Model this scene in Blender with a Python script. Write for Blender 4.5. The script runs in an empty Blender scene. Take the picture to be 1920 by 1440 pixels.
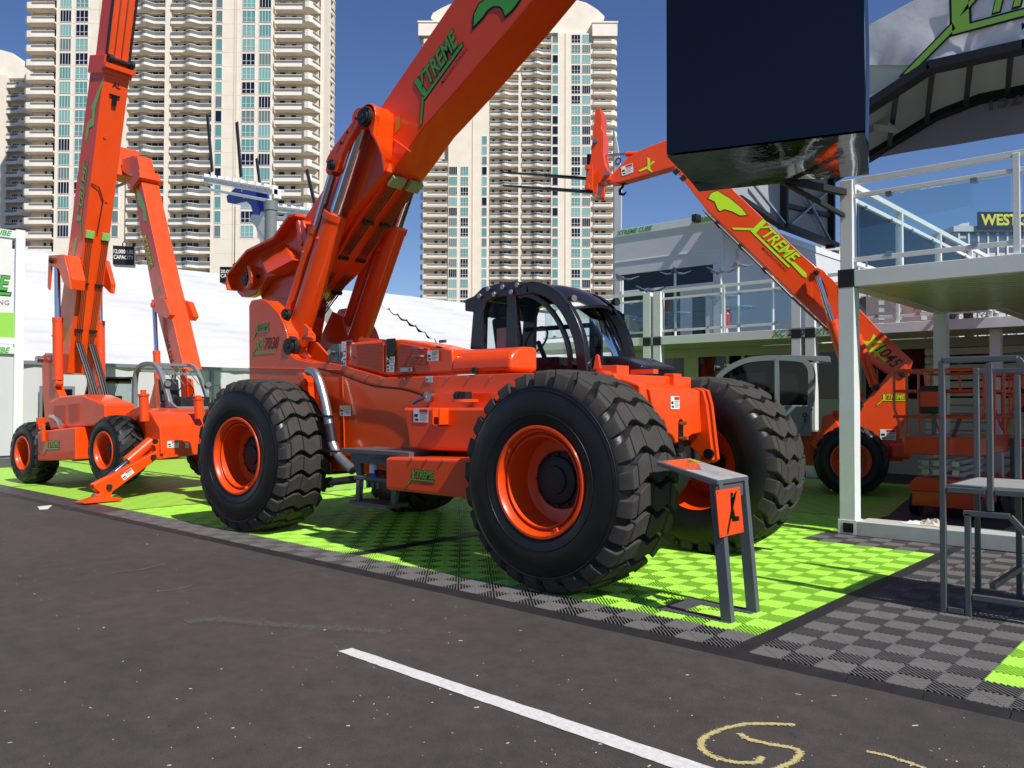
import bpy, bmesh, math, random
from mathutils import Vector, Matrix
import numpy as np
random.seed(7)
R = math.radians
sc = bpy.context.scene
COL = sc.collection
# ---------------------------------------------------------------- camera, world, sun
F_PX, YAW, PITCH, ROLL, CAM_H = 1572.04, 0.730681, 0.0217751, 0.00234412, 1.7
cam_d = bpy.data.cameras.new('camera'); cam = bpy.data.objects.new('camera', cam_d); COL.objects.link(cam)
cam_d.sensor_width = 36.0; cam_d.lens = 36.0 * F_PX / 1920.0
cam_d.clip_start = 0.1; cam_d.clip_end = 3000
cam.matrix_world = (Matrix.Translation((0, 0, CAM_H)) @ Matrix.Rotation(YAW, 4, 'Z')
                    @ Matrix.Rotation(PITCH + math.pi / 2, 4, 'X') @ Matrix.Rotation(ROLL, 4, 'Z'))
sc.camera = cam
SUN_DIR = Vector((0.75, -0.115, 0.834)).normalized()
sun_el = math.asin(SUN_DIR.z); sun_az = math.atan2(SUN_DIR.x, SUN_DIR.y)
world = bpy.data.worlds.new('World'); sc.world = world; world.use_nodes = True
wn = world.node_tree; wn.nodes.clear()
sky = wn.nodes.new('ShaderNodeTexSky'); sky.sky_type = 'NISHITA'; sky.sun_disc = False
sky.sun_elevation = sun_el; sky.sun_rotation = sun_az
sky.altitude = 600; sky.air_density = 1.0; sky.dust_density = 0.3; sky.ozone_density = 4.0
bg = wn.nodes.new('ShaderNodeBackground'); bg.inputs[1].default_value = 0.086
wo = wn.nodes.new('ShaderNodeOutputWorld')
hs = wn.nodes.new('ShaderNodeHueSaturation'); hs.inputs['Saturation'].default_value = 1.12; hs.inputs['Hue'].default_value = 0.512
wn.links.new(sky.outputs[0], hs.inputs['Color']); wn.links.new(hs.outputs[0], bg.inputs[0]); wn.links.new(bg.outputs[0], wo.inputs[0])
sl = bpy.data.lights.new('sun', 'SUN'); sl.energy = 4.7; sl.angle = R(0.55); sl.color = (1.0, 0.955, 0.89)
so = bpy.data.objects.new('sun', sl); COL.objects.link(so)
so.rotation_euler = SUN_DIR.to_track_quat('Z', 'Y').to_euler()
sc.view_settings.view_transform = 'Standard'; sc.view_settings.look = 'None'
sc.view_settings.exposure = 0.28; sc.view_settings.gamma = 1.0
# ---------------------------------------------------------------- pixel of the photo -> point on a real plane
CW = cam.matrix_world.copy()
def ray(px, py):
    d = Vector(((px - 960) / F_PX, -(py - 720) / F_PX, -1.0))
    return CW.to_3x3() @ d
class Fr:
    """local frame of one thing: where its Empty stands"""
    def __init__(s, loc, rz=0.0, pitch=0.0):
        s.M = Matrix.Translation(loc) @ Matrix.Rotation(R(rz), 4, 'Z') @ Matrix.Rotation(R(-pitch), 4, 'Y')
        s.I = s.M.inverted()
    def P(s, px, py, x=None, y=None, z=None):
        o = s.I @ Vector((0, 0, CAM_H)); d = s.I.to_3x3() @ ray(px, py)
        k, v = (0, x) if x is not None else (1, y) if y is not None else (2, z)
        return o + d * ((v - o[k]) / d[k])
WF = Fr((0, 0, 0))
def P(px, py, **k): return WF.P(px, py, **k)
# ---------------------------------------------------------------- materials
MATS = {}
def mat(name, col, rough=0.5, metal=0.0, coat=0.0, noise=0.0, nscale=8.0, bump=0.0, bscale=60.0,
        alpha=1.0, trans=0.0, emit=None, spec=0.5, ior=1.45, rvar=0.0):
    if name in MATS: return MATS[name]
    m = bpy.data.materials.new(name); m.use_nodes = True
    nt = m.node_tree; b = nt.nodes['Principled BSDF']
    b.inputs['Base Color'].default_value = (*col, 1); b.inputs['Roughness'].default_value = rough
    b.inputs['Metallic'].default_value = metal; b.inputs['Coat Weight'].default_value = coat
    b.inputs['Coat Roughness'].default_value = 0.06
    b.inputs['Specular IOR Level'].default_value = spec; b.inputs['IOR'].default_value = ior
    b.inputs['Transmission Weight'].default_value = trans; b.inputs['Alpha'].default_value = alpha
    if emit: b.inputs['Emission Color'].default_value = (*emit[:3], 1); b.inputs['Emission Strength'].default_value = emit[3]
    if noise or bump or rvar:
        tc = nt.nodes.new('ShaderNodeTexCoord')
    if noise:
        n = nt.nodes.new('ShaderNodeTexNoise'); n.inputs['Scale'].default_value = nscale
        n.inputs['Detail'].default_value = 6; n.inputs['Roughness'].default_value = 0.65
        nt.links.new(tc.outputs['Object'], n.inputs['Vector'])
        mp = nt.nodes.new('ShaderNodeMapRange'); mp.inputs[1].default_value = 0.25; mp.inputs[2].default_value = 0.75
        mp.inputs[3].default_value = 1 - noise; mp.inputs[4].default_value = 1 + noise
        nt.links.new(n.outputs[0], mp.inputs[0])
        mx = nt.nodes.new('ShaderNodeMix'); mx.data_type = 'RGBA'; mx.blend_type = 'MULTIPLY'; mx.inputs[0].default_value = 1
        mx.inputs[6].default_value = (*col, 1)
        nt.links.new(mp.outputs[0], mx.inputs[7]); nt.links.new(mx.outputs[2], b.inputs['Base Color'])
    if rvar:
        n2 = nt.nodes.new('ShaderNodeTexNoise'); n2.inputs['Scale'].default_value = 3.1; n2.inputs['Detail'].default_value = 5
        nt.links.new(tc.outputs['Object'], n2.inputs['Vector'])
        m2 = nt.nodes.new('ShaderNodeMapRange'); m2.inputs[1].default_value = .3; m2.inputs[2].default_value = .7
        m2.inputs[3].default_value = max(0, rough - rvar); m2.inputs[4].default_value = rough + rvar
        nt.links.new(n2.outputs[0], m2.inputs[0]); nt.links.new(m2.outputs[0], b.inputs['Roughness'])
    if bump:
        n3 = nt.nodes.new('ShaderNodeTexNoise'); n3.inputs['Scale'].default_value = bscale; n3.inputs['Detail'].default_value = 4
        nt.links.new(tc.outputs['Object'], n3.inputs['Vector'])
        bp = nt.nodes.new('ShaderNodeBump'); bp.inputs['Strength'].default_value = 0.6; bp.inputs['Distance'].default_value = bump
        nt.links.new(n3.outputs[0], bp.inputs['Height']); nt.links.new(bp.outputs[0], b.inputs['Normal'])
    MATS[name] = m
    return m
def glass(name, tint, alpha=0.25, rough=0.02, ior=1.5):
    """thin pane: part mirror, part clear"""
    if name in MATS: return MATS[name]
    m = bpy.data.materials.new(name); m.use_nodes = True; nt = m.node_tree; nt.nodes.clear()
    out = nt.nodes.new('ShaderNodeOutputMaterial'); mx = nt.nodes.new('ShaderNodeMixShader')
    tr = nt.nodes.new('ShaderNodeBsdfTransparent'); tr.inputs[0].default_value = (*tint, 1)
    gl = nt.nodes.new('ShaderNodeBsdfGlossy'); gl.inputs[1].default_value = rough; gl.inputs[0].default_value = (.9, .95, .95, 1)
    fr = nt.nodes.new('ShaderNodeFresnel'); fr.inputs[0].default_value = ior
    ad = nt.nodes.new('ShaderNodeMath'); ad.operation = 'ADD'; ad.inputs[1].default_value = alpha * .04
    nt.links.new(fr.outputs[0], ad.inputs[0]); nt.links.new(ad.outputs[0], mx.inputs[0])
    nt.links.new(tr.outputs[0], mx.inputs[1]); nt.links.new(gl.outputs[0], mx.inputs[2]); nt.links.new(mx.outputs[0], out.inputs[0])
    MATS[name] = m
    return m
M_OR = mat('orange_paint', (0.76, 0.063, 0.002), 0.36, coat=0.35, noise=0.05, nscale=2.5, bump=0.0015, bscale=14, rvar=.07)
M_OR2 = mat('orange_paint_lift', (0.66, 0.055, 0.010), 0.38, coat=0.3, noise=0.08, nscale=5)
M_BLK = mat('black_paint', (0.012, 0.012, 0.016), 0.28, coat=0.4, bump=0.0006, bscale=300, rvar=.05)
M_BLKM = mat('black_satin', (0.014, 0.014, 0.015), 0.5, noise=.3, nscale=12)
M_RUB = mat('rubber', (0.007, 0.007, 0.0075), 0.42, noise=0.35, nscale=9, bump=0.002, bscale=40, rvar=.12)
M_TREAD = mat('tread_rubber', (0.038, 0.034, 0.030), 0.78, noise=0.25, nscale=7, bump=0.003, bscale=60)
M_CHR = mat('chrome', (0.62, 0.64, 0.68), 0.07, metal=1.0, rvar=.03)
M_STEEL = mat('bare_steel', (0.42, 0.42, 0.43), 0.32, metal=1.0, noise=.2, nscale=20)
M_EXH = mat('exhaust_steel', (0.55, 0.53, 0.5), 0.36, metal=0.9, noise=.25, nscale=9, bump=.001)
M_GREY = mat('grey_frame_paint', (0.085, 0.095, 0.105), 0.42, coat=.2, noise=.1, nscale=6, bump=.0008, bscale=90)
M_CABG = mat('grey_cab_paint', (0.17, 0.19, 0.20), 0.38, coat=.3, noise=.06)
M_WHT = mat('white_steel_paint', (0.72, 0.74, 0.72), 0.42, coat=.15, noise=.05, nscale=2.0, bump=.001, bscale=30)
M_GRN = mat('green_vinyl', (0.07, 0.36, 0.05), 0.35, coat=.2)
M_LIME = mat('lime_vinyl', (0.50, 0.78, 0.02), 0.4)
M_SAGE = mat('pale_green_vinyl', (0.22, 0.48, 0.12), 0.4)
M_INK = mat('black_vinyl', (0.006, 0.006, 0.006), 0.35)
M_LBL = mat('label_white', (0.72, 0.72, 0.70), 0.5)
M_LBR = mat('label_red', (0.45, 0.03, 0.03), 0.5)
M_LBY = mat('label_yellow', (0.8, 0.5, 0.03), 0.5)
M_HOSE = mat('hydraulic_hose', (0.012, 0.011, 0.011), 0.45, bump=.002, bscale=200)
M_TUBE = mat('hydraulic_tube', (0.16, 0.045, 0.02), 0.3, coat=.4)
M_GREEN = mat('floor_green', (0.46, 0.84, 0.095), 0.55, noise=.06, nscale=1.3, spec=.35)
M_GREEND = mat('floor_green_base', (0.19, 0.38, 0.03), 0.7)
M_GRY = mat('floor_grey', (0.165, 0.155, 0.148), 0.5, noise=.14, nscale=2.2, spec=.4)
M_GRYD = mat('floor_grey_base', (0.006, 0.006, 0.006), 0.8)
M_BLKT = mat('floor_black', (0.018, 0.017, 0.018), 0.6, noise=.4, nscale=4, bump=.004, bscale=50)
G_CLR = glass('clear_glass', (0.86, 0.93, 0.93))
G_CAB = glass('cab_glass', (0.78, 0.83, 0.83), .0, ior=1.13)
M_DGL = mat('dark_glass', (0.004, 0.006, 0.011), 0.04, spec=.6)
# ---------------------------------------------------------------- mesh collector
class MB:
    def __init__(s): s.v = []; s.f = []; s.mi = []; s.cur = 0
    def add(s, vs, fs, mi=None):
        n = len(s.v); s.v.extend([tuple(v) for v in vs]); s.f.extend([tuple(i + n for i in f) for f in fs])
        s.mi.extend([s.cur if mi is None else mi] * len(fs)); return s
    def box(s, x0, x1, y0, y1, z0, z1):
        if x0 > x1: x0, x1 = x1, x0
        if y0 > y1: y0, y1 = y1, y0
        if z0 > z1: z0, z1 = z1, z0
        return s.add([(x0, y0, z0), (x1, y0, z0), (x1, y1, z0), (x0, y1, z0), (x0, y0, z1), (x1, y0, z1), (x1, y1, z1), (x0, y1, z1)],
                     [(0, 3, 2, 1), (4, 5, 6, 7), (0, 1, 5, 4), (1, 2, 6, 5), (2, 3, 7, 6), (3, 0, 4, 7)])
    def obox(s, c, sx, sy, sz, rot=None):
        m = MB().box(-sx / 2, sx / 2, -sy / 2, sy / 2, -sz / 2, sz / 2)
        return s.merge(m, Matrix.Translation(c) @ (rot.to_4x4() if rot is not None else Matrix.Identity(4)))
    def merge(s, o, M=None):
        vs = [M @ Vector(v) for v in o.v] if M is not None else o.v
        n = len(s.v); s.v.extend([tuple(v) for v in vs]); s.f.extend([tuple(i + n for i in f) for f in o.f])
        s.mi.extend(o.mi if s.cur == 0 else [s.cur] * len(o.f)); return s
    def beam(s, p, q, w, h, up=(0, 0, 1)):
        p, q = Vector(p), Vector(q); d = q - p; L = d.length
        if L < 1e-6: return s
        x = d / L; u = Vector(up); y = u.cross(x)
        if y.length < 1e-4: y = Vector((0, 1, 0)).cross(x) if abs(x.y) < .9 else Vector((1, 0, 0)).cross(x)
        y.normalize(); z = x.cross(y)
        rot = Matrix((x, y, z)).transposed()
        return s.obox((p + q) / 2, L, w, h, rot)
    def cyl(s, p, q, r, n=20, r2=None, cap=True):
        p, q = Vector(p), Vector(q); r2 = r if r2 is None else r2
        z = (q - p).normalized(); a = Vector((0, 0, 1)) if abs(z.z) < .9 else Vector((1, 0, 0))
        x = a.cross(z).normalized(); y = z.cross(x); vs = []
        for c, rr in ((p, r), (q, r2)):
            for i in range(n):
                t = 2 * math.pi * i / n; vs.append(c + (x * math.cos(t) + y * math.sin(t)) * rr)
        fs = [(i, (i + 1) % n, n + (i + 1) % n, n + i) for i in range(n)]
        if cap: fs += [tuple(range(n - 1, -1, -1)), tuple(range(n, 2 * n))]
        return s.add(vs, fs)
    def tube(s, path, r, n=10, closed=False):
        pts = [Vector(p) for p in path]; m = len(pts); vs = []; prev = None
        rr = r if isinstance(r, (list, tuple)) else [r] * m
        for i, p in enumerate(pts):
            a = pts[i - 1] if (i > 0 or closed) else pts[i]; b = pts[(i + 1) % m] if (i < m - 1 or closed) else pts[i]
            t = (b - a).normalized()
            if prev is None:
                u = Vector((0, 0, 1)) if abs(t.z) < .9 else Vector((1, 0, 0)); x = u.cross(t).normalized()
            else:
                x = (prev - t * prev.dot(t)).normalized()
            prev = x; y = t.cross(x)
            for k in range(n):
                th = 2 * math.pi * k / n; vs.append(p + (x * math.cos(th) + y * math.sin(th)) * rr[i])
        fs = []
        for i in range(m if closed else m - 1):
            j = (i + 1) % m
            for k in range(n): fs.append((i * n + k, i * n + (k + 1) % n, j * n + (k + 1) % n, j * n + k))
        if not closed: fs += [tuple(range(n - 1, -1, -1)), tuple(range((m - 1) * n, m * n))]
        return s.add(vs, fs)
    def lathe(s, prof, n=48, c=(0, 0, 0), axis='y'):
        """prof: (radius, a) turned about the axis"""
        vs = []; m = len(prof); c = Vector(c)
        for i in range(n):
            t = 2 * math.pi * i / n; cs, sn = math.cos(t), math.sin(t)
            for r, a in prof:
                v = (r * cs, a, r * sn) if axis == 'y' else (a, r * cs, r * sn) if axis == 'x' else (r * cs, r * sn, a)
                vs.append(c + Vector(v))
        fs = [(i * m + k, i * m + k + 1, ((i + 1) % n) * m + k + 1, ((i + 1) % n) * m + k) for i in range(n) for k in range(m - 1)]
        return s.add(vs, fs)
    def sweep(s, path, w, h):
        """rectangular bar w (along y) by h (across the path) bent along a path that lies in the xz plane, mitred"""
        pts = [Vector(p) for p in path]; m = len(pts); vs = []
        for i, p in enumerate(pts):
            a = pts[max(0, i - 1)]; b = pts[min(m - 1, i + 1)]; t = (b - a); t.y = 0; t.normalize(); n = Vector((-t.z, 0, t.x))
            for sy, sn in ((-1, -1), (1, -1), (1, 1), (-1, 1)): vs.append(p + Vector((0, sy * w / 2, 0)) + n * sn * h / 2)
        fs = [(i * 4 + k, i * 4 + (k + 1) % 4, i * 4 + 4 + (k + 1) % 4, i * 4 + 4 + k) for i in range(m - 1) for k in range(4)] + [(3, 2, 1, 0), tuple(range(m * 4 - 4, m * 4))]
        return s.add(vs, fs)
    def prism(s, pts, a0, a1, axis='y'):
        """pts: outline (u,v); axis y: (x,z) outline; axis x: (y,z); axis z: (x,y)"""
        if a0 > a1: a0, a1 = a1, a0
        ar = sum(pts[i][0] * pts[(i + 1) % len(pts)][1] - pts[(i + 1) % len(pts)][0] * pts[i][1] for i in range(len(pts)))
        pts = list(pts) if ar > 0 else list(pts)[::-1]
        def mk(p, a): return (p[0], a, p[1]) if axis == 'y' else (a, p[0], p[1]) if axis == 'x' else (p[0], p[1], a)
        n = len(pts); vs = [mk(p, a0) for p in pts] + [mk(p, a1) for p in pts]
        lo, hi = tuple(range(n)), tuple(range(n, 2 * n))
        fl = axis == 'y'
        fs = [lo if fl else lo[::-1], hi[::-1] if fl else hi]
        for i in range(n):
            j = (i + 1) % n
            fs.append((i, n + i, n + j, j) if fl else (i, j, n + j, n + i))
        return s.add(vs, fs)
    def build(s, name, m, parent=None, bevel=0.0, ang=35, seg=2, smooth=True):
        me = bpy.data.meshes.new(name); me.from_pydata([tuple(v) for v in s.v], [], s.f)
        ms = m if isinstance(m, (list, tuple)) else [m]
        for k in ms: me.materials.append(k)
        if len(ms) > 1: me.polygons.foreach_set('material_index', s.mi)
        if smooth: me.polygons.foreach_set('use_smooth', [True] * len(me.polygons))
        me.update(); me.validate()
        if smooth and not bevel: me.set_sharp_from_angle(angle=R(ang))
        o = bpy.data.objects.new(name, me); COL.objects.link(o)
        if parent is not None: o.parent = parent
        if bevel:
            b = o.modifiers.new('bevel', 'BEVEL'); b.width = bevel; b.segments = seg; b.limit_method = 'ANGLE'
            b.angle_limit = R(32); b.harden_normals = True
        return o
def _each(self, name, m, parent=None, **k):
    """one object per separate piece"""
    par = list(range(len(self.v)))
    def fd_(a):
        while par[a] != a: par[a] = par[par[a]]; a = par[a]
        return a
    for f in self.f:
        for q in f[1:]: par[fd_(q)] = fd_(f[0])
    gr = {}
    for f, mi in zip(self.f, self.mi): gr.setdefault(fd_(f[0]), []).append((f, mi))
    first = None
    for fs in gr.values():
        ids = sorted({q for f, _ in fs for q in f}); mp = {q: i for i, q in enumerate(ids)}
        b = MB(); b.v = [self.v[q] for q in ids]; b.f = [tuple(mp[q] for q in f) for f, _ in fs]; b.mi = [mi for _, mi in fs]
        o = b.build(name, m, parent, **k); first = first or o
    return first
MB.each = _each
def tag(o, label=None, cat=None, group=None, kind=None):
    if label: o['label'] = label
    if cat: o['category'] = cat
    if group: o['group'] = group
    if kind: o['kind'] = kind
    return o
def thing(name, label, cat, fr=None, group=None):
    o = bpy.data.objects.new(name, None); COL.objects.link(o)
    o.empty_display_size = .3
    if fr is not None: o.matrix_world = fr.M
    return tag(o, label, cat, group)
def copy_tree(o, parent=None):
    c = o.copy(); COL.objects.link(c); c.parent = parent
    for ch in o.children: copy_tree(ch, c)
    return c
def struct(name, mb, m, **k): return tag(mb.build(name, m, **k), kind='structure')
def arc(cx, cz, r, a0, a1, n=8): return [(cx + r * math.cos(R(a0 + (a1 - a0) * i / n)), cz + r * math.sin(R(a0 + (a1 - a0) * i / n))) for i in range(n + 1)]
def smooth_path(pts, k=4):
    """Catmull-Rom through the points"""
    P_ = [Vector(p) for p in pts]; P_ = [P_[0] * 2 - P_[1]] + P_ + [P_[-1] * 2 - P_[-2]]; out = []
    for i in range(1, len(P_) - 2):
        for j in range(k):
            t = j / k; a, b, c, d = P_[i - 1:i + 3]
            out.append(.5 * ((2 * b) + (c - a) * t + (2 * a - 5 * b + 4 * c - d) * t * t + (3 * b - a - 3 * c + d) * t ** 3))
    return out + [P_[-2]]
def cloth_mat(name, col, tl=.3, bump=.02, bscale=1.5, noise=.05):
    """fabric that lets some of the light behind it through"""
    if name in MATS: return MATS[name]
    m = mat(name, col, .7, noise=noise, nscale=1.5, bump=bump, bscale=bscale); nt = m.node_tree
    b = nt.nodes['Principled BSDF']; o = [n for n in nt.nodes if n.type == 'OUTPUT_MATERIAL'][0]
    t = nt.nodes.new('ShaderNodeBsdfTranslucent'); t.inputs[0].default_value = (*col, 1); mx = nt.nodes.new('ShaderNodeMixShader'); mx.inputs[0].default_value = tl
    nt.links.new(b.outputs[0], mx.inputs[1]); nt.links.new(t.outputs[0], mx.inputs[2]); nt.links.new(mx.outputs[0], o.inputs[0]); return m
# ---------------------------------------------------------------- lettering
_tc = {}
def text_flat(body, shear=0.0, bold=0.0, space=1.0):
    """glyph outlines as flat faces, cap height 1, starts at x=0; returns (verts, faces, width)"""
    k = (body, shear, bold, space)
    if k in _tc: return _tc[k]
    cu = bpy.data.curves.new('t', 'FONT'); cu.body = body; cu.size = 1.45; cu.shear = shear; cu.offset = bold
    cu.space_character = space; cu.resolution_u = 3
    o = bpy.data.objects.new('t', cu); COL.objects.link(o)
    dg = bpy.context.evaluated_depsgraph_get(); dg.update()
    me = bpy.data.meshes.new_from_object(o.evaluated_get(dg))
    vs = [(v.co.x, v.co.y) for v in me.vertices]; fs = [tuple(p.vertices) for p in me.polygons]
    bpy.data.objects.remove(o); bpy.data.curves.remove(cu); bpy.data.meshes.remove(me)
    x0 = min(v[0] for v in vs); w = max(v[0] for v in vs) - x0
    vs = [(v[0] - x0, v[1]) for v in vs]
    _tc[k] = (vs, fs, w); return _tc[k]
def put_text(mb, body, o, xd, yd, h, w=None, lift=0.0, shear=0.0, bold=0.0, space=1.0, align=0.0, n=None):
    """write body on a plane: o origin (baseline left), xd/yd directions, h cap height, w forced width"""
    vs, fs, tw = text_flat(body, shear, bold, space)
    o, xd, yd = Vector(o), Vector(xd).normalized(), Vector(yd).normalized()
    nn = Vector(n).normalized() if n is not None else xd.cross(yd).normalized()
    sx = h if w is None else w / tw
    ox = -align * tw * sx
    mb.add([o + xd * (v[0] * sx + ox) + yd * (v[1] * h) + nn * lift for v in vs], fs)
    return tw * sx
def expand(poly, d):
    n = len(poly); out = []
    ar = sum(poly[i][0] * poly[(i + 1) % n][1] - poly[(i + 1) % n][0] * poly[i][1] for i in range(n))
    sg = 1 if ar > 0 else -1
    for i in range(n):
        a, b, c = Vector(poly[i - 1]), Vector(poly[i]), Vector(poly[(i + 1) % n])
        e1 = (b - a).normalized(); e2 = (c - b).normalized()
        n1 = Vector((e1.y, -e1.x)) * sg; n2 = Vector((e2.y, -e2.x)) * sg
        m = (n1 + n2); m = m / max(.35, m.length_squared) * 2
        out.append(tuple(b + m * d))
    return out
LOGO_P = [[(0.12, 1.12), (0.52, 1.12), (0.80, 0.0), (4.55, 0.0), (4.55, -0.17), (0.42, -0.17)],
          [(0.86, 1.12), (1.12, 1.12), (0.66, 0.44), (0.50, 0.30)],
          [(0.36, 0.16), (0.47, -0.02), (-0.42, -0.98), (-0.66, -0.98)]]
def logo(parent, o, xd, yd, h, fill, lift=.004, sub=True, ink=None, n=None, width=1.0, edge=1.0):
    """the X TREME lettering with its long-tailed X and underline, green with a black edge"""
    xd, yd = Vector(xd).normalized(), Vector(yd).normalized(); nn = Vector(n).normalized() if n is not None else xd.cross(yd).normalized(); o = Vector(o)
    g, k = MB(), MB()
    def T(p, l): return o + (xd * (p[0] + .22 * p[1]) * width + yd * p[1]) * h + nn * l
    for q in LOGO_P:
        g.add([T(p, lift * 2) for p in q], [tuple(range(len(q)))]); e = expand(q, .06 * edge)
        k.add([T(p, lift) for p in e], [tuple(range(len(e)))])
    a = o + (xd * (1.22 + .22 * .17) * width + yd * .17) * h
    put_text(g, 'TREME', a, xd, yd, .88 * h, w=3.25 * h * width, lift=lift * 2, shear=.25, bold=.035, n=nn)
    put_text(k, 'TREME', a - (xd * .04 + yd * .02) * h, xd, yd, .91 * h, w=3.33 * h * width, lift=lift, shear=.25, bold=.035 + .045 * edge, n=nn)
    if sub: put_text(k, 'MANUFACTURING', o + (xd * 2.0 * width - yd * .55) * h, xd, yd, .19 * h, w=2.6 * h * width, lift=lift, space=1.25, bold=.008, n=nn)
    k.build('logo_outline', ink or M_INK, parent, smooth=False)
    g.build('logo_lettering', fill, parent, smooth=False)
def xmark(parent, o, xd, yd, h, fill, lift=.004, ink=True, n=None):
    xd, yd = Vector(xd).normalized(), Vector(yd).normalized(); nn = Vector(n).normalized() if n is not None else xd.cross(yd).normalized(); o = Vector(o)
    polys = [[(0.12, 1.12), (0.46, 1.12), (0.74, 0.02), (1.02, 0.02), (1.02, -0.2), (0.42, -0.2)], LOGO_P[1], LOGO_P[2]]
    g, k = MB(), MB()
    def T(p, l): return o + (xd * (p[0] + .22 * p[1]) + yd * p[1]) * h + nn * l
    for q in polys:
        g.add([T(p, lift * 2) for p in q], [tuple(range(len(q)))]); e = expand(q, .06)
        k.add([T(p, lift) for p in e], [tuple(range(len(e)))])
    if ink: k.build('emblem_outline', M_INK, parent, smooth=False)
    return g.build('emblem', fill, parent, smooth=False)
def sticker(parent, c, xd, yd, w, h, head=None, lift=.004, n=None):
    """small warning label: white with a coloured header and lines of print"""
    xd, yd = Vector(xd).normalized(), Vector(yd).normalized(); nn = Vector(n).normalized() if n is not None else xd.cross(yd).normalized(); c = Vector(c)
    m = MB()
    def q(x0, x1, y0, y1, l, mi):
        vs = [c + xd * a * w + yd * b * h + nn * l for a, b in ((x0, y0), (x1, y0), (x1, y1), (x0, y1))]; m.add(vs, [(0, 1, 2, 3)], mi)
    q(-.5, .5, -.5, .5, lift, 0)
    q(-.1, .46, .22, .45, lift + .0015, 1)
    for k in range(4): q(-.08, .44 - .1 * (k % 2), .10 - k * .15, .14 - k * .15, lift + .0015, 2)
    q(-.44, -.2, -.1, .1, lift + .0015, 2); q(-.40, -.16, -.38, -.24, lift + .0015, 2)
    return m.build('warning_label', [M_LBL, head or M_LBR, M_INK], parent, smooth=False)
# ---------------------------------------------------------------- ground, line, chalk
def asphalt():
    m = bpy.data.materials.new('asphalt'); m.use_nodes = True; nt = m.node_tree; b = nt.nodes['Principled BSDF']
    tc = nt.nodes.new('ShaderNodeTexCoord'); L = nt.links.new
    def noise(s, d=5, r=.6):
        n = nt.nodes.new('ShaderNodeTexNoise'); n.inputs['Scale'].default_value = s; n.inputs['Detail'].default_value = d; n.inputs['Roughness'].default_value = r
        L(tc.outputs['Object'], n.inputs['Vector']); return n
    def ramp(src, p):
        r = nt.nodes.new('ShaderNodeValToRGB'); el = r.color_ramp.elements
        while len(el) < len(p): el.new(.5)
        for e, (a, c) in zip(el, p): e.position = a; e.color = (*c, 1)
        L(src, r.inputs[0]); return r
    def mix(t, a, bb, f):
        x = nt.nodes.new('ShaderNodeMix'); x.data_type = 'RGBA'; x.blend_type = t
        if isinstance(f, float): x.inputs[0].default_value = f
        else: L(f, x.inputs[0])
        L(a, x.inputs[6])
        if isinstance(bb, tuple): x.inputs[7].default_value = (*bb, 1)
        else: L(bb, x.inputs[7])
        return x.outputs[2]
    big = ramp(noise(.45, 8, .7).outputs[0], [(.3, (.047, .041, .037)), (.55, (.058, .050, .045)), (.75, (.073, .063, .056))])
    mid = ramp(noise(5, 6, .7).outputs[0], [(.3, (.78, .78, .78)), (.7, (1.22, 1.2, 1.17))])
    c = mix('MULTIPLY', big.outputs[0], mid.outputs[0], 1.0)
    gr = ramp(noise(120, 3, .8).outputs[0], [(.3, (.62, .62, .62)), (.7, (1.45, 1.42, 1.38))])
    c = mix('MULTIPLY', c, gr.outputs[0], 1.0)
    vo = nt.nodes.new('ShaderNodeTexVoronoi'); vo.inputs['Scale'].default_value = 46; L(tc.outputs['Object'], vo.inputs['Vector'])
    sp = ramp(vo.outputs['Distance'], [(.0, (1, 1, 1)), (.10, (1, 1, 1)), (.16, (0, 0, 0))])
    msk = ramp(noise(9, 3, .6).outputs[0], [(.68, (0, 0, 0)), (.78, (1, 1, 1))])
    ms = mix('MULTIPLY', sp.outputs[0], msk.outputs[0], 1.0)
    c = mix('MIX', c, (.13, .125, .115), ms)
    # darker pits
    vo2 = nt.nodes.new('ShaderNodeTexVoronoi'); vo2.inputs['Scale'].default_value = 31; L(tc.outputs['Object'], vo2.inputs['Vector'])
    sp2 = ramp(vo2.outputs['Distance'], [(.0, (1, 1, 1)), (.14, (1, 1, 1)), (.2, (0, 0, 0))])
    msk2 = ramp(noise(3.1, 5, .6).outputs[0], [(.52, (0, 0, 0)), (.62, (1, 1, 1))])
    c = mix('MIX', c, (.018, .017, .017), mix('MULTIPLY', sp2.outputs[0], msk2.outputs[0], 1.0))
    L(c, b.inputs['Base Color']); b.inputs['Roughness'].default_value = .82; b.inputs['Specular IOR Level'].default_value = .35
    bp = nt.nodes.new('ShaderNodeBump'); bp.inputs['Distance'].default_value = .006; bp.inputs['Strength'].default_value = .75
    L(noise(90, 4, .8).outputs[0], bp.inputs['Height']); L(bp.outputs[0], b.inputs['Normal'])
    return m
M_ASP = asphalt()
g = MB(); S = 1500
g.add([(-S, -S, 0), (S, -S, 0), (S, S, 0), (-S, S, 0)], [(0, 1, 2, 3)])
struct('ground', g, M_ASP, smooth=False)
def G(px, py, z=0.0): return P(px, py, z=z)
# worn white parking line
def line_mat():
    m = mat('line_paint', (0.60, 0.585, 0.56), .7, noise=.22, nscale=30, bump=.003, bscale=110); return m
a0, a1 = G(660, 1216), G(1352, 1446); b0, b1 = G(633, 1222), G(1276, 1446)
e = (a1 - a0) * .35; f2 = (b1 - b0) * .35
m = MB(); N = 60; vs = []
for i in range(N + 1):
    t = i / N * 1.35
    p = a0 + (a1 - a0) * t; q = b0 + (b1 - b0) * t; j = (q - p).normalized() * .004
    p += j * random.uniform(-1, 1); q += j * random.uniform(-1, 1)
    vs += [(p.x, p.y, .004), (q.x, q.y, .004)]
m.add(vs, [(2 * i, 2 * i + 1, 2 * i + 3, 2 * i + 2) for i in range(N)])
struct('parking_line', m, line_mat(), smooth=False)
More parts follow.
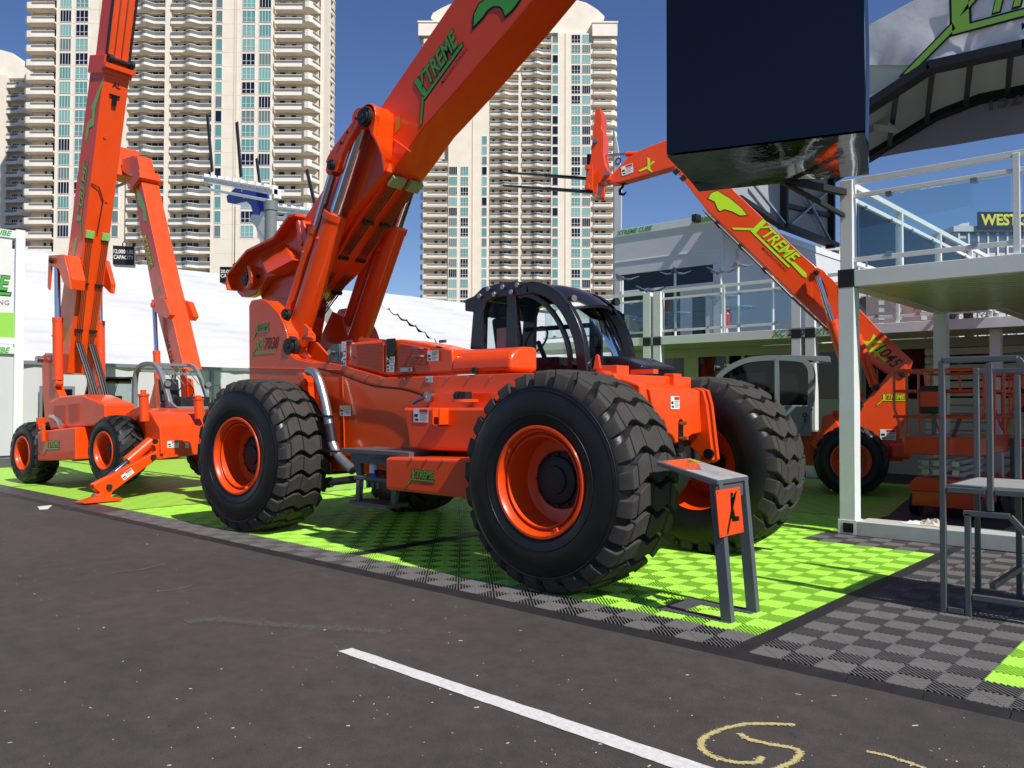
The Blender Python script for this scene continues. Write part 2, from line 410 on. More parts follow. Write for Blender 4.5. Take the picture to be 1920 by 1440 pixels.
# dusty scuffs and yellow paint marks: thin speckled strokes lying on the asphalt
def stroke(name, pix, w, col, dens, seedv, kind='structure', spread=1.0, size=.006):
    rnd = random.Random(seedv); m = MB(); pts = [G(*q) for q in pix]
    L = [0]
    for i in range(1, len(pts)): L.append(L[-1] + (pts[i] - pts[i - 1]).length)
    n = int(L[-1] * dens)
    for k in range(n):
        s = rnd.uniform(0, L[-1]); i = max(j for j in range(len(L)) if L[j] <= s and j < len(L) - 1)
        t = (s - L[i]) / max(1e-6, L[i + 1] - L[i]); p = pts[i].lerp(pts[i + 1], t)
        d = (pts[i + 1] - pts[i]).normalized(); nn = Vector((-d.y, d.x, 0))
        off = rnd.gauss(0, w * .42); p = p + nn * off; r = size * rnd.uniform(.4, 1.3); a = rnd.uniform(0, 6)
        z = .003 + .002 * rnd.random()
        q = [(p.x + r * math.cos(a + t2) * rnd.uniform(.6, 1.2), p.y + r * math.sin(a + t2) * rnd.uniform(.6, 1.2), z) for t2 in (0, 1.3, 2.6, 3.9, 5.1)]
        m.add(q, [(0, 1, 2, 3, 4)])
    return tag(m.build(name, mat(name + '_paint', col, .85), smooth=False), kind=kind)
Y1 = [(1490, 1360), (1450, 1358), (1400, 1358), (1360, 1366), (1325, 1380), (1313, 1392), (1318, 1408), (1340, 1422), (1380, 1431), (1420, 1432), (1430, 1420)]
Y2 = [(1386, 1376), (1400, 1386), (1440, 1396), (1490, 1404), (1502, 1412), (1490, 1428), (1450, 1446), (1430, 1460)]
Y3 = [(1625, 1410), (1660, 1417), (1700, 1430), (1740, 1444)]
stroke('yellow_chalk_mark', Y1, .020, (.55, .46, .20), 2600, 1, size=.0045)
stroke('yellow_chalk_mark', Y2, .020, (.55, .46, .20), 2600, 2, size=.0045)
stroke('yellow_chalk_mark', Y3, .014, (.55, .46, .20), 2400, 3, size=.0045)
stroke('scuff_mark', [(350, 1168), (395, 1160), (470, 1168), (560, 1176), (640, 1178), (730, 1186)], .11, (.12, .108, .094), 3400, 4, size=.005)
stroke('scuff_mark', [(205, 1075), (260, 1070), (310, 1057)], .02, (.2, .19, .175), 500, 5, size=.008)
stroke('scuff_mark', [(288, 1111), (330, 1106), (360, 1099)], .02, (.2, .19, .175), 600, 6, size=.008)
# loose straw bits and grit on the asphalt, nobody could count them
m = MB(); rnd = random.Random(9)
for k in range(330):
    px, py = rnd.uniform(-100, 2000), 900 + 560 * rnd.random() ** .8
    p = G(px, py)
    if p.y > 5.12: continue
    L = rnd.choice([.003, .004, .005, .006, .009, .016]) * rnd.uniform(.5, 1.1); w = rnd.uniform(.0015, .003); a = rnd.uniform(0, math.pi)
    d = Vector((math.cos(a), math.sin(a), 0)) * L; nn = Vector((-math.sin(a), math.cos(a), 0)) * w
    z = Vector((0, 0, .002)); t = Vector((0, 0, .004))
    m.add([p - d - nn + z, p + d - nn + z, p + d + nn + z, p - d + nn + z, p - d + t + z, p + d + t + z], [(0, 1, 5, 4), (3, 4, 5, 2), (0, 4, 3), (1, 2, 5)], rnd.choice([0, 0, 1]))
tag(m.build('straw_litter', [mat('straw', (.42, .38, .29), .8), mat('grit', (.24, .23, .21), .8)], smooth=False), kind='stuff')
litter = MB().prism([(G(70, 951).x, G(70, 951).y), (G(98, 948).x, G(98, 948).y), (G(90, 955).x, G(90, 955).y), (G(74, 956).x, G(74, 956).y)], .003, .01, 'z')
tag(litter.build('paper_scrap', mat('paper', (.6, .6, .58), .8)), 'crumpled white paper scrap lying on the asphalt by the floor edge', 'litter')
# ---------------------------------------------------------------- ribbed tile floor
SQ = 0.22; Y0 = 5.30; TH = 0.022
def ribs(mb, i0, i1, j0, j1, x_or, y_or, inside):
    """squares of diagonal ribs, the direction alternates like the weave of the real tiles"""
    n = 12; per = 2 * SQ / n; hw = per * .105
    for i in range(i0, i1):
        for j in range(j0, j1):
            cx, cy = x_or + i * SQ, y_or + j * SQ
            if not inside(cx + SQ / 2, cy + SQ / 2): continue
            fl = (i + j) % 2
            for k in range(n):
                c = -SQ + per * (k + .5)
                s0, s1 = (max(0, c), SQ + min(0, c))
                if s1 - s0 < .012: continue
                p = Vector((s0, s0 - c)); q = Vector((s1, s1 - c))
                d = (q - p).normalized(); p += d * .003; q -= d * .003; nn = Vector((-d.y, d.x)) * hw
                ps = [p - nn, q - nn, q + nn, p + nn]
                if fl: ps = [Vector((SQ - a.x, a.y)) for a in ps][::-1]
                ps = [(cx + a.x, cy + a.y) for a in ps]
                b = len(mb.v)
                mb.v += [(a[0], a[1], TH) for a in ps] + [(a[0], a[1], TH - .011) for a in ps]
                mb.f += [(b, b + 1, b + 2, b + 3), (b, b + 4, b + 5, b + 1), (b + 2, b + 6, b + 7, b + 3), (b + 1, b + 5, b + 6, b + 2), (b + 3, b + 7, b + 4, b)]
                mb.mi += [0] * 5
            # thin cross spine
            d0 = .006
            if fl: a, b2 = Vector((0, 0)), Vector((SQ, SQ))
            else: a, b2 = Vector((SQ, 0)), Vector((0, SQ))
            d = (b2 - a).normalized(); nn = Vector((-d.y, d.x)) * .0025
            b = len(mb.v)
            for w_ in (a - nn, b2 - nn, b2 + nn, a + nn): mb.v.append((cx + w_.x, cy + w_.y, TH + .0012))
            mb.f.append((b, b + 1, b + 2, b + 3)); mb.mi.append(0)
GX, BX, GYB = -2.75, -2.61, 10.16       # green right edge, black strip, green back edge
def in_green(x, y):
    if -13 < x < GX and y > 5.74 and (y < GYB or (x < -4.2 and y < 12.5)): return not (abs(x + 7.55) < .12)
    return False
gm = MB(); ribs(gm, -47, 0, 0, 31, GX, 5.74, in_green)
def in_g2(x, y): return x > BX + 6 * SQ and 5.74 < y < 8.16
ribs(gm, 6, 16, 2, 15, BX, Y0, in_g2)
struct('green_tile_floor', gm, M_GREEN, smooth=False)
rm = MB()
def in_grey(x, y):
    if x > BX: return 5.28 < y < 10.75 and not in_g2(x, y)
    return (y < 5.74 and x > -13) or (-4.2 < x < GX and 10.16 < y < 10.8)
ribs(rm, 0, 30, 0, 25, BX, Y0, in_grey)
ribs(rm, -47, 0, -2, 0, GX, 5.74, in_grey)
ribs(rm, -7, 0, 0, 3, GX, 10.18, in_grey)
struct('grey_tile_floor', rm, M_GRY, smooth=False)
def check_mat(name, ca, cb):
    m = bpy.data.materials.new(name); m.use_nodes = True; nt = m.node_tree; b = nt.nodes['Principled BSDF']
    tc = nt.nodes.new('ShaderNodeTexCoord'); ck = nt.nodes.new('ShaderNodeTexChecker'); ck.inputs['Scale'].default_value = 1 / SQ
    ck.inputs['Color1'].default_value = (*ca, 1); ck.inputs['Color2'].default_value = (*cb, 1)
    nt.links.new(tc.outputs['Object'], ck.inputs['Vector']); nt.links.new(ck.outputs[0], b.inputs['Base Color'])
    b.inputs['Roughness'].default_value = .55; return m
M_GCK = check_mat('floor_green_far', (.32, .62, .06), (.28, .55, .05)); M_RCK = check_mat('floor_grey_far', (.055, .053, .053), (.035, .034, .034))
def sheet(mb, x0, x1, y0, y1, z, mi=0): mb.add([(x0, y0, z), (x1, y0, z), (x1, y1, z), (x0, y1, z)], [(0, 1, 2, 3)], mi)
# dark sub-base under the ribs, then flat far sheets
sb = MB()
sheet(sb, -13, GX, 5.74, 12.6, .010, 0); sheet(sb, BX + 6 * SQ, 1.0, 5.74, 8.16, .0105, 0)
sheet(sb, BX, 6, 5.24, 10.9, .009, 1); sheet(sb, -13, BX, 5.24, 5.74, .009, 1); sheet(sb, GX, BX, 5.24, 10.9, TH - .004, 2); sheet(sb, -4.2, GX, 10.16, 10.9, .0112, 1)
sheet(sb, -7.67, -7.43, 5.74, 12.6, TH - .003, 2)
struct('tile_floor_base', sb, [M_GREEND, M_GRYD, M_BLKT], smooth=False)
fs = MB(); sheet(fs, -60, -13, 5.74, 18.4, TH - .002, 0); sheet(fs, -13, -4.2, 12.6, 18.4, TH - .002, 0); sheet(fs, -60, -13, 5.24, 5.74, TH - .002, 1); sheet(fs, -60, 6, 18.4, 40, .012, 2)
sheet(fs, -60, -4.2, 9.12, 9.2, TH + .002, 2)
for xx in (-13.1, -18.3, -10.3): sheet(fs, xx, xx + .06, 5.74, 18.3, TH + .001, 2)
struct('green_floor_sheet', fs, [M_GCK, M_RCK, M_BLKT], smooth=False)
# bevelled rubber edging, piece by piece along the front
ed = MB()
x = -60.0
while x < 6:
    L = .44; z = TH + random.uniform(-.002, .002); yo = random.uniform(-.006, .006)
    ed.prism([(5.17 + yo, .001), (5.235, z), (5.285, z), (5.285, .001)], x + .003, x + L - .003, 'x'); x += L
struct('floor_edging', ed, M_BLKT)
# grating slots of the black strip
# ---------------------------------------------------------------- wheels
def tyre_mb(Rr, W, rim, style='block', lug=.055, n=26):
    """carcass turned about y, outer face at y=0 going to y=W; tread blocks on top"""
    m = MB(); c = Rr - lug
    prof = [(rim, .05), (rim + .012, .012), (rim + .05, -.012 * W), (rim + (c - rim) * .45, -.03 * W), (rim + (c - rim) * .72, -.012 * W), (c - .055 * Rr, .03 * W), (c - .012, .085 * W), (c, .15 * W), (c + .004, .5 * W)]
    prof = prof + [(r, W - a) for r, a in prof[:-1][::-1]]
    m.cur = 0; m.lathe(prof, 96)
    for rr, wd in ((rim + (c - rim) * .26, .006), (rim + (c - rim) * .80, .008)):
        y = -.028 * W if rr < rim + (c - rim) * .5 else -.02 * W
        m.lathe([(rr - wd, y + .004), (rr, y - .006), (rr + wd, y + .004)], 96)
    m.cur = 1
    P2 = 2 * math.pi / n
    def pt(a, y, r): return (r * math.cos(a), y, r * math.sin(a))
    if style == 'block':
        # rounded wave lugs: a continuous bar across the middle cut by shallow cross grooves, short blocks on the shoulders
        def wave_(t): return .27 * math.sin(3 * math.pi * (t - .5)) * (1 if t < .5 else -1) * (-1) + .02 * math.sin(9 * t)
        crown = lambda t: Rr - .030 * Rr * (abs(t - .5) * 2) ** 3
        segs = [(0.0, .13, 2), (.145, .36, 4), (.375, .70, 6), (.715, .87, 3), (.885, 1.0, 2)]
        for i in range(n):
            a0 = i * P2
            for si, (t0, t1, k) in enumerate(segs):
                vs = []
                for q in range(k + 1):
                    t = t0 + (t1 - t0) * q / k; edge = t < .01 or t > .99
                    drop = .085 * Rr if edge else .012 * Rr if (t < .07 or t > .93) else 0
                    rt = crown(t) - drop; g_ = .17 if .1 < t < .9 else .30
                    yy = t * W + (.012 if t < .01 else -.012 if t > .99 else 0)
                    jit = .012 * math.sin(i * 7.3 + si * 2.1)
                    for u in (g_ / 2, 1 - g_ / 2):
                        aa = a0 + (u + wave_(t)) * P2; tt = a0 + (u + wave_(t) + jit + (.035 if u < .5 else -.035)) * P2
                        vs.append(pt(aa, yy, rt - lug * (1.3 if not edge else .9))); vs.append(pt(tt, yy, rt))
                f_ = []
                for q in range(k):
                    b = q * 4; f_ += [(b + 1, b + 3, b + 7, b + 5), (b, b + 1, b + 5, b + 4), (b + 3, b + 2, b + 6, b + 7)]
                b = k * 4; f_ += [(0, 2, 3, 1), (b, b + 1, b + 3, b + 2)]
                m.add(vs, f_)
    else:
        for i in range(n):
            for side in (0, 1):
                a0 = (i + .5 * side) * P2; vs = []
                for k, t in enumerate((0, .2, .45, .56)):
                    yy = t * W if side == 0 else W - t * W
                    sk = t * 1.5
                    rt = Rr - (.11 * Rr if k == 0 else .012 * Rr if k == 1 else 0)
                    hw = .30 - .06 * k
                    for sgn in (-1, 1):
                        vs.append(pt(a0 + (sgn * (hw + .05) + sk) * P2, yy, rt - lug * 1.3)); vs.append(pt(a0 + (sgn * hw + sk) * P2, yy, rt))
                for k in range(3):
                    b = [v for v in vs[k * 4:k * 4 + 8]]
                    m.add(b, [(1, 3, 7, 5), (0, 1, 5, 4), (3, 2, 6, 7), (0, 2, 3, 1), (4, 5, 7, 6)])
    return m
_ty = {}
def wheel(parent, loc, rz, Rr, W, rim, style='block', deep=.26, n=26, hubr=.2, tread=None, lug=.055):
    """outer face looks to local -y; rz turns it"""
    key = (Rr, W, rim, style, deep)
    root_m = MB()
    root_m.lathe([(rim * .80, deep), (rim * .74, deep + .012), (hubr * .9, deep + .02), (.001, deep + .02)], 48)
    root_m.lathe([(rim * .80, deep + .05), (.001, deep + .05)], 48)
    w = root_m.build('wheel', M_OR, parent); w.location = loc; w.rotation_euler = (0, 0, R(rz))
    if key not in _ty:
        t = tyre_mb(Rr, W, rim, style, lug, n).build('tyre', [M_RUB, tread or (M_TREAD if style == 'block' else mat('tread_black', (.016, .015, .015), .5, noise=.3, nscale=9, bump=.002, bscale=60))], w, ang=50, bevel=.013 if style == 'block' else .006, seg=2 if style == 'block' else 1)
        rm = MB().lathe([(rim + .012, .06), (rim + .018, .0), (rim + .010, -.014), (rim - .012, -.014), (rim - .022, .0), (rim - .030, .035), (rim - .045, .045), (rim - .055, .075), (rim * .86, .082), (rim * .845, .045), (rim * .825, .045),
                         (rim * .81, .07), (rim * .80, deep), (rim * .79, deep), (rim * .80, W * .7), (rim + .0, W - .05), (rim + .012, W)], 64).build('rim', M_OR, w)
        h = MB()
        h.lathe([(hubr * 1.25, deep + .015), (hubr * 1.25, deep - .01), (hubr * 1.05, deep - .02), (hubr, deep - .05), (hubr * .85, deep - .06), (hubr * .62, deep - .062), (hubr * .58, deep - .08), (hubr * .3, deep - .085), (.001, deep - .085)], 40)
        for i in range(12):
            t2 = i * math.pi / 6; x, z = hubr * 1.14 * math.cos(t2), hubr * 1.14 * math.sin(t2)
            h.cyl((x, deep - .008, z), (x, deep - .04, z), .014, 6)
        hb = h.build('hub', M_BLKM, w)
        l = MB()
        for t2 in (-1.15, 2.5):
            l.obox((rim * .93 * math.cos(t2), .028, rim * .93 * math.sin(t2)), .05, .04, .05, Matrix.Rotation(-t2, 3, 'Y'))
        lk = l.each('rim_lock', M_OR, w, bevel=.006)
        _ty[key] = (t, rm, hb, lk)
    else:
        for o in _ty[key]:
            c = o.copy(); COL.objects.link(c); c.parent = w
    return w
def lift_cyl(parent, p, q, r, split=.55, rod=.6, name='lift_cylinder', m=None, pin=None):
    """barrel from p up to split, chrome rod on to q"""
    p, q = Vector(p), Vector(q); d = (q - p).normalized(); s = p.lerp(q, split)
    b = MB().cyl(p + d * r * .9, s, r, 32).cyl(s - d * .05, s + d * .035, r * 1.07, 32).cyl(p + d * r * .6, p + d * r * 1.3, r * 1.04, 32)
    b.cyl(s - d * .35 + Vector((0, -r * .95, 0)), s - d * .35 + Vector((0, -r * 1.2, 0)), .02, 8)
    o = b.build(name, m or M_OR, parent)
    MB().cyl(s, q - d * r * .7, r * rod, 28).build('rod', M_CHR, o)
    e = MB(); y = Vector((0, 1, 0))
    for c in (p, q): e.cyl(c - y * r * .75, c + y * r * .75, r * .85, 24)
    e.each('rod_eye', M_OR, o, bevel=.005)
    return o
def pin(parent, c, r, yd=-1, L=.05, name='pin'):
    c = Vector(c); y = Vector((0, yd, 0))
    m = MB().cyl(c - y * .02, c + y * L * .6, r, 24).cyl(c + y * L * .5, c + y * L, r * .78, 24).cyl(c + y * L, c + y * (L + .012), r * .25, 8)
    m.obox(c + y * L * .75 + Vector((r * .62, 0, r * .62)), r * .5, L * .7, r * .5, Matrix.Rotation(R(45), 3, 'Y'))
    return m.build(name, M_BLKM, parent, bevel=.004)
# ================================================================ the big telehandler in the foreground
F1 = Fr((-9.85, 7.4, 0)); mt = thing('telehandler', 'giant orange telehandler with black cab and chest-high tyres, XR7038 on its rear plate', 'telehandler', F1, 'orange telehandlers on show')
def f1(px, py, Y): v = F1.P(px, py, y=Y - 7.4); return (v.x, v.z)
def v1(px, py, Y): return F1.P(px, py, y=Y - 7.4)
LY = lambda Y: Y - 7.4
RIM = .485
for (X, Y, rz, sg) in ((-4.75, 5.65, 0, 0), (-9.85, 5.68, 4.5, 0), (-4.75, 9.15, 180, 0), (-9.85, 9.12, 175, 0)):
    wheel(mt, (X + 9.85, LY(Y), 1.0), rz, 1.0, .80, RIM, 'block', .30, 25, .21, lug=.075)
# lower body: side plates and belly
side = [(466.5, 573), (471, 563), (488, 560), (501, 565), (522, 586), (532, 607), (538, 627), (540, 648), (543, 663), (555, 673), (584, 680), (609, 678.5), (638, 684), (722, 708), (986, 699), (1100, 700), (1100, 860), (767, 846), (648, 856), (620, 850), (560, 850), (468, 850)]
sp = [f1(x, y, 6.58) for x, y in side]
b = MB().prism(sp, LY(6.58), LY(6.66)); body = b.build('side_plate', M_OR, mt, bevel=.012)
b = MB().prism(sp, LY(8.14), LY(8.22)); body2 = b.build('side_plate', M_OR, mt, bevel=.012)
zt = f1(800, 704, 6.58)[1]
b = MB()
b.box(1.6, 5.2, LY(6.67), LY(8.13), .86, zt - .03); b.box(-1.1, 1.6, LY(6.67), LY(8.13), .8, 1.35)
b.box(-.95, -.55, LY(6.67), LY(8.13), 1.35, 2.2)
b.build('frame', M_OR, mt, bevel=.02)
b = MB()     # axles and drive line under the belly
for X in (0, 5.1):
    b.cyl((X, LY(6.0), 1.0), (X, LY(8.8), 1.0), .16, 20); b.cyl((X, LY(7.1), 1.0), (X, LY(7.7), 1.0), .33, 24)
    b.box(X - .2, X + .2, LY(6.75), LY(8.05), 1.1, 1.3)
    b.cyl((X + .28, LY(6.35), .85), (X + .28, LY(7.2), .85), .045, 12)
b.cyl((.3, LY(7.4), .95), (4.9, LY(7.4), .95), .07, 14)
b.box(1.7, 4.6, LY(6.9), LY(7.9), .62, .86)
b.build('axle_assembly', M_BLKM, mt, bevel=.01)
logo(body, v1(480, 622, 6.58) , (1, 0, 0), (0, 0, 1), .105, M_GRN, n=(0, -1, 0), sub=False, width=(v1(507, 622, 6.58).x - v1(480, 622, 6.58).x) / .105 / 4.9, edge=.3)
m = MB(); put_text(m, 'XR', v1(479.5, 655, 6.58), (1, 0, 0), (0, 0, 1), .15, w=v1(494, 655, 6.58).x - v1(479.5, 655, 6.58).x, lift=.006, shear=.3, bold=.03, n=(0, -1, 0))
o_ = v1(476, 656, 6.58)
wq = v1(519, 655, 6.58).x - v1(477, 655, 6.58).x
m.add([o_ + Vector((0, -.006, -.03)), o_ + Vector((wq, -.006, -.03)), o_ + Vector((wq, -.006, -.055)), o_ + Vector((-.02, -.006, -.055))], [(0, 1, 2, 3)])
m.add([o_ + Vector((-.06, -.006, -.11)), o_ + Vector((-.03, -.006, -.11)), o_ + Vector((.09, -.006, .05)), o_ + Vector((.05, -.006, .03))], [(0, 1, 2, 3)])
m.build('model_lettering', M_GRN, body, smooth=False)
m = MB(); put_text(m, '7038', v1(496, 655, 6.58), (1, 0, 0), (0, 0, 1), .165, w=v1(523, 655, 6.58).x - v1(496, 655, 6.58).x, lift=.006, shear=.3, bold=.01, n=(0, -1, 0)); m.build('model_number', M_INK, body, smooth=False)
# bright flange along the front edge of the rear plate
fl = [(501, 565), (522, 586), (532, 607), (538, 627), (540, 648), (543, 663), (555, 673), (584, 680)]
for Yc in (6.60, 8.06):
    m = MB(); pts = [f1(x, y, 6.58) for x, y in fl]
    for a, c in zip(pts, pts[1:]): m.beam((a[0], LY(Yc) + .08, a[1]), (c[0], LY(Yc) + .08, c[1]), .16, .03)
    m.build('edge_flange', M_OR, mt)
# cylinder base plates between the side plates
b = MB()
for Y in (6.68, 7.02, 7.74, 8.08):
    q = [f1(x, y, 6.85) for x, y in ((500, 640), (528, 575), (545, 583), (556, 636), (575, 642), (600, 670), (580, 700), (500, 700))]
    b = MB().prism(q, LY(Y), LY(Y) + .04); b.build('cylinder_mount', M_OR, mt, bevel=.006)
# ---- boom
BN, BF = 7.12, 7.68
bp = [(571, 407), (611, 347), (718, 193), (843, 10), (985, -198), (1150, -190), (967, 40), (867, 157), (793, 240), (755, 295), (719, 345), (660, 430), (620, 500), (560, 560), (520, 560), (500, 520)]
bpw = [f1(x, y, BN) for x, y in bp]
bm = MB().prism(bpw, LY(BN), LY(BF)); boom = bm.build('boom', M_OR, mt, bevel=.02)
# gooseneck at the foot of the boom: outer plates with a pocket
gp = [(442, 534), (443, 518), (453, 505), (480, 473), (530, 449), (559, 409), (572, 406), (590, 380), (612, 350), (600, 440), (580, 470), (550, 505), (501, 521), (478, 552), (466, 557), (452, 557), (444, 548)]
for (Ya, Yb) in ((6.98, 7.12), (7.68, 7.82)):
    MB().prism([f1(x, y, 6.98) for x, y in gp], LY(Ya), LY(Yb)).build('boom_foot', M_OR, boom, bevel=.02)
rimp = [f1(x, y, 6.98) for x, y in [(444, 545), (442, 534), (443, 518), (453, 505), (480, 473), (530, 449), (559, 409), (572, 406)]]
m = MB()
for a, c in zip(rimp, rimp[1:]): m.beam((a[0], LY(6.90), a[1]), (c[0], LY(6.90), c[1]), .17, .035)
m.build('edge_flange', M_OR, boom)
A = [v1(487, 479, 6.97), v1(533, 457, 6.97), v1(549, 487, 6.70), v1(501, 512, 6.70)]
m = MB().add([tuple(v) for v in A] + [(v.x, LY(6.98), v.z) for v in A], [(0, 1, 2, 3), (0, 4, 5, 1), (1, 5, 6, 2), (2, 6, 7, 3), (3, 7, 4, 0)]); m.build('pocket_plate', M_OR, boom)
m = MB()
for dx in (0, 9): m.prism([f1(x + dx, y, 6.9) for x, y in ((559, 416), (564, 414), (572, 452), (568, 462), (564, 460))], LY(6.86), LY(6.99))
m.build('stiffener', M_OR, boom, bevel=.005)
pin(mt, v1(465.5, 524.5, 6.94), .115, name='pivot_pin', L=.07)
m = MB().prism([f1(x, y, 6.94) for x, y in ((471, 498), (477, 500), (481, 520), (479, 532), (472, 541), (466, 543), (472, 534), (475, 524), (474, 512))], LY(6.86), LY(6.98)); m.build('pin_keeper', M_OR, boom, bevel=.006)
pin(mt, v1(484, 518, 6.96), .028, name='bolt', L=.03)
m = MB()
for (x, y) in ((587, 399), (594, 386)):
    c = v1(x, y, BN); m.obox(c + Vector((0, -.003, 0)), .05, .012, .14, Matrix.Rotation(R(30), 3, 'Y'))
m.build('slot', M_INK, boom, bevel=.004)
kb = [f1(x, y, BN) for x, y in ((478, 528), (520, 505), (550, 500), (560, 540), (552, 600), (545, 640), (536, 630), (512, 600), (490, 568))]
MB().prism(kb, LY(7.14), LY(7.66)).build('pivot_block', M_OR, boom, bevel=.02)
# ---- cylinder head casting, near and far
hp_out = [(610, 303), (614, 293), (625, 275), (676, 205), (684, 195), (694, 193), (701, 198), (704, 215), (699, 240), (697, 258), (690, 236), (682, 231), (672, 236), (655, 262), (640, 290), (634, 308), (629, 322), (618, 318)]
for (Ya, Yb) in ((6.70, 6.78),):
    MB().prism([f1(x, y, 6.70) for x, y in hp_out], LY(Ya), LY(Yb)).build('cylinder_head_plate', M_OR, boom, bevel=.014)
ip = [(618, 330), (684, 235), (700, 255), (716, 290), (722, 320), (700, 348), (680, 372), (655, 400), (630, 440), (600, 420)]
for (Ya, Yb) in ((6.99, 7.119),):
    MB().prism([f1(x, y, 6.99) for x, y in ip], LY(Ya), LY(Yb)).build('inner_bracket', M_OR, boom, bevel=.01)
# curved bright cover from the outer plate to the boom side
edge = [(688, 195), (697, 197), (703, 207), (703, 225), (699, 250), (708, 268), (716, 290), (720, 322)]
ed2 = [(712, 205), (727, 205), (738, 215), (738, 232), (737, 262), (736, 282), (734, 300), (731, 306)]
for sgn in (0,):
    vs = []
    for (x, y), (x2, y2) in zip(edge, ed2):
        a = v1(x, y, 6.70); c = v1(x2, y2, BN - .005)
        a.y, c.y = LY(6.70), LY(BN - .004)
        if sgn: a.y, c.y = -a.y, -c.y
        vs += [a, c]
    n_ = len(edge)
    in_ = [v + Vector((-.02, 0, -.02)) for v in vs]
    fs_ = [(2 * i, 2 * i + 1, 2 * i + 3, 2 * i + 2) for i in range(n_ - 1)] + [(2 * n_ + 2 * i, 2 * n_ + 2 * i + 2, 2 * n_ + 2 * i + 3, 2 * n_ + 2 * i + 1) for i in range(n_ - 1)]
    fs_ += [(2 * i, 2 * i + 2, 2 * n_ + 2 * i + 2, 2 * n_ + 2 * i) for i in range(n_ - 1)] + [(2 * i + 1, 2 * n_ + 2 * i + 1, 2 * n_ + 2 * i + 3, 2 * i + 3) for i in range(n_ - 1)]
    MB().add(vs + in_, fs_).build('cylinder_cover', M_OR, boom, ang=60)
pin(mt, v1(685, 220, 6.68), .125, name='cylinder_pin', L=.06); pin(mt, v1(621.5, 309, 6.68), .07, name='cylinder_pin', L=.04)
pin(mt, v1(549, 650, 6.66), .145, name='cylinder_pin', L=.09); pin(mt, v1(538, 590, 6.66), .085, name='cylinder_pin', L=.06)
for Y in (6.87, 7.93):
    lp, lq = v1(552, 652, 6.87), v1(686, 226, 6.87); lp.y = lq.y = LY(Y)
    lift_cyl(mt, lp, lq, .165, .60, .58)
    lp, lq = v1(544, 592, 6.87), v1(626, 318, 6.87); lp.y = lq.y = LY(Y)
    lift_cyl(mt, lp, lq, .098, .60, .6, name='tilt_cylinder')
m = MB(); c = v1(578, 632, 6.7); m.obox(c, .22, .07, .07).obox(c + Vector((.06, -.03, .05)), .06, .06, .14).cyl(c + Vector((.05, -.05, 0)), c + Vector((.2, -.05, -.03)), .02, 10)
m.prism([f1(x, y, 6.7) for x, y in ((571, 607), (577, 612), (590, 628), (590, 640), (576, 640), (572, 622))], LY(6.68), LY(6.72))
m.build('valve_block', M_OR, mt, bevel=.006)
# ---- pipes under the boom
bd = (Vector((bpw[8][0], 0, bpw[8][1])) - Vector((bpw[11][0], 0, bpw[11][1]))).normalized(); bn = Vector((bd.z, 0, -bd.x))
def under(t, Yv, off):    # t metres down the boom from pixel (793,240)
    p = Vector((bpw[8][0], LY(Yv), bpw[8][1])) - bd * t
    return p + bn * off
for (Ys, t0, t1) in (([7.18, 7.22, 7.26, 7.30], .9, 3.9), ([7.48, 7.52, 7.56, 7.60], .9, 4.0)):
    m = MB()
    for k, Yv in enumerate(Ys): m.tube([under(t0, Yv, .05), under(t1, Yv, .05), under(t1 + .25, Yv, .10), under(t1 + .5, Yv, .22)], .011, 8)
    o = m.build('hydraulic_pipes', M_TUBE, boom)
    m = MB(); c = under(t0 - .05, (Ys[0] + Ys[-1]) / 2, .06)
    rot = Matrix((bd, Vector((0, 1, 0)), bd.cross(Vector((0, 1, 0))))).transposed()
    m.obox(c, .16, .22, .06, rot); m.build('pipe_block', mat('weathered_green', (.25, .42, .16), .5), boom, bevel=.006)
    m = MB()
    for t in (1.6, 2.3, 3.0): m.obox(under(t, (Ys[0] + Ys[-1]) / 2, .055), .05, .17, .05, rot)
    m.build('pipe_clamp', M_BLKM, boom)
# hoses from boom foot into the frame
for k in range(6):
    Yv = 7.18 + .09 * k; o0 = under(4.2, Yv, .15)
    z1 = 2.1 + .05 * (k % 3); q0 = Vector((2.0 - .18 * k, LY(Yv), z1))
    mid = o0.lerp(q0, .5) + Vector((-.12 - .05 * (k % 2), 0, -.1))
    pts = [(1 - t) ** 2 * o0 + 2 * t * (1 - t) * mid + t * t * q0 for t in [i / 10 for i in range(11)]]
    MB().tube(pts, .03, 10).build('hose', M_HOSE, mt)
# ---- decals on the boom side
ax = Vector((bpw[3][0] - bpw[2][0], 0, bpw[3][1] - bpw[2][1])).normalized(); up = Vector((-ax.z, 0, ax.x))
c0 = v1(789, 193, BN - .001); LL = (v1(868, 88, BN) - c0).length
hB_ = LL / 4.45 / .78
logo(boom, c0 + up * .02, ax, up, hB_, M_GRN, n=(0, -1, 0), width=.78, edge=.8)
m = MB()
q = [v1(x, y, BN) for x, y in ((741, 226), (751, 213), (752, 238), (741, 252))]
m.add([v + Vector((0, -.005, 0)) for v in q], [(0, 1, 2, 3)]); m.build('yellow_patch', mat('ochre_vinyl', (.42, .26, .02), .4), boom, smooth=False)
sw = [(889, 50), (890, 28), (900, 8), (925, -10), (1000, -70), (990, -30), (975, 0), (960, 20), (948, 30), (944, 18), (938, 12), (925, 12), (914, 20), (906, 32)]
m = MB().add([v1(x, y, BN) + Vector((0, -.010, 0)) for x, y in sw], [tuple(range(len(sw)))]); m.build('swoosh_decal', M_GRN, boom, smooth=False)
e2 = expand(sw, 3); m = MB().add([v1(x, y, BN) + Vector((0, -.005, 0)) for x, y in e2], [tuple(range(len(e2)))]); m.build('swoosh_outline', M_INK, boom, smooth=False)
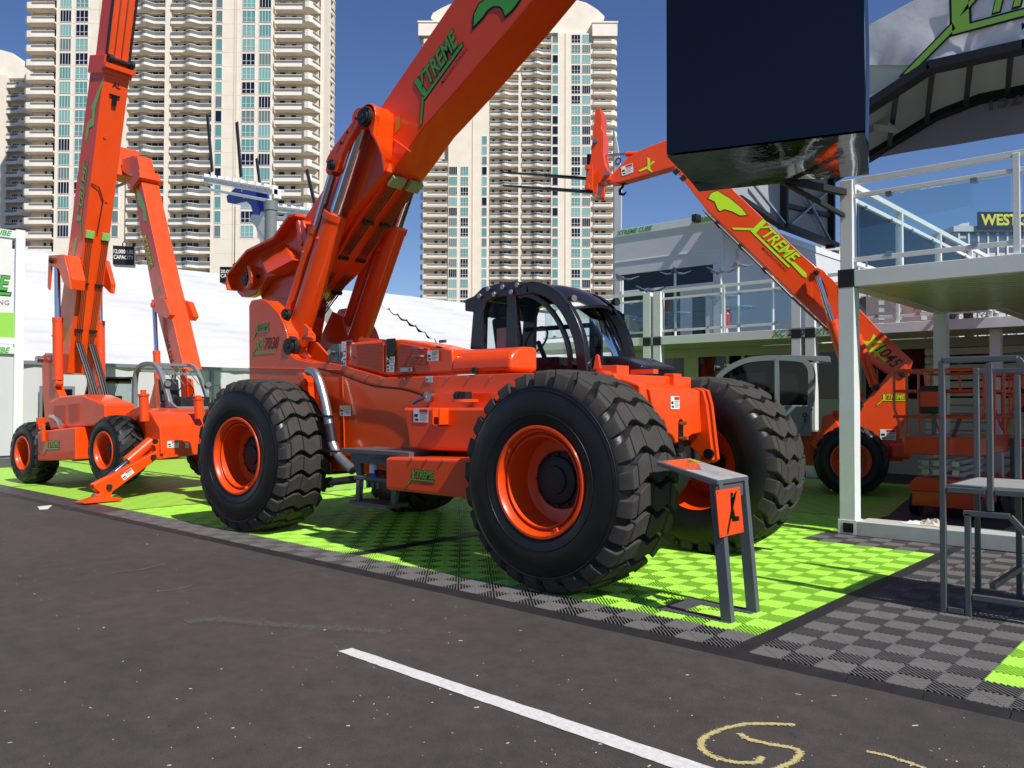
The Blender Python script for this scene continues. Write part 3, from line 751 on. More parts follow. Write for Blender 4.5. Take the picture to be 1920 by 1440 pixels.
# ---- engine hood
hz = [(640, 643.5), (722, 636.5), (750, 636), (800, 644), (846, 655), (850, 699), (723, 705), (640, 683)]
hw = [f1(x, y, 6.60) for x, y in hz]
m = MB().prism(hw, LY(6.61), LY(7.05)); hood = m.build('engine_hood', M_OR, mt, bevel=.03)
m = MB()
xa, xb = f1(846, 680, 6.60)[0], f1(958, 680, 6.60)[0]; z0, z1 = f1(850, 699, 6.6)[1], f1(846, 657, 6.6)[1]
pr = [(LY(6.60), z0), (LY(6.60), z0 + .12)] + [(LY(6.60) + .28 - .28 * math.cos(R(a)), z0 + .10 + (z1 - z0 - .08) * math.sin(R(a))) for a in (15, 30, 45, 60, 75, 90)] + [(LY(7.05), z1 + .02), (LY(7.05), z0)]
m.prism(pr, xa, xb, 'x'); cow = m.build('cowl', M_OR, mt, bevel=.05, seg=3)
m = MB(); m.box(xa + .35, xa + .40, LY(6.575), LY(6.62), z0 - .02, z0 + .05); m.build('cowl_latch', M_BLKM, mt)
m = MB().prism([f1(x, y, 6.98) for x, y in ((664, 634), (668, 632), (720, 636), (800, 646), (845, 658), (664, 650))], LY(7.05), LY(7.09)); m.build('hood_rail', M_OR, mt)
# mesh grilles, slot, handles, stickers on the hood
def mesh_mat():
    if 'grille_mesh' in MATS: return MATS['grille_mesh']
    m = bpy.data.materials.new('grille_mesh'); m.use_nodes = True; nt = m.node_tree; b = nt.nodes['Principled BSDF']
    tc = nt.nodes.new('ShaderNodeTexCoord'); v = nt.nodes.new('ShaderNodeTexVoronoi'); v.inputs['Scale'].default_value = 58; v.inputs['Randomness'].default_value = 0.0
    nt.links.new(tc.outputs['Object'], v.inputs['Vector']); r = nt.nodes.new('ShaderNodeValToRGB')
    r.color_ramp.elements[0].position = .30; r.color_ramp.elements[0].color = (.06, .012, .006, 1); r.color_ramp.elements[1].position = .42; r.color_ramp.elements[1].color = (.62, .055, .008, 1)
    nt.links.new(v.outputs['Distance'], r.inputs[0]); nt.links.new(r.outputs[0], b.inputs['Base Color']); b.inputs['Roughness'].default_value = .4
    MATS['grille_mesh'] = m; return m
for q in (((671, 646), (719, 643), (719, 696), (671, 684)), ((750, 645), (803, 655), (803, 684), (751, 686))):
    w_ = [f1(x, y, 6.60) for x, y in q]
    MB().prism(expand(w_, .012), LY(6.594), LY(6.612)).build('grille_frame', M_OR, hood, bevel=.004)
    MB().prism(w_, LY(6.590), LY(6.593)).build('grille', mesh_mat(), hood)
a = f1(734, 638, 6.60); c = f1(734, 663, 6.60)
MB().prism([(c[0] - .075, c[1])] + arc(c[0], c[1], .075, 180, 360, 8) + [(c[0] + .075, a[1] + .02), (c[0] - .075, a[1] + .02)], LY(6.585), LY(6.60)).build('air_slot', M_INK, hood)
for (x, y) in ((730, 685), (733, 675), (812, 669), (664, 664)): pass
sticker(hood, v1(735, 676, 6.605), (1, 0, 0), (0, 0, 1), .15, .10, M_LBY, n=(0, -1, 0), lift=.02)
sticker(hood, v1(734.5, 688, 6.605), (1, 0, 0), (0, 0, 1), .14, .12, M_LBL, n=(0, -1, 0), lift=.02)
sticker(hood, v1(814, 667, 6.605), (1, 0, 0), (0, 0, 1), .19, .12, M_SAGE, n=(0, -1, 0), lift=.02)
sticker(body, v1(806, 711, 6.58), (1, 0, 0), (0, 0, 1), .12, .07, M_LBL, n=(0, -1, 0), lift=.008)
sticker(body, v1(648.5, 770, 6.58), (1, 0, 0), (0, 0, 1), .23, .13, M_LBY, n=(0, -1, 0), lift=.008)
for (x, y0, y1) in ((664, 648, 671),):
    p0, p1 = v1(x, y1, 6.60), v1(x, y0, 6.60); d = Vector((.05, -.07, 0))
    MB().tube([p0, p0 + Vector((.0, -.05, .02)), p1 + Vector((.0, -.05, -.02)), p1], .012, 8).build('handle', M_CHR, hood)
for (x, y) in ((784, 653.5), (786, 668)):
    p0 = v1(x - 9, y + .5, 6.58); p1 = v1(x + 9, y - .5, 6.58)
    MB().tube([p0, p0 + Vector((.02, -.035, 0)), p1 + Vector((-.02, -.035, 0)), p1], .014, 8).build('handle', M_CHR, hood)
c = v1(762, 693, 6.59); MB().obox(c, .22, .012, .055).cyl(c + Vector((.05, -.02, 0)), c + Vector((.05, .01, 0)), .016, 10).build('latch', M_STEEL, hood, bevel=.004)
# grey radiator end and label panel
m = MB().prism([f1(x, y, 6.62) for x, y in ((617, 668), (617, 655), (624, 647), (636, 645), (638, 646), (638, 682), (618, 678))], LY(6.60), LY(7.0)); m.build('battery_box', M_GREY, mt, bevel=.01)
c = v1(626, 661, 6.6); MB().cyl(c, c + Vector((0, -.08, 0)), .035, 14).build('knob', M_STEEL, mt)
sticker(hood, v1(647, 665, 6.605), (1, 0, 0), (0, 0, 1), .10, .34, M_LBL, n=(0, -1, 0), lift=.02)
# ---- tank boxes on the near side
pu = [f1(x, y, 6.15) for x, y in ((753.5, 764.5), (930, 764.5), (930, 848), (766, 843), (764, 820))]
m = MB().prism(pu, LY(6.15), LY(6.585)); ub = m.build('tank_box', M_OR, mt, bevel=.035, seg=3)
pl = [f1(x, y, 5.86) for x, y in ((722, 862), (724, 857), (895, 861), (895, 938), (722, 918))]
m = MB().prism(pl, LY(5.86), LY(6.585)); lb = m.build('tool_box', M_OR, mt, bevel=.035, seg=3)
m = MB(); p0, p1 = v1(724, 852, 6.14), v1(900, 856, 6.14); m.box(p0.x, p1.x, LY(5.90), LY(6.149), p0.z - .035, p0.z - .028); m.build('seam', M_INK, lb)
logo(lb, v1(770, 897, 5.86), (1, 0, 0), (0, 0, 1), .088, M_GRN, n=(0, -1, 0), width=.92, lift=.003)
sticker(ub, v1(790, 779, 6.15), (1, 0, 0), (0, 0, 1), .24, .15, M_LBR, n=(0, -1, 0), lift=.006)
m = MB(); a, c = v1(826, 765, 6.15), v1(841, 799, 6.15)
m.box(a.x, c.x, LY(6.02), LY(6.15), c.z, c.z + .02); m.box(a.x, a.x + .02, LY(6.02), LY(6.15), c.z, a.z); m.box(c.x - .02, c.x, LY(6.02), LY(6.15), c.z, a.z); m.build('gauge_guard', M_OR, ub, bevel=.003)
m = MB().box((a.x + c.x) / 2 - .02, (a.x + c.x) / 2 + .02, LY(6.12), LY(6.148), c.z + .05, a.z - .06); m.build('sight_gauge', M_DGL, ub)
c = v1(808, 744, 6.5); MB().cyl(c + Vector((0, .05, 0)), c + Vector((0, -.06, 0)), .06, 20).tube([c + Vector((-.02, -.05, 0)), c + Vector((-.12, -.07, -.03)), c + Vector((-.22, -.07, -.07))], .022, 10).build('coupling', M_STEEL, mt)
c = v1(868, 743, 6.35); m = MB().cyl(c - Vector((.10, 0, 0)), c + Vector((-.04, 0, 0)), .055, 18).box(c.x - .03, c.x + .09, c.y - .05, c.y + .05, c.z - .05, c.z + .05); m.build('filler_cap', M_BLKM, mt, bevel=.006)
m = MB(); c = v1(872, 748.5, 6.35)
m.cyl(c - Vector((0, 0, .03)), c, .15, 12); m.build('filler_flange', M_OR, mt)
a = v1(812, 737, 6.57); m = MB().box(a.x, 5.1, LY(6.50), LY(6.579), a.z - .18, a.z); m.build('side_rail', M_OR, mt, bevel=.006)
# ---- exhaust pipe
ex = [(578, 696), (584, 696), (592, 701), (598, 712), (603, 728), (609, 752), (614, 776), (618, 800), (623, 830), (629, 846), (637, 858), (650, 871), (662, 882)]
pts = [v1(x, y, 6.38) for x, y in ex]
pts2 = []
for i in range(len(pts) - 1):
    for t in (0, .33, .66): pts2.append(pts[i].lerp(pts[i + 1], t))
pts2.append(pts[-1])
MB().tube(pts2, .058, 20).build('exhaust_pipe', M_EXH, mt, ang=60)
MB().tube([pts[7] + (pts[8] - pts[7]) * t for t in (-.15, .5, .95)], .066, 20).build('exhaust_sleeve', M_BLKM, mt)
MB().tube([pts[6] + (pts[7] - pts[6]) * t for t in (.2, .85)], .063, 20).build('exhaust_clamp', M_STEEL, mt)
for t in ((6, .15), (8, .95)):
    c = pts[t[0]].lerp(pts[t[0] + 1], t[1]); MB().obox(c, .2, .16, .02).build('pipe_bracket', M_BLKM, mt, bevel=.003)
m = MB(); c = v1(575, 730, 6.5)
for k in range(6): m.obox(c + Vector((-.02 + .05 * (k % 2), -.02, .18 - .1 * k)), .12, .14, .08, Matrix.Rotation(R(17 * k), 3, 'Y'))
m.box(c.x - .02, c.x + .08, LY(6.4), LY(6.6), c.z - .9, c.z + .2)
m.build('rear_fender_bracket', M_OR, mt, bevel=.01)
# ---- access steps
m = MB()
a, c = v1(645, 840, 6.05), v1(762, 846, 6.05)
m.box(a.x, c.x + .1, LY(6.0), LY(6.55), a.z - .05, a.z); m.box(a.x + .15, c.x + .1, LY(6.03), LY(6.5), a.z - .16, a.z - .05)
s2 = v1(672, 891, 6.05); e2_ = v1(724, 891, 6.05)
m.box(s2.x, e2_.x + .1, LY(5.98), LY(6.3), s2.z - .04, s2.z)
s3 = v1(662, 938, 6.05); e3 = v1(728, 945, 6.05)
m.box(s3.x, e3.x + .05, LY(5.98), LY(6.3), s3.z - .04, s3.z + .005)
for (x0, x1) in ((s3.x, s3.x + .045), (e3.x + .0, e3.x + .045)):
    m.prism([(x0, s3.z), (x1 + .03, s3.z), (x1 + .06, s2.z), (x1 + .03, a.z - .05), (x0 - .1, a.z - .05), (x0 + .02, s2.z)], LY(6.08), LY(6.13))
for k in range(5):
    m.box(s2.x + .06 + k * .09, s2.x + .10 + k * .09, LY(5.97), LY(5.98), s2.z - .12, s2.z - .05)
m.build('access_steps', M_GREY, mt, bevel=.006)
bot_at = v1(701, 892, 6.1)
m = MB().cyl(v1(612, 905, 6.5), v1(668, 898, 6.7), .05, 14).cyl(v1(608, 906, 6.5), v1(620, 904, 6.5), .07, 14); m.build('steering_rod', M_BLKM, mt)
# ---- front frame between the front wheels
XF = -4.42 + 9.85
def fx(px, py, xx=XF): v = F1.P(px, py, x=xx); return (v.y, v.z)
def vx(px, py, xx=XF): return F1.P(px, py, x=xx)
face = [(1217, 728), (1240, 728), (1250, 728), (1300, 728), (1313, 732), (1314, 766), (1316, 812), (1298, 816), (1285, 826), (1268, 832), (1262, 818), (1252, 812), (1246, 790), (1232, 784), (1222, 760)]
MB().prism([fx(x, y) for x, y in face], XF - .5, XF, 'x').build('front_frame', M_OR, mt, bevel=.02)
m = MB(); yy0, zz0 = fx(1217, 728); yy1, zz1 = fx(1313, 730)
dk0 = F1.P(1144, 704, y=yy0)
rp = [(XF - .03, zz0 - .01), (XF - .03, zz0 - .35), (XF - .5, 1.2), (XF - 1.6, 1.2), (XF - 1.6, dk0.z + .0), (dk0.x, dk0.z)]
m.prism(rp, yy0 - .03, yy1); m.build('front_deck', M_OR, mt, bevel=.03)
m = MB(); m.prism([(XF + .0, zz0 + .03), (XF - .06, zz0 + .05), (dk0.x, dk0.z + .05), (dk0.x, dk0.z - .03), (XF - .1, zz0 - .05), (XF - .05, zz0 - .45), (XF + .0, zz0 - .42)], yy0 - .16, yy0 - .03)
m.build('front_flange', M_OR, mt, bevel=.02)
for dy in (0, .12):
    hk = [(1304, 728), (1312, 727), (1325, 732), (1332, 760), (1340, 830), (1344, 862), (1336, 868), (1322, 865), (1316, 850), (1302, 838), (1298, 820), (1314, 800), (1312, 766)]
    y0 = yy1 + .02 + dy * .9
    hp = [(F1.P(x - 0, y, y=yy1 + .1).x, F1.P(x, y, y=yy1 + .1).z) for x, y in hk]
    MB().prism(hp, y0, y0 + .05).build('hook_plate', M_OR, mt, bevel=.012)
c = F1.P(1329, 851, y=yy1); MB().cyl((c.x, yy1 - .02, c.z), (c.x, yy1 + .015, c.z), .055, 20).build('hook_hole', M_INK, mt)
m = MB(); c = vx(1276, 812)
m.prism([(c.y - .045, c.z - .2), (c.y + .045, c.z - .2), (c.y + .045, c.z + .1)] + arc(c.y, c.z + .1, .045, 0, 180, 6), XF - .01, XF + .006, 'x'); m.build('valve_slot', M_INK, mt)
m = MB()
for (dy, dz) in ((-.022, .1), (.022, .1), (-.022, -.05), (.022, -.05)): m.cyl((XF, c.y + dy, c.z + dz), (XF + .05, c.y + dy, c.z + dz), .019, 8)
m.each('hydraulic_coupler', mat('brass', (.45, .33, .12), .35, metal=1), mt)
sticker(mt, vx(1265, 755), (0, 1, 0), (0, 0, 1), .17, .13, M_LBR, n=(1, 0, 0), lift=.006)
for k in range(3):
    p0 = vx(1270 + 8 * k, 835) + Vector((-.1, 0, 0)); MB().tube([p0, p0 + Vector((.05, 0, -.12)), p0 + Vector((.02, .06 * k, -.3)), p0 + Vector((-.3, .1, -.4))], .02, 8).build('hose', M_HOSE, mt)
m = MB(); c = v1(1122, 692, 7.0)
m.prism([f1(x, y, 7.0) for x, y in ((1115, 692), (1119, 667), (1122, 664), (1125, 667), (1129, 692))], LY(6.97), LY(7.0)); m.obox(v1(1138, 698, 7.0) + Vector((0, .1, 0)), .26, .22, .14); m.build('headlamp_bracket', M_OR, mt, bevel=.008)
m = MB(); c = v1(1277, 712, 7.75); m.obox(c + Vector((-.1, 0, -.01)), .13, .16, .15); m.build('lock_block', M_OR, mt, bevel=.012)
m = MB(); c = v1(1208, 697, 7.95); m.obox(c, .3, .1, .05); m.build('small_bracket', M_OR, mt)
# ---- cab with its black guard
YC = 7.72
def fc(px, py): return f1(px, py, YC)
g1_ = [(881, 655), (886.6, 585), (871.5, 583), (871.5, 562), (888, 555), (904, 539), (931, 532), (966, 527), (989, 530), (993, 551), (966, 555), (962, 690), (949, 690), (950, 556), (925, 558), (912, 566), (907, 582), (905, 655)]
hole_ok = MB()
hole_ok.prism([fc(x, y) for x, y in [(881, 655), (886.6, 585), (871.5, 583), (871.5, 562), (888, 555), (904, 539), (931, 532), (950, 529), (950, 556), (925, 558), (912, 566), (907, 582), (905, 655)]], LY(YC), LY(YC) + .09)
hole_ok.prism([fc(x, y) for x, y in [(950, 529), (966, 527), (989, 530), (993, 551), (966, 555), (970, 700), (947, 700)]], LY(YC), LY(YC) + .09)
cab = hole_ok.build('cab_guard', M_BLK, mt, bevel=.012)
m = MB()
for (x, y) in ((901, 555.5), (917.5, 542), (944.5, 538.5), (928.5, 552), (972, 534.5), (960.5, 548)):
    c = v1(x, y, YC); m.cyl(c, c + Vector((0, -.035, 0)), .036, 6)
m.each('guard_bolt', M_STEEL, cab, bevel=.004)
def archpath(pix, Y): return [v1(x, y, Y) for x, y in pix]
arch = [(985, 539), (1000, 539), (1018, 544), (1036, 554), (1052, 570), (1065, 590), (1076, 614), (1085, 645), (1092, 700)]
m = MB(); pa = archpath(arch, YC)
m.sweep(smooth_path([v + Vector((0, .05, 0)) for v in pa]), .10, .15)
m.build('cab_pillar', M_BLK, cab, bevel=.02, seg=3)
ina = [(966, 556), (985, 553), (1004, 558), (1024, 572), (1042, 594), (1056, 620), (1066, 650), (1072, 695)]
m = MB(); pa = archpath(ina, YC + .05)
m.sweep(smooth_path(pa), .05, .05)
m.build('door_frame', M_BLK, cab)
pa = archpath(arch, YC)
YF = 8.75
farch = [(x, y) for x, y in arch]
m = MB(); paf = [Vector((v.x, LY(YF), v.z)) for v in archpath(arch, YC)]
m.sweep(smooth_path(paf), .08, .10)
pb = [fc(x, y) for x, y in [(881, 655), (886.6, 585), (888, 555), (904, 539), (931, 532), (950, 529), (950, 556), (925, 558), (912, 566), (907, 582), (905, 655)]]
m.prism(pb, LY(YF) - .03, LY(YF) + .03)
m.build('far_pillar', M_BLK, cab)
# roof panel, front visor
tops = [(888, 557), (904, 541), (931, 534), (966, 529), (1000, 538), (1020, 545)]
tp = [fc(x, y) for x, y in tops]
m = MB().prism(tp + [(x, z - .05) for x, z in tp[::-1]], LY(YC) + .09, LY(YF)); m.build('roof', M_BLK, cab, bevel=.01)
vz = [v1(x, y, YC + .1) for x, y in ((1008, 541), (1030, 548), (1052, 562), (1066, 578))]
m = MB(); N = 10; vs = []; rows = []
for i, s_ in enumerate([0, .35, .7, 1.0]):
    for j in range(N + 1):
        t = j / N; yv = LY(YC) + .06 + t * (YF - YC - .02)
        base = Vector((vz[0].x + (.66 * s_), yv, vz[0].z + .02 - .30 * s_ ** 1.6 + .07 * math.sin(math.pi * t)))
        base.x -= .25 * s_ * abs(t - .5) ** 2 * 4
        vs.append(base)
off = len(vs); vs2 = [v + Vector((-.01, 0, -.035)) for v in vs]
fs_ = []
for i in range(3):
    for j in range(N):
        a = i * (N + 1) + j; fs_.append((a, a + 1, a + N + 2, a + N + 1)); fs_.append((off + a, off + a + N + 1, off + a + N + 2, off + a + 1))
for j in range(N):
    a = 3 * (N + 1) + j; fs_ += [(a, a + 1, off + a + 1, off + a), (j, off + j, off + j + 1, j + 1)]
for i in range(3):
    a = i * (N + 1); fs_ += [(a, a + N + 1, off + a + N + 1, off + a), (a + N, off + a + N, off + a + N + N + 1, a + N + N + 1)]
MB().add(vs + vs2, fs_).build('visor', M_BLK, cab, ang=60)
# front windscreen frame: curved pillars beyond the visor
wp = [(1085, 558), (1105, 572), (1125, 592), (1145, 625), (1160, 655), (1171, 680)]
for dy in (0.0, ):
    m = MB(); pw = [F1.P(x, y, y=LY(YF) - .0) for x, y in [(1118, 570), (1140, 598), (1155, 628), (1166, 655), (1172, 668)]]
    m.sweep(smooth_path(pw), .07, .08)
    m.build('windscreen_pillar', M_BLK, cab)
# glass
gx0 = v1(906, 655, YC).x; gx1 = v1(948, 655, YC).x; gz0 = v1(906, 690, YC).z; gz1 = v1(925, 560, YC).z
m = MB(); m.box(gx0, gx1, LY(YC) + .06, LY(YC) + .066, gz0, gz1); m.build('rear_side_window', G_CAB, cab)
dp = [v1(x, y, YC + .06) for x, y in ((967, 560), (985, 557), (1003, 562), (1022, 575), (1040, 597), (1054, 623), (1063, 655), (1068, 700), (967, 700))]
m = MB().add(dp, [tuple(range(len(dp)))]); m.build('door_window', G_CAB, cab, smooth=False)
dpf = [Vector((v.x, LY(YF) - .02, v.z)) for v in dp]
MB().add(dpf, [tuple(range(len(dpf)))]).build('far_window', G_CAB, cab, smooth=False)
ws = []
a0_ = archpath(arch[3:], YC); b0_ = pw
for t in [i / 6 for i in range(7)]:
    k = t * (len(a0_) - 1); i = min(int(k), len(a0_) - 2); a = a0_[i].lerp(a0_[i + 1], k - i)
    k = t * (len(b0_) - 1); i = min(int(k), len(b0_) - 2); c = b0_[i].lerp(b0_[i + 1], k - i)
    for s_ in [j / 6 for j in range(7)]:
        v = a.lerp(c, s_); v.x += .12 * math.sin(math.pi * s_); ws.append(v)
MB().add(ws, [(i * 7 + j, i * 7 + j + 1, i * 7 + j + 8, i * 7 + j + 7) for i in range(6) for j in range(6)]).build('windscreen', G_CAB, cab)
# inside: seat, column, dash, mullions
m = MB(); s = v1(985, 690, 8.2)
m.box(s.x - .25, s.x + .25, s.y - .25, s.y + .25, s.z - .2, s.z); m.obox(s + Vector((-.28, 0, .32)), .14, .46, .68, Matrix.Rotation(R(-10), 3, 'Y')); m.obox(s + Vector((-.36, 0, .76)), .1, .26, .18)
m.build('operator_seat', M_BLKM, cab, bevel=.04, seg=3)
m = MB(); d0 = v1(1050, 690, 8.2); m.box(d0.x - .2, d0.x + .25, LY(YC) + .1, LY(YF) - .05, d0.z - .3, d0.z + .12); m.cyl(d0 + Vector((-.15, -.1, .1)), d0 + Vector((-.28, -.1, .35)), .03, 12)
m.build('dashboard', M_BLKM, cab, bevel=.03)
pts = [d0 + Vector((-.30, -.1, .36)) + Vector((.10 * math.cos(t), .18 * math.sin(t), .16 * math.cos(t))) for t in [i * math.pi / 10 for i in range(20)]]
MB().tube(pts, .014, 8, closed=True).build('steering_wheel', M_BLKM, cab)
m = MB(); a = v1(907, 588, YF - .1); 
m.box(tp[0][0], pa[3].x, LY(YF) - .03, LY(YF) + .02, gz1 - .34, gz1 - .28)
m.box(gx1 + .55, gx1 + .61, LY(YF) - .03, LY(YF) + .02, gz0, gz1); m.box(pa[4].x - .25, pa[4].x - .15, LY(YF) - .03, LY(YF) + .02, gz0, gz1 - .3)
m.box(tp[0][0] + .02, tp[0][0] + .08, LY(YC) + .1, LY(YF), gz1 - .2, gz1); m.build('window_bars', M_BLK, cab)
m = MB(); sx = v1(935, 640, YF - .15)
w_ = (gx1 - gx0)
m.box(gx0 + .03, gx1 - .03, LY(YC) + .22, LY(YC) + .23, gz0, gz0 + .52); m.build('manual_holder', M_LBL, cab)
m = MB(); m.box(tp[0][0], v1(1088, 690, YC).x, LY(YC) + .10, LY(YC) + .14, f1(900, 720, YC)[1] - .4, f1(900, 690, YC)[1]); m.prism([fc(x, y) for x, y in ((966, 664), (1010, 672), (1062, 688), (1075, 720), (966, 720))], LY(YC) + .07, LY(YC) + .09); m.build('side_skirt', M_BLK, cab)
m = MB(); m.box(tp[0][0], pa[-1].x + .1, LY(YC) + .02, LY(YF), f1(900, 700, YC)[1] - .5, f1(900, 697, YC)[1]); m.build('cab_floor', M_BLKM, cab)
m = MB(); xa_ = pa[-1].x; m.prism([(xa_ - .1, gz0 - .2), (xa_ + .55, gz0 - .25), (xa_ + .62, gz0 - .02), (xa_ + .3, gz0 + .1), (xa_ - .1, gz0 + .12)], LY(YC) + .3, LY(YF)); m.build('cab_nose', M_BLK, cab, bevel=.03)
def worklamp(parent, c, facing=(1, -.4, -.1), r=.055, body_m=None):
    c = Vector(c); d = Vector(facing).normalized()
    h = MB().cyl(c - d * .07, c, r * .75, 16, r).cyl(c, c + d * .03, r, 16); o = h.build('work_lamp', body_m or M_BLKM, parent, bevel=.004)
    MB().cyl(c + d * .031, c + d * .036, r * .86, 16).build('lens', mat('lamp_lens', (.16, .16, .15), .35), o); return o
worklamp(cab, v1(1074, 559, YC - .05), r=.042); worklamp(cab, v1(1155, 566, YF + .05), r=.05)
m = MB().tube([v1(1145, 578, YF), v1(1162, 585, YF + .05), v1(1170, 595, YF + .1), v1(1169, 605, YF + .1)], .012, 8); m.build('mirror_arm', M_BLKM, cab)
m = MB().obox(v1(1163, 605, YF + .1), .06, .14, .24); m.build('mirror', M_BLKM, cab, bevel=.02)
# ---- small hardware: weld beads, bolt heads, hinges, harness
wm = mat('weld_bead', (.70, .07, .008), .55, bump=.004, bscale=120)
m = MB(); a, c = v1(770, 285, BN - .004), v1(739, 262, BN - .004); m.tube([a, a.lerp(c, .5) + Vector((0, -.004, 0)), c], .012, 6); m.build('weld_seam', wm, boom)
for (A_, B_) in (((467, 690), (640, 694)), ((642, 700), (646, 848))):
    a, c = v1(*A_, 6.575), v1(*B_, 6.575); MB().tube([a.lerp(c, t / 6) for t in range(7)], .007, 6).build('weld_seam', wm, body)
m = MB()
for (x, y) in ((664, 690), (690, 697), (716, 703), (760, 702), (800, 701), (840, 700), (880, 699), (920, 699)):
    c = v1(x, y + 8, 6.58); m.cyl(c, c + Vector((0, -.014, 0)), .016, 6)
for (x, y) in ((772, 855), (800, 857), (830, 859)): c = v1(x, y + 5, 5.86); m.cyl(c, c + Vector((0, -.012, 0)), .013, 6)
m.each('bolt', M_STEEL, mt)
m = MB()
for (x, y) in ((652, 248), (640, 268), (668, 222)): c = v1(x, y, 6.70); m.cyl(c, c + Vector((0, -.016, 0)), .02, 6)
m.each('bolt', M_BLKM, boom)
for dz in (0, .05):
    pts = [v1(600, 684, 6.56) + Vector((0, -.02, -dz)), v1(640, 694, 6.56) + Vector((0, -.03, -dz)), v1(700, 712, 6.56) + Vector((0, -.03, -dz - .02)), v1(760, 722, 6.56) + Vector((0, -.03, -dz)), v1(805, 738, 6.5) + Vector((0, .02, -dz))]
    MB().tube(smooth_path(pts), .012, 8).build('wiring_harness', M_HOSE, mt) if dz else None
for px_ in (655, 722, 830):
    c = v1(px_, 640, 6.62); MB().cyl(c + Vector((-.05, 0, 0)), c + Vector((.05, 0, 0)), .018, 10).build('hinge', M_STEEL, hood)
# ---- spray bottle left on the middle step
FB = Fr(F1.M @ Vector((bot_at.x, bot_at.y, s2.z + .001))); bt = thing('spray_bottle', 'clear spray bottle of blue cleaner standing on the step of the giant telehandler', 'spray bottle', FB)
m = MB().lathe([(.001, 0), (.045, 0), (.05, .01), (.05, .10), (.046, .13), (.03, .165), (.022, .20), (.022, .225), (.001, .225)], 20, axis='z'); m.build('bottle', mat('clear_plastic', (.75, .8, .85), .15, coat=.6), bt)
MB().lathe([(.001, .004), (.0508, .004), (.0508, .075), (.001, .075)], 20, axis='z').build('blue_liquid', mat('blue_cleaner', (.01, .05, .42), .15), bt)
m = MB().add([(.052 * math.sin(t), -.052 * math.cos(t), z) for z in (.035, .125) for t in (-.7, -.35, 0, .35, .7, 1.0)], [(i, i + 1, i + 7, i + 6) for i in range(5)]); m.build('label', M_LBL, bt)
m = MB().box(-.05, .03, -.012, .012, .235, .262).box(-.07, -.05, -.008, .008, .24, .257).cyl((0, 0, .22), (0, 0, .24), .022, 12).obox((-.035, 0, .215), .012, .014, .045, Matrix.Rotation(R(25), 3, 'Y')); m.build('trigger', mat('white_plastic', (.75, .75, .75), .35), bt, bevel=.003)
# ---------------------------------------------------------------- information stand
FS = Fr((-3.08, 6.07, .02)); st = thing('display_stand', 'grey metal information stand with orange cut-out plate in front of the huge front tyre', 'display stand', FS)
def fsx(px, py, x): return FS.P(px, py, x=x)
topn = fsx(1338, 903, -.10); topf = fsx(1393, 896, -.10)
m = MB()
for y0 in (topn.y + .01, topf.y - .055):
    m.beam((0.0, y0 + .025, 0), (-.10, y0 + .025, topn.z), .062, .09, (1, 0, 0))
m.build('legs', M_GREY, st, bevel=.004)
m = MB(); m.box(-.62, .03, topn.y - .01, topn.y + .11, 0, .008).box(-.62, .03, topf.y - .12, topf.y + .02, 0, .008).box(-.62, -.42, topn.y + .11, topf.y - .12, 0, .008); m.build('base_plate', M_GREY, st)
tb = fsx(1258, 877, -.62)
m = MB(); y0, y1 = topn.y - .02, topf.y + .01; z0, z1 = topn.z, topn.z + .10
m.prism([(-.055, z0 - .02), (-.055, z0 + .01), (-.60, z1 + .03), (-.60, z1), (-.12, z0 - .02)], y0, y1); tp_ = m.build('sign_top', M_GREY, st, bevel=.003)
m = MB(); m.prism([(-.06, z0 + .0135), (-.06, z0 + .0165), (-.59, z1 + .0335), (-.59, z1 + .0305)], y0 + .01, y1 - .01)
m.build('poster', mat('poster_paper', (.62, .60, .60), .12, coat=1, noise=.35, nscale=5), tp_)
def onto(u, v): return Vector((-.06 - .53 * u, y0 + .01 + (y1 - y0 - .02) * v, z0 + .018 + (z1 - z0 + .018) * u))
m = MB().add([onto(.55, .0), onto(.98, .0), onto(.98, .9), onto(.7, .75), onto(.45, .35)], [(0, 1, 2, 3, 4)]); m.build('poster_picture', mat('poster_orange', (.7, .12, .03), .2, coat=.8), tp_, smooth=False)
m = MB().add([onto(.75, .6), onto(.9, .7), onto(.92, 1), onto(.75, 1)], [(0, 1, 2, 3)]); m.build('poster_green', mat('poster_green', (.35, .5, .05), .2, coat=.8), tp_, smooth=False)
m = MB().prism([(y0 + .015, z0 - .14), (y1 - .005, z0 - .14), (y1 - .005, z0 + .0), (y0 + .015, z0 + .0)], -.095, -.07, 'x'); m.build('top_panel', M_GREY, st, bevel=.003)
# orange plate with the X cut right through it (light falls through onto the floor)
pl_ = [fsx(x, y, -.03) for x, y in ((1344.5, 920), (1389.5, 911), (1396.5, 993), (1352, 1006))]
cy = sum(v.y for v in pl_) / 4; y0p, y1p = pl_[0].y, pl_[1].y; zb, zt_ = pl_[3].z, pl_[0].z; W_ = y1p - y0p; H_ = zt_ - zb
def U(u, v): return (y0p + W_ * u, zb + H_ * v)
cut = [(.57, .90), (.69, .90), (.70, .82), (.72, .86), (.82, .92), (.88, .92), (.70, .62), (.66, .55), (.70, .38), (.88, .36), (.86, .26), (.55, .27), (.54, .34), (.36, .02), (.26, .02), (.53, .52), (.54, .60)]
outer = [(0, 0), (1, 0), (1, 1), (0, 1)]
bmx = bmesh.new()
def loop_edges(pts, x):
    vs = [bmx.verts.new((x + .100 - .10 * U(*p)[1] / topn.z, *U(*p))) for p in pts]
    return vs, [bmx.edges.new((vs[i], vs[(i + 1) % len(vs)])) for i in range(len(vs))]
lv = []
for x in (-.052, -.046):
    vo_, eo = loop_edges(outer, x); vi_, ei = loop_edges(cut, x)
    bmesh.ops.triangle_fill(bmx, edges=eo + ei, use_beauty=True); lv.append((vo_, vi_))
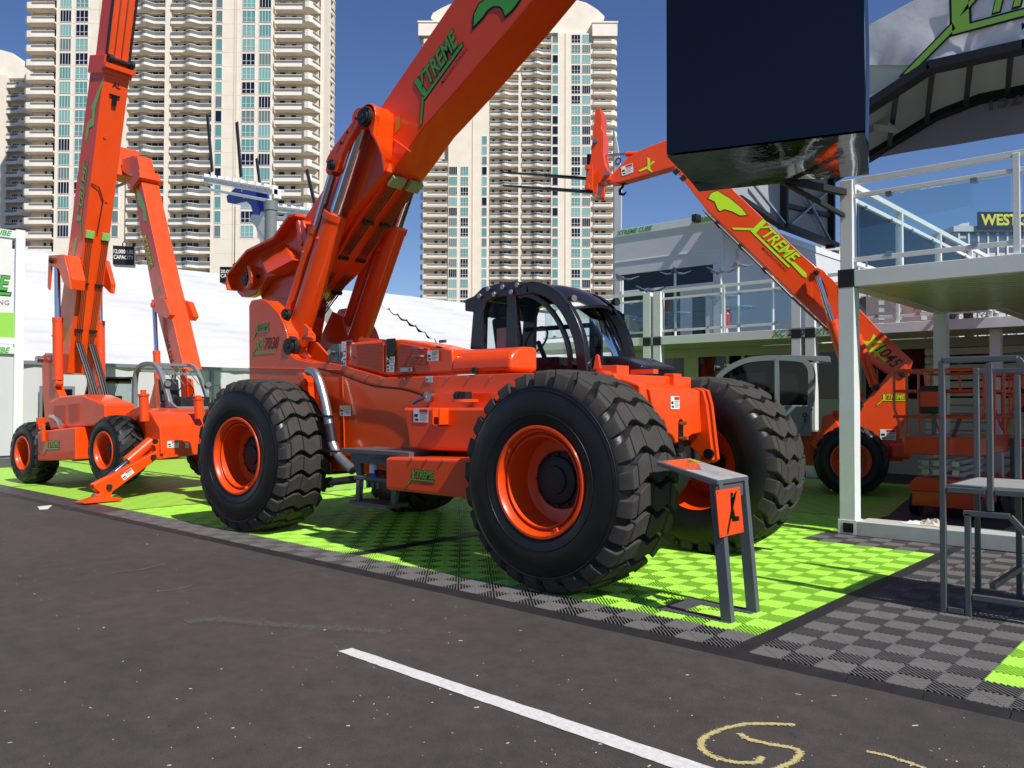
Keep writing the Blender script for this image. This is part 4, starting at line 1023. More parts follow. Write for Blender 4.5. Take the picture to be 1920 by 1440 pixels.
for s_ in (0, 1):
    A_, B_ = lv[0][s_], lv[1][s_]
    for i in range(len(A_)):
        j = (i + 1) % len(A_)
        bmx.faces.new((A_[i], A_[j], B_[j], B_[i]))
bmesh.ops.recalc_face_normals(bmx, faces=bmx.faces)
me = bpy.data.meshes.new('emblem_plate'); bmx.to_mesh(me); bmx.free(); me.materials.append(M_OR)
op = bpy.data.objects.new('emblem_plate', me); COL.objects.link(op); op.parent = st
sh = MB(); 
for u in (.06, .94):
    for v in (.05, .95): y_, z_ = U(u, v); sh.cyl((.054 - .10 * z_ / topn.z, y_, z_), (.059 - .10 * z_ / topn.z, y_, z_), .006, 8)
sh.each('rivet', M_STEEL, op)
# ================================================================ the other telehandlers
def xz(v): return (v.x, v.z)
def std_chassis(root, near, wb=3.25, Rr=.64, plate=True, cab_side=1):
    """lower body shared by the smaller machines: near = -1 or +1 side that the hood stands on"""
    for x in (0, wb):
        wheel(root, (x, -1.22, Rr), 0, Rr, .50, .335, 'lug', .20, 18, .14, lug=.045)
        wheel(root, (x, 1.22, Rr), 180, Rr, .50, .335, 'lug', .20, 18, .14, lug=.045)
    m = MB().box(-.9, wb + .75, -.52, .52, .62, 1.05).box(.6, wb - .6, -.58, .58, .5, 1.1); m.build('frame', M_OR, root, bevel=.02)
    m = MB()
    for x in (0, wb): m.cyl((x, -.9, Rr), (x, .9, Rr), .11, 16).cyl((x, -.2, Rr), (x, .2, Rr), .22, 20)
    m.cyl((0, 0, Rr), (wb, 0, Rr), .05, 10); m.build('axle_assembly', M_BLKM, root)
def long_boom(root, side_px, fr, y, hw, name='boom', parent=None, near=-1):
    pts = [xz(fr.P(a, b, y=near * hw)) for a, b in side_px]
    return MB().prism(pts, -hw, hw).build(name, M_OR, parent or root, bevel=.012), pts
# ---------------------------------------------------------------- machine A: left edge, boom up out of the picture, outriggers down
FA = Fr((-18.9, 7.3, 0), 4.6, 3.0)
ta = thing('telehandler', 'orange telehandler with an outrigger leg down and the tallest near-vertical boom', 'telehandler', FA, 'orange telehandlers on show')
std_chassis(ta, -1, 3.3)
def fa(px, py, y): return xz(FA.P(px, py, y=y))
HW = .27
boomA, ptsA = long_boom(ta, [(171, 118), (196, 124), (157, 447), (126, 699), (112, 702), (98, 690), (128, 467)], FA, 0, HW)
axA = (Vector((ptsA[1][0], 0, ptsA[1][1])) - Vector((ptsA[2][0], 0, ptsA[2][1]))).normalized(); nA = Vector((axA.z, 0, -axA.x))   # nA points to the underside
cB = Vector((ptsA[1][0], 0, ptsA[1][1])); hB = (Vector((ptsA[1][0], 0, ptsA[1][1])) - Vector((ptsA[0][0], 0, ptsA[0][1]))).length
c0 = cB - nA * hB / 2
rotA = Matrix((axA, Vector((0, 1, 0)), axA.cross(Vector((0, 1, 0))))).transposed()
MB().obox(c0 + axA * 2.6, 5.4, HW * 2 - .10, hB - .09, rotA).build('inner_boom', M_OR, boomA, bevel=.01)
m = MB().obox(c0 + axA * .05, .36, HW * 2 + .07, hB + .07, rotA).obox(c0 + axA * .02 + nA * (hB / 2 + .07), .10, HW * 2 + .1, .16, rotA); m.build('collar', M_OR, boomA, bevel=.01)
m = MB().cyl(c0 + axA * .17 + nA * (hB / 2 + .1) + Vector((0, -HW, 0)), c0 + axA * .17 + nA * (hB / 2 + .1) + Vector((0, HW, 0)), .05, 14)
for y in (-HW + .04, HW - .04): m.cyl(c0 + axA * .17 + nA * (hB / 2 + .1) + Vector((0, y - .04, 0)), c0 + axA * .17 + nA * (hB / 2 + .1) + Vector((0, y + .04, 0)), .085, 14)
m.build('roller', M_BLKM, boomA)
m = MB()
for y in (-HW + .03, HW - .03): m.obox(c0 + axA * 2.6 + nA * (hB / 2 - .03) + Vector((0, y, 0)), 5.4, .035, .05, rotA)
m.each('wear_strip', M_BLKM, boomA)
m = MB()
for y in (-.08, .07): m.obox(c0 + axA * 2.4 + nA * (hB / 2 - .035) + Vector((0, y, 0)), 4.8, .02, .02, rotA)
m.each('extend_chain', M_TUBE, boomA)
cu = cB.copy(); cu.y = 0
def ua(t, y, off=.0): v = Vector((cB.x, y, cB.z)) - axA * t + nA * off; return v
m = MB().obox(ua(.62, 0, .03), .22, .09, .05, rotA).obox(ua(.52, 0, .02), .03, .22, .04, rotA); m.build('sensor_box', M_INK, boomA, bevel=.004)
for t, s_ in ((.30, .11),):
    m = MB(); put_text(m, 'AL', ua(.36, -.07), (0, 1, 0), axA, .10, lift=.006, bold=.04, n=nA); m.build('stencil', M_INK, boomA, smooth=False)
m = MB()
for t, y in ((1.4, -.1), (2.7, .1)): m.cyl(ua(t, y), ua(t, y, .02), .03, 12)
m.each('bolt', M_OR, boomA)
for y0 in (-.17, .17):
    m = MB().obox(ua(3.45, y0, .03), .16, .17, .06, rotA); m.build('pipe_block', M_SAGE, boomA, bevel=.006)
    m = MB()
    for k in range(4): m.tube([ua(3.5, y0 - .05 + .035 * k, .03), ua(5.6, y0 * .8 - .05 + .035 * k, .03), ua(5.9, y0 * .8 - .05 + .035 * k, .06)], .010, 6)
    m.build('hydraulic_pipes', M_TUBE, boomA)
    m = MB()
    for t in (4.5, 5.5): m.obox(ua(t, y0 * .9, .03), .05, .16, .05, rotA)
    m.build('pipe_clamp', M_BLKM, boomA)
    for k in range(3):
        o0 = ua(5.8, y0 * .8 - .04 + .05 * k, .05); q0 = Vector((.95 + .1 * k, y0 * .6, 1.25))
        mid = o0.lerp(q0, .5) + Vector((.12, 0, -.1)); MB().tube([(1 - t) ** 2 * o0 + 2 * t * (1 - t) * mid + t * t * q0 for t in [i / 8 for i in range(9)]], .028, 8).build('hose', M_HOSE, ta)
m = MB().tube([ua(2.4, -.26, .02), ua(2.45, -.1, .04), ua(2.7, .02, .03), ua(3.4, -.02, .03)], .012, 6); m.build('cable', M_HOSE, boomA)
# decals on the narrow side
sideo = FA.P(150, 425, y=-HW - .001); LA = (FA.P(169, 300, y=-HW) - sideo).length
logo(boomA, sideo, axA, -nA, .15, M_SAGE, n=(0, -1, 0), sub=False, width=LA / 4.6 / .15, edge=.4)
swA = [(196, 140), (190, 165), (178, 205), (176, 235), (167, 240), (162, 268), (160, 262), (163, 232), (172, 222), (172, 200), (168, 208)]
m = MB().add([FA.P(x, y, y=-HW - .008) for x, y in swA], [tuple(range(len(swA)))]); m.build('swoosh_decal', M_SAGE, boomA, smooth=False)
m = MB().add([FA.P(x, y, y=-HW - .006) for x, y in ((141, 446), (146, 444), (137, 490), (132, 490))], [(0, 1, 2, 3)]); m.build('stripe_decal', M_SAGE, boomA, smooth=False)
# cylinders and lugs
for y in (-.50, .40):
    lp = FA.P(109, 718, y=-.5); lq = FA.P(107, 490, y=-.5); lp.y = lq.y = y
    lift_cyl(ta, lp, lq, .10, .52, .62)
    q = [fa(x, yy, -.5) for x, yy in ((99, 480), (128, 478), (138, 520), (140, 543), (126, 530), (118, 505), (104, 500), (100, 545), (97, 540))]
    MB().prism(q, y - .09, y - .05).build('cylinder_head_plate', M_OR, boomA, bevel=.008)
    a = [fa(x, yy, -.5) for x, yy in ((109, 480), (129, 479), (140, 524), (138, 543), (124, 528))]
    y1, y2 = (y - .05, -HW + .001) if y < 0 else (HW - .001, HW + .10)
    MB().prism([(p[0], p[1]) for p in a], y1, y2).build('cylinder_cover', M_OR, boomA, bevel=.01)
    pin(ta, Vector((lq.x, y - .12, lq.z)), .06, name='cylinder_pin', L=.04)
pl_a = [fa(x, y, -.5) for x, y in ((80, 668), (86, 663), (96, 668), (101, 690), (101, 717), (112, 742), (122, 766), (118, 792), (86, 792), (81, 730))]
for y in (-.52, .46): MB().prism(pl_a, y, y + .06).build('side_plate', M_OR, ta, bevel=.01)
m = MB()
for a, c in zip(pl_a[1:6], pl_a[2:7]): m.beam((a[0], -.44, a[1]), (c[0], -.44, c[1]), .16, .03)
m.build('edge_flange', M_OR, ta)
c = FA.P(79, 674, y=-.55); MB().cyl(c, c + Vector((0, -.12, 0)), .07, 20).build('pivot_pin', M_STEEL, ta)
c = FA.P(142, 686, y=.2); MB().obox(Vector((c.x, 0, c.z)), .1, HW * 1.6, .35, rotA).build('boom_foot', M_OR, boomA, bevel=.03)
# hood, tank, small parts
m = MB().prism([(.75, 1.1), (.75, 1.66), (1.2, 1.74), (2.1, 1.72), (2.95, 1.50), (2.95, 1.1)], -1.02, -.42); hoA = m.build('engine_hood', M_OR, ta, bevel=.04)
for (x0, x1) in ((1.0, 1.45), (1.6, 2.0)): MB().box(x0, x1, -1.03, -1.02, 1.22, 1.56).build('grille', mesh_mat(), hoA)
m = MB().prism([(.62, .48), (.62, 1.06), (2.2, 1.10), (2.2, .48)], -1.2, -.45); tkA = m.build('tank_box', M_OR, ta, bevel=.03)
m = MB().prism([(-.45, .5), (.62, .5), (.62, .95), (.2, 1.2), (-.45, 1.3)], -.5, .5); m.build('rear_frame', M_OR, ta, bevel=.02)
logo(tkA, Vector((1.0, -1.2, .72)), (1, 0, 0), (0, 0, 1), .13, M_SAGE, n=(0, -1, 0), sub=False)
m = MB().box(.30, .42, -1.08, -.95, .55, 1.35).box(.9, 1.0, -1.26, -1.2, .85, 1.2); m.each('hood_stay', M_OR, ta, bevel=.01)
MB().tube([(.7, -.95, 1.35), (.95, -1.0, 1.33), (1.2, -1.02, 1.24), (1.35, -1.05, 1.12)], .06, 14).build('exhaust_pipe', M_EXH, ta)
# front frame and outriggers
m = MB().prism([(2.9, .75), (2.9, 1.32), (3.3, 1.40), (3.85, 1.24), (4.03, 1.08), (4.03, .66), (3.9, .6)], -.62, .72); m.build('front_frame', M_OR, ta, bevel=.03)
for y in (-.72, .80):
    m = MB().prism([(3.3, .7), (3.35, 1.36), (3.7, 1.42), (4.05, 1.3), (4.36, 1.0), (4.40, .55), (4.1, .5)], y - .03, y + .03); m.build('front_plate', M_OR, ta, bevel=.01)
XO = 4.34
def oa(px, py, x=XO): return FA.P(px, py, x=x)
for (px, ph) in ((269, (740, 790)), (372, (748, 785))):
    a, c = oa(px + 2, ph[1], 4.1), oa(px, ph[0], 4.1); MB().cyl(a, c, .085, 20).cyl(c - (c - a) * .05, c + (c - a) * .03, .10, 20).cyl(c, c + (c - a) * .18, .05, 10).build('stabiliser_cylinder', M_OR, ta)
pts = [oa(x, y) for x, y in ((292, 824), (356, 824), (368, 836), (376, 838), (372, 852), (350, 855), (293, 862), (283, 858), (284, 828))]
cross = MB().prism([(v.y, v.z) for v in pts], XO - .28, XO, 'x').build('outrigger_beam', M_OR, ta, bevel=.02)
leg = [oa(x, y) for x, y in ((290, 845), (296, 856), (206, 922), (200, 938), (190, 936), (188, 928), (172, 916), (170, 908), (180, 902), (205, 890))]
MB().prism([(v.y, v.z) for v in leg], XO - .05, XO + .10, 'x').build('outrigger_leg', M_OR, ta, bevel=.02)
a, c = oa(283, 828, XO - .12), oa(196, 902, XO - .12)
MB().cyl(a, a.lerp(c, .52), .10, 20).build('outrigger_cylinder', M_OR, ta); MB().cyl(a.lerp(c, .5), c, .045, 14).build('outrigger_rod', M_CHR, ta)
pn = MB()
for (x, y) in ((290, 828), (287, 857), (204, 913)):
    v = oa(x, y, XO + .10); pn.cyl(v, v + Vector((.04, 0, 0)), .05, 6)
pn.each('outrigger_pin', M_BLKM, ta)
ft = FA.P(185, 932, x=XO)
m = MB().cyl(Vector((XO - .12, ft.y, ft.z)), Vector((XO + .14, ft.y, ft.z)), .075, 18)
gz = -math.tan(R(3.0)) * XO + .03
m.prism([(ft.y - .32, gz + .03), (ft.y - .32, gz), (ft.y + .32, gz), (ft.y + .32, gz + .04), (ft.y + .07, gz + .09), (ft.y + .06, ft.z), (ft.y - .06, ft.z), (ft.y - .07, gz + .09)], XO - .15, XO + .17, 'x'); m.build('outrigger_foot', M_OR, ta, bevel=.01)
sticker(cross, oa(324, 833, XO), (0, 1, 0), (0, 0, 1), .22, .12, M_LBR, n=(1, 0, 0), lift=.006); sticker(cross, oa(350, 835, XO), (0, 1, 0), (0, 0, 1), .07, .09, M_LBL, n=(1, 0, 0), lift=.006)
d_ = (oa(285, 850) - oa(190, 925)).normalized()
sticker(ta, oa(239, 889, XO + .10), d_, Vector((1, 0, 0)).cross(d_), .22, .10, M_LBR, n=(1, 0, 0), lift=.006)
# open cab with grey rollover frame
def hoop(fr, pix, y, w, h, parent, name, m_=None):
    pa = [fr.P(a, b, y=y) for a, b in pix]; mb = MB()
    mb.sweep(smooth_path(pa), w, h)
    return mb.build(name, m_ or M_CABG, parent, bevel=.015), pa
h1 = [(254, 775), (253, 740), (254, 710), (257, 695), (266, 685), (280, 682), (292, 686), (301, 700), (309, 722), (316, 745), (321, 765)]
cbA, p1_ = hoop(FA, h1, .30, .09, .09, ta, 'rollover_frame')
p2_ = [Vector((v.x, 1.15, v.z)) for v in p1_]
m = MB()
m.sweep(smooth_path(p2_), .07, .07)
for i in (3, 5, 7): m.beam(p1_[i], p2_[i], .05, .05)
m.build('frame_hoop', M_CABG, cbA)
m = MB()
for t in (.15, .35, .55, .75, .92):
    a = p1_[6].lerp(p2_[6], t); c = p1_[8].lerp(p2_[8], t); a.z += .02; c.x += .2; m.beam(a, c, .012, .012)
m.build('roof_bars', M_CABG, cbA)
m = MB(); b0_ = p1_[10]; m.box(b0_.x - 1.05, b0_.x + .25, .28, 1.18, b0_.z - .30, b0_.z + .02); m.prism([(b0_.x - .15, b0_.z), (b0_.x + .25, b0_.z), (b0_.x - .15, b0_.z + .22)], .26, .32); m.build('cab_tub', M_CABG, cbA, bevel=.02)
m = MB(); s = Vector((b0_.x - .55, .72, b0_.z + .05)); m.box(s.x - .22, s.x + .22, s.y - .22, s.y + .22, s.z - .05, s.z + .1).obox(s + Vector((-.22, 0, .34)), .1, .42, .5, Matrix.Rotation(R(-8), 3, 'Y')); m.build('operator_seat', M_BLKM, cbA, bevel=.04)
m = MB(); d0 = Vector((b0_.x - .02, .72, b0_.z + .1)); m.box(d0.x - .06, d0.x + .2, .4, 1.05, d0.z - .1, d0.z + .12); m.build('dashboard', M_BLKM, cbA, bevel=.02)
MB().tube([d0 + Vector((-.14 + .07 * math.cos(t), .17 * math.sin(t), .22 + .14 * math.cos(t))) for t in [i * math.pi / 8 for i in range(16)]], .012, 6, closed=True).build('steering_wheel', M_BLKM, cbA)
worklamp(cbA, p1_[8] + Vector((.1, 0, .02)), (1, -.3, 0), .07); worklamp(cbA, p2_[8] + Vector((.1, .05, .02)), (1, -.3, 0), .07)
m = MB().tube([p2_[8] + Vector((.1, .05, 0)), p2_[8] + Vector((.2, .25, 0)), p2_[8] + Vector((.2, .28, -.2))], .012, 6).obox(p2_[8] + Vector((.2, .28, -.28)), .05, .16, .2); m.build('mirror', M_BLKM, cbA)
# ---------------------------------------------------------------- closed cab for B and D (grey shell, dark glass)
def closed_cab(root, x0, x1, y0, y1, z0, z1, shell, name='cab'):
    """x1 is the front; the roof runs back level and curves down over the windscreen"""
    prof = [(x0, z0), (x0, z1 - .05), (x0 + .1, z1), (x0 + .55 * (x1 - x0), z1), (x0 + .78 * (x1 - x0), z1 - .16), (x0 + .93 * (x1 - x0), z1 - .48), (x1, z0 + .35), (x1, z0)]
    c = MB()
    for i, (a, b_) in enumerate(zip(prof[:-1], prof[1:])):
        for y in (y0, y1): c.beam((a[0], y, a[1]), (b_[0], y, b_[1]), .07, .08, (0, 1, 0))
    c.box(x0, x1, y0, y1, z0 - .45, z0)
    xm = x0 + .5 * (x1 - x0)
    for y in (y0, y1): c.box(xm - .03, xm + .03, y - .035, y + .035, z0, z1)
    o = c.build(name, shell, root)
    MB().prism([(x0 - .25, z1 - .04), (x0 - .25, z1 + .01), (x0 + .55 * (x1 - x0), z1 + .04), (x0 + .8 * (x1 - x0), z1 - .10), (x0 + .8 * (x1 - x0), z1 - .17), (x0 + .55 * (x1 - x0), z1 - .02)], y0 - .04, y1 + .04).build('roof', shell, o, bevel=.01)
    MB().prism([(p[0], p[1]) for p in expand(prof, -.03)], y0 + .05, y1 - .05).build('cab_glass', G_CAB, o)
    m = MB().box(x0 + .25, x0 + .75, (y0 + y1) / 2 - .2, (y0 + y1) / 2 + .2, z0, z0 + .12).obox(((x0 + .25), (y0 + y1) / 2, z0 + .42), .12, .42, .6); m.build('operator_seat', M_BLKM, o, bevel=.03)
    MB().box(x1 - .35, x1 - .1, y0 + .1, y1 - .1, z0, z0 + .3).build('dashboard', M_BLKM, o, bevel=.02)
    return o
# ---------------------------------------------------------------- machine B: behind A, boom leaning left, weight on its hook
FBm = Fr((-24.0, 11.6, 0), 180)
tb_ = thing('telehandler', 'orange telehandler behind the outrigger machine, its shorter leaning boom carrying a hanging weight', 'telehandler', FBm, 'orange telehandlers on show')
std_chassis(tb_, 1, 3.3)
HB = .27
boomB, ptsB = long_boom(tb_, [(249, 344), (265, 341), (304, 520), (326, 610), (345, 692), (322, 694), (286, 552), (262, 420)], FBm, 0, HB, near=1)
tpB = Vector((ptsB[0][0], 0, ptsB[0][1])); tqB = Vector((ptsB[1][0], 0, ptsB[1][1])); btB = Vector((ptsB[4][0], 0, ptsB[4][1]))
axB = (tqB - btB).normalized(); hBb = (tpB - tqB).length; cBt = (tpB + tqB) / 2; nB = Vector((-axB.z, 0, axB.x))   # nB: back (top) side of the boom
if nB.x > 0: nB = -nB
rotB = Matrix((axB, Vector((0, 1, 0)), axB.cross(Vector((0, 1, 0))))).transposed()
MB().obox(cBt + axB * .05, .34, HB * 2 + .10, hBb + .12, rotB).obox(cBt - axB * .08, .06, HB * 2 + .22, hBb + .22, rotB).build('collar', M_OR, boomB, bevel=.008)
MB().obox(cBt + axB * .35, 1.0, HB * 2 - .08, hBb - .06, rotB).build('inner_boom', M_OR, boomB, bevel=.008)
hd = [FBm.P(x, y, y=0) for x, y in ((238, 300), (262, 292), (262, 322), (248, 330), (238, 322))]
MB().prism([xz(v) for v in hd], -.16, .16).build('boom_head', M_OR, boomB, bevel=.02)
hd2 = [FBm.P(x, y, y=0) for x, y in ((226, 275), (232, 278), (234, 305), (238, 330), (226, 342), (220, 330), (223, 300))]
cr = MB().prism([xz(v) for v in hd2], -.5, .5).build('fork_carriage', M_OR, tb_, bevel=.02)
for y in (.42, -.42):
    a = FBm.P(222, 335, y=0); z_ = a.z + (.10 if y > 0 else 0.0)
    L_ = 1.9
    MB().prism([(a.x, z_ + .6), (a.x + .05, z_ + .6), (a.x + .06, z_ + .05), (a.x + L_, z_ + .02), (a.x + L_, z_), (a.x, z_)], y - .06, y + .06).build('fork', M_BLKM, cr, bevel=.004)
dnB = -nB
so_ = FBm.P(277, 478, y=HB + .001)
logo(boomB, so_ , -axB, nB * -1 if False else Vector((axB.z, 0, -axB.x)) * (-1 if (Vector((axB.z, 0, -axB.x))).dot(Vector((1, 0, 0))) > 0 else 1) * -1, .18, M_LIME, n=(0, 1, 0), sub=False, width=1.5) if False else None
oB = FBm.P(268, 440, y=HB + .002); uB = nB.copy()
# side seen is local +y; text runs down the boom
logo(boomB, oB, -axB, -uB if (-axB).cross(-uB).y > 0 else uB, .17, M_LIME, sub=False, width=1.6, edge=.3)
m = MB(); oB2 = FBm.P(309, 635, y=HB + .002); put_text(m, 'XR1255', oB2, -axB, -uB if (-axB).cross(-uB).y > 0 else uB, .20, w=1.0, lift=.006, shear=.2, bold=.02); m.build('model_lettering', M_INK, boomB, smooth=False)
swB = [(254, 350), (262, 360), (272, 385), (276, 415), (268, 412), (268, 395), (260, 385)]
m = MB().add([FBm.P(x, y, y=HB + .006) for x, y in swB], [tuple(range(len(swB)))]); m.build('swoosh_decal', M_SAGE, boomB, smooth=False)
m = MB().add([FBm.P(x, y, y=HB + .006) for x, y in ((293, 538), (296, 537), (302, 553), (298, 553))], [(0, 1, 2, 3)]); m.build('stripe_decal', M_SAGE, boomB, smooth=False)
for y in (.42, -.36):
    lp = FBm.P(299, 770, y=.42); lq = FBm.P(289, 572, y=.42); lp.y = lq.y = y
    lift_cyl(tb_, lp, lq, .10, .55, .62)
    q = [xz(FBm.P(x, yy, y=.42)) for x, yy in ((286, 563), (298, 558), (312, 562), (322, 590), (316, 598), (303, 592), (292, 584))]
    MB().prism(q, y - .12 if y > 0 else y - .04, y + .04 if y > 0 else y + .12).build('cylinder_head_plate', M_OR, boomB, bevel=.008)
for y in (-.5, .44): MB().prism([(-.6, .8), (-.7, 1.9), (-.55, 2.35), (-.3, 2.4), (.1, 1.6), (.7, 1.1), (.7, .8)], y, y + .06).build('side_plate', M_OR, tb_, bevel=.01)
closed_cab(tb_, 1.7, 3.0, .25, 1.15, 1.15, 2.42, M_BLK)
m = MB().box(.9, 2.6, -1.05, -.4, 1.05, 1.6); m.build('engine_hood', M_OR, tb_, bevel=.04)
MB().box(3.2, 4.1, -.5, .5, .6, 1.2).build('front_frame', M_OR, tb_, bevel=.04)
# ---------------------------------------------------------------- hanging capacity weights
def weight(fr, name, label, hookpt, toppt, box, lines, small):
    t = thing(name, label, 'test weight', fr)
    w, d, h = box
    top = h / 2
    MB().box(-w / 2, w / 2, -d / 2, d / 2, -h / 2, h / 2).build('block', M_INK, t, bevel=.01)
    m = MB()
    for k, (s_, z) in enumerate(lines): put_text(m, s_, (0, -d / 2 - .001, z), (1, 0, 0), (0, 0, 1), h * .20, w=w * .92, lift=.004, bold=.03, n=(0, -1, 0), align=.5)
    for k, (s_, z) in enumerate(small): put_text(m, s_, (-w / 2 - .001, 0, z), (0, -1, 0), (0, 0, 1), h * .14, w=d * .8, lift=.004, bold=.01, n=(-1, 0, 0), align=.5)
    m.build('lettering', M_LBL, t, smooth=False)
    m = MB().tube([(-.05, 0, top), (-.05, 0, top + .14), (0, 0, top + .2), (.05, 0, top + .14), (.05, 0, top)], .018, 8); m.build('shackle', M_BLKM, t)
    L = (toppt - (fr.M @ Vector((0, 0, top + .16)))).length
    MB().cyl((0, 0, top + .16), (0, 0, top + .16 + L), .014, 8).build('lifting_rope', mat('yellow_rope', (.42, .40, .10), .7), t)
hk = FBm.M @ FBm.P(235, 335, y=0)
dd = (hk.xy).length
FW1 = Fr((hk.x, hk.y, P(235, 481, y=hk.y).z), 62)
weight(FW1, 'test_weight', 'black 12,000 lbs capacity block hanging between the two steep orange booms', None, hk, (.62, .55, .60), [('12,000 LBS', .06), ('CAPACITY', -.12)], [('5,443 KG', .06), ('CAPACITY', -.10)])
# ---------------------------------------------------------------- machine C: white and blue, mostly hidden behind the big one
FCm = Fr((-19.0, 15.6, 0), 180)
tc_ = thing('telehandler', 'white and blue telehandler mostly hidden behind the giant one, only its raised head showing', 'telehandler', FCm)
M_BLU = mat('blue_paint', (.012, .035, .42), .35, coat=.5); M_WPT = mat('white_gloss', (.74, .75, .76), .35, coat=.4)
for x in (0, 3.3):
    wheel(tc_, (x, -1.22, .64), 0, .64, .50, .335, 'lug', .20, 18, .14, lug=.045); wheel(tc_, (x, 1.22, .64), 180, .64, .50, .335, 'lug', .20, 18, .14, lug=.045)
MB().box(-.9, 4.0, -.55, .55, .6, 1.1).box(-.8, .3, -.5, .5, 1.1, 1.9).build('frame', M_WPT, tc_, bevel=.03)
tip = FCm.P(498, 418, y=0); ba = Vector((-.4, 0, 1.9))
axC = (tip - ba).normalized(); rotC = Matrix((axC, Vector((0, 1, 0)), axC.cross(Vector((0, 1, 0))))).transposed()
MB().obox(ba.lerp(tip, .5), (tip - ba).length, .42, .5, rotC).build('boom', M_WPT, tc_, bevel=.02)
hb = [(488, 395), (483, 385), (480, 360), (462, 348), (440, 352), (424, 368), (426, 380), (440, 383), (462, 378), (470, 386), (474, 402), (486, 404)]
hbw = [xz(FCm.P(x, y, y=.22)) for x, y in hb]
bh = MB().prism(hbw, -.30, .22).build('boom_head', M_BLU, tc_, bevel=.02)
wk = [xz(FCm.P(x, y, y=.22)) for x, y in ((470, 402), (490, 396), (502, 420), (500, 465), (488, 460), (478, 425), (466, 412))]
MB().prism(wk, -.25, .2).build('jib_plate', M_WPT, tc_, bevel=.02)
c = FCm.P(458, 369, y=.23); m = MB()
m.lathe([(.065, 0), (.065, .006), (.05, .006), (.05, 0)], 24, (c.x, c.y, c.z)); m.box(c.x - .012, c.x + .012, c.y, c.y + .006, c.z - .06, c.z + .06); m.build('round_emblem', M_LBL, bh)
def rack(root, fr, A, B, depth, ybase, parent):
    """ribbed white carriage beam from pixel A to pixel B"""
    a = fr.P(*A, y=ybase); b_ = fr.P(*B, y=ybase - .0); d = b_ - a
    m = MB(); 
    m.beam(a + Vector((0, .1, -.06)), b_ + Vector((0, .1, -.06)), .12, .26, (0, -.35, 1)).beam(a, b_, depth, .06).beam(a + Vector((0, .3, -.42)), b_ + Vector((0, .3, -.42)), .12, .10)
    o = m.build('fork_carriage', M_WPT, parent, bevel=.01)
    mm = MB(); n = 9
    for i in range(n + 1):
        p_ = a.lerp(b_, i / n); mm.obox(p_ + Vector((0, .1, -.02)), .05, .20, .30)
    mm.each('carriage_rib', M_WPT, o, bevel=.004)
    mm = MB()
    for i in (0, 4, 9):
        p_ = a.lerp(b_, i / n); mm.obox(p_ + Vector((0, 0, -.14)), .05, depth * .5, .28)
    mm.each('carriage_post', M_WPT, o); return o
ra = rack(tc_, FCm, (520, 356), (392, 334), .55, .1, tc_)
def upfork(fr, px, y0, y1, w, yy, parent, lean=0):
    a, b_ = fr.P(px + lean, y0, y=yy), fr.P(px, y1, y=yy)
    m = MB().beam(a, b_, w, .05, (0, 1, 0)); return m.build('fork', M_BLKM, parent, bevel=.008)
upfork(FCm, 389, 322, 215, .15, .1, ra, 9); upfork(FCm, 444, 332, 229, .15, .0, ra, 8)
FC2 = Fr((-20.6, 19.0, 0), 180)
tk = thing('fork_carriage', 'white ribbed carriage beam with two dark upright forks, right of the blue boom head', 'fork carriage', FC2)
rb = rack(tk, FC2, (640, 404), (492, 385), .6, .1, tk)
upfork(FC2, 481, 392, 297, .15, .4, rb, 12); upfork(FC2, 575, 394, 318, .16, .1, rb, 18)
a_, b_ = FC2.P(540, 404, y=.1), Vector((FC2.P(610, 404, y=.1).x, .1, 0)); MB().beam(b_, a_, .35, .35).build('mast', M_WPT, tk, bevel=.02)
FP = Fr((-18.2, 14.2, 0), 0)
gp_ = thing('pipe', 'vertical grey plastic pipe standing behind the boom foot of the giant telehandler', 'pipe', FP)
a = P(508, 378, y=14.2); FPx = a.x + 18.2
MB().cyl((FPx, 0, 0), (FPx, 0, a.z - .281), .185, 28).build('pipe_wall', mat('grey_pvc', (.17, .19, .20), .45, noise=.08), gp_)
MB().cyl((FPx, 0, a.z - .28), (FPx, 0, a.z), .21, 28).build('socket', mat('grey_pvc', (.17, .19, .20), .45), gp_)
hk2 = FCm.M @ FCm.P(441, 388, y=0)
FW2 = Fr((hk2.x, hk2.y, P(441, 518, y=hk2.y).z), 44)
weight(FW2, 'test_weight', 'black 20,000 lbs capacity block on a thin rope beside the giant boom foot', None, hk2, (.80, .8, .56), [('20,000 LBS', .06), ('CAPACITY', -.10)], [])
# ---------------------------------------------------------------- machine D: on the right, boom rising to the left over the balcony
FD = Fr((-6.0, 16.58, 0), 200)
td = thing('telehandler', 'orange telehandler with grey cab behind the tall white post, XR1045 on its boom', 'telehandler', FD, 'orange telehandlers on show')
std_chassis(td, -1, 3.3, .65)
HD = .27
def fd(px, py, y=HD): return xz(FD.P(px, py, y=y))
bpx = [(1262, 313), (1290, 300), (1345, 322), (1379, 360), (1504, 478), (1568, 533), (1650, 620), (1712, 677), (1704, 706), (1660, 697), (1605, 657), (1546, 607), (1500, 564), (1321, 389)]
boomD, ptsD = long_boom(td, bpx, FD, 0, HD, near=1)
axD = (Vector((ptsD[3][0], 0, ptsD[3][1])) - Vector((ptsD[6][0], 0, ptsD[6][1]))).normalized(); upD = Vector((-axD.z, 0, axD.x)); upD = upD if upD.z > 0 else -upD
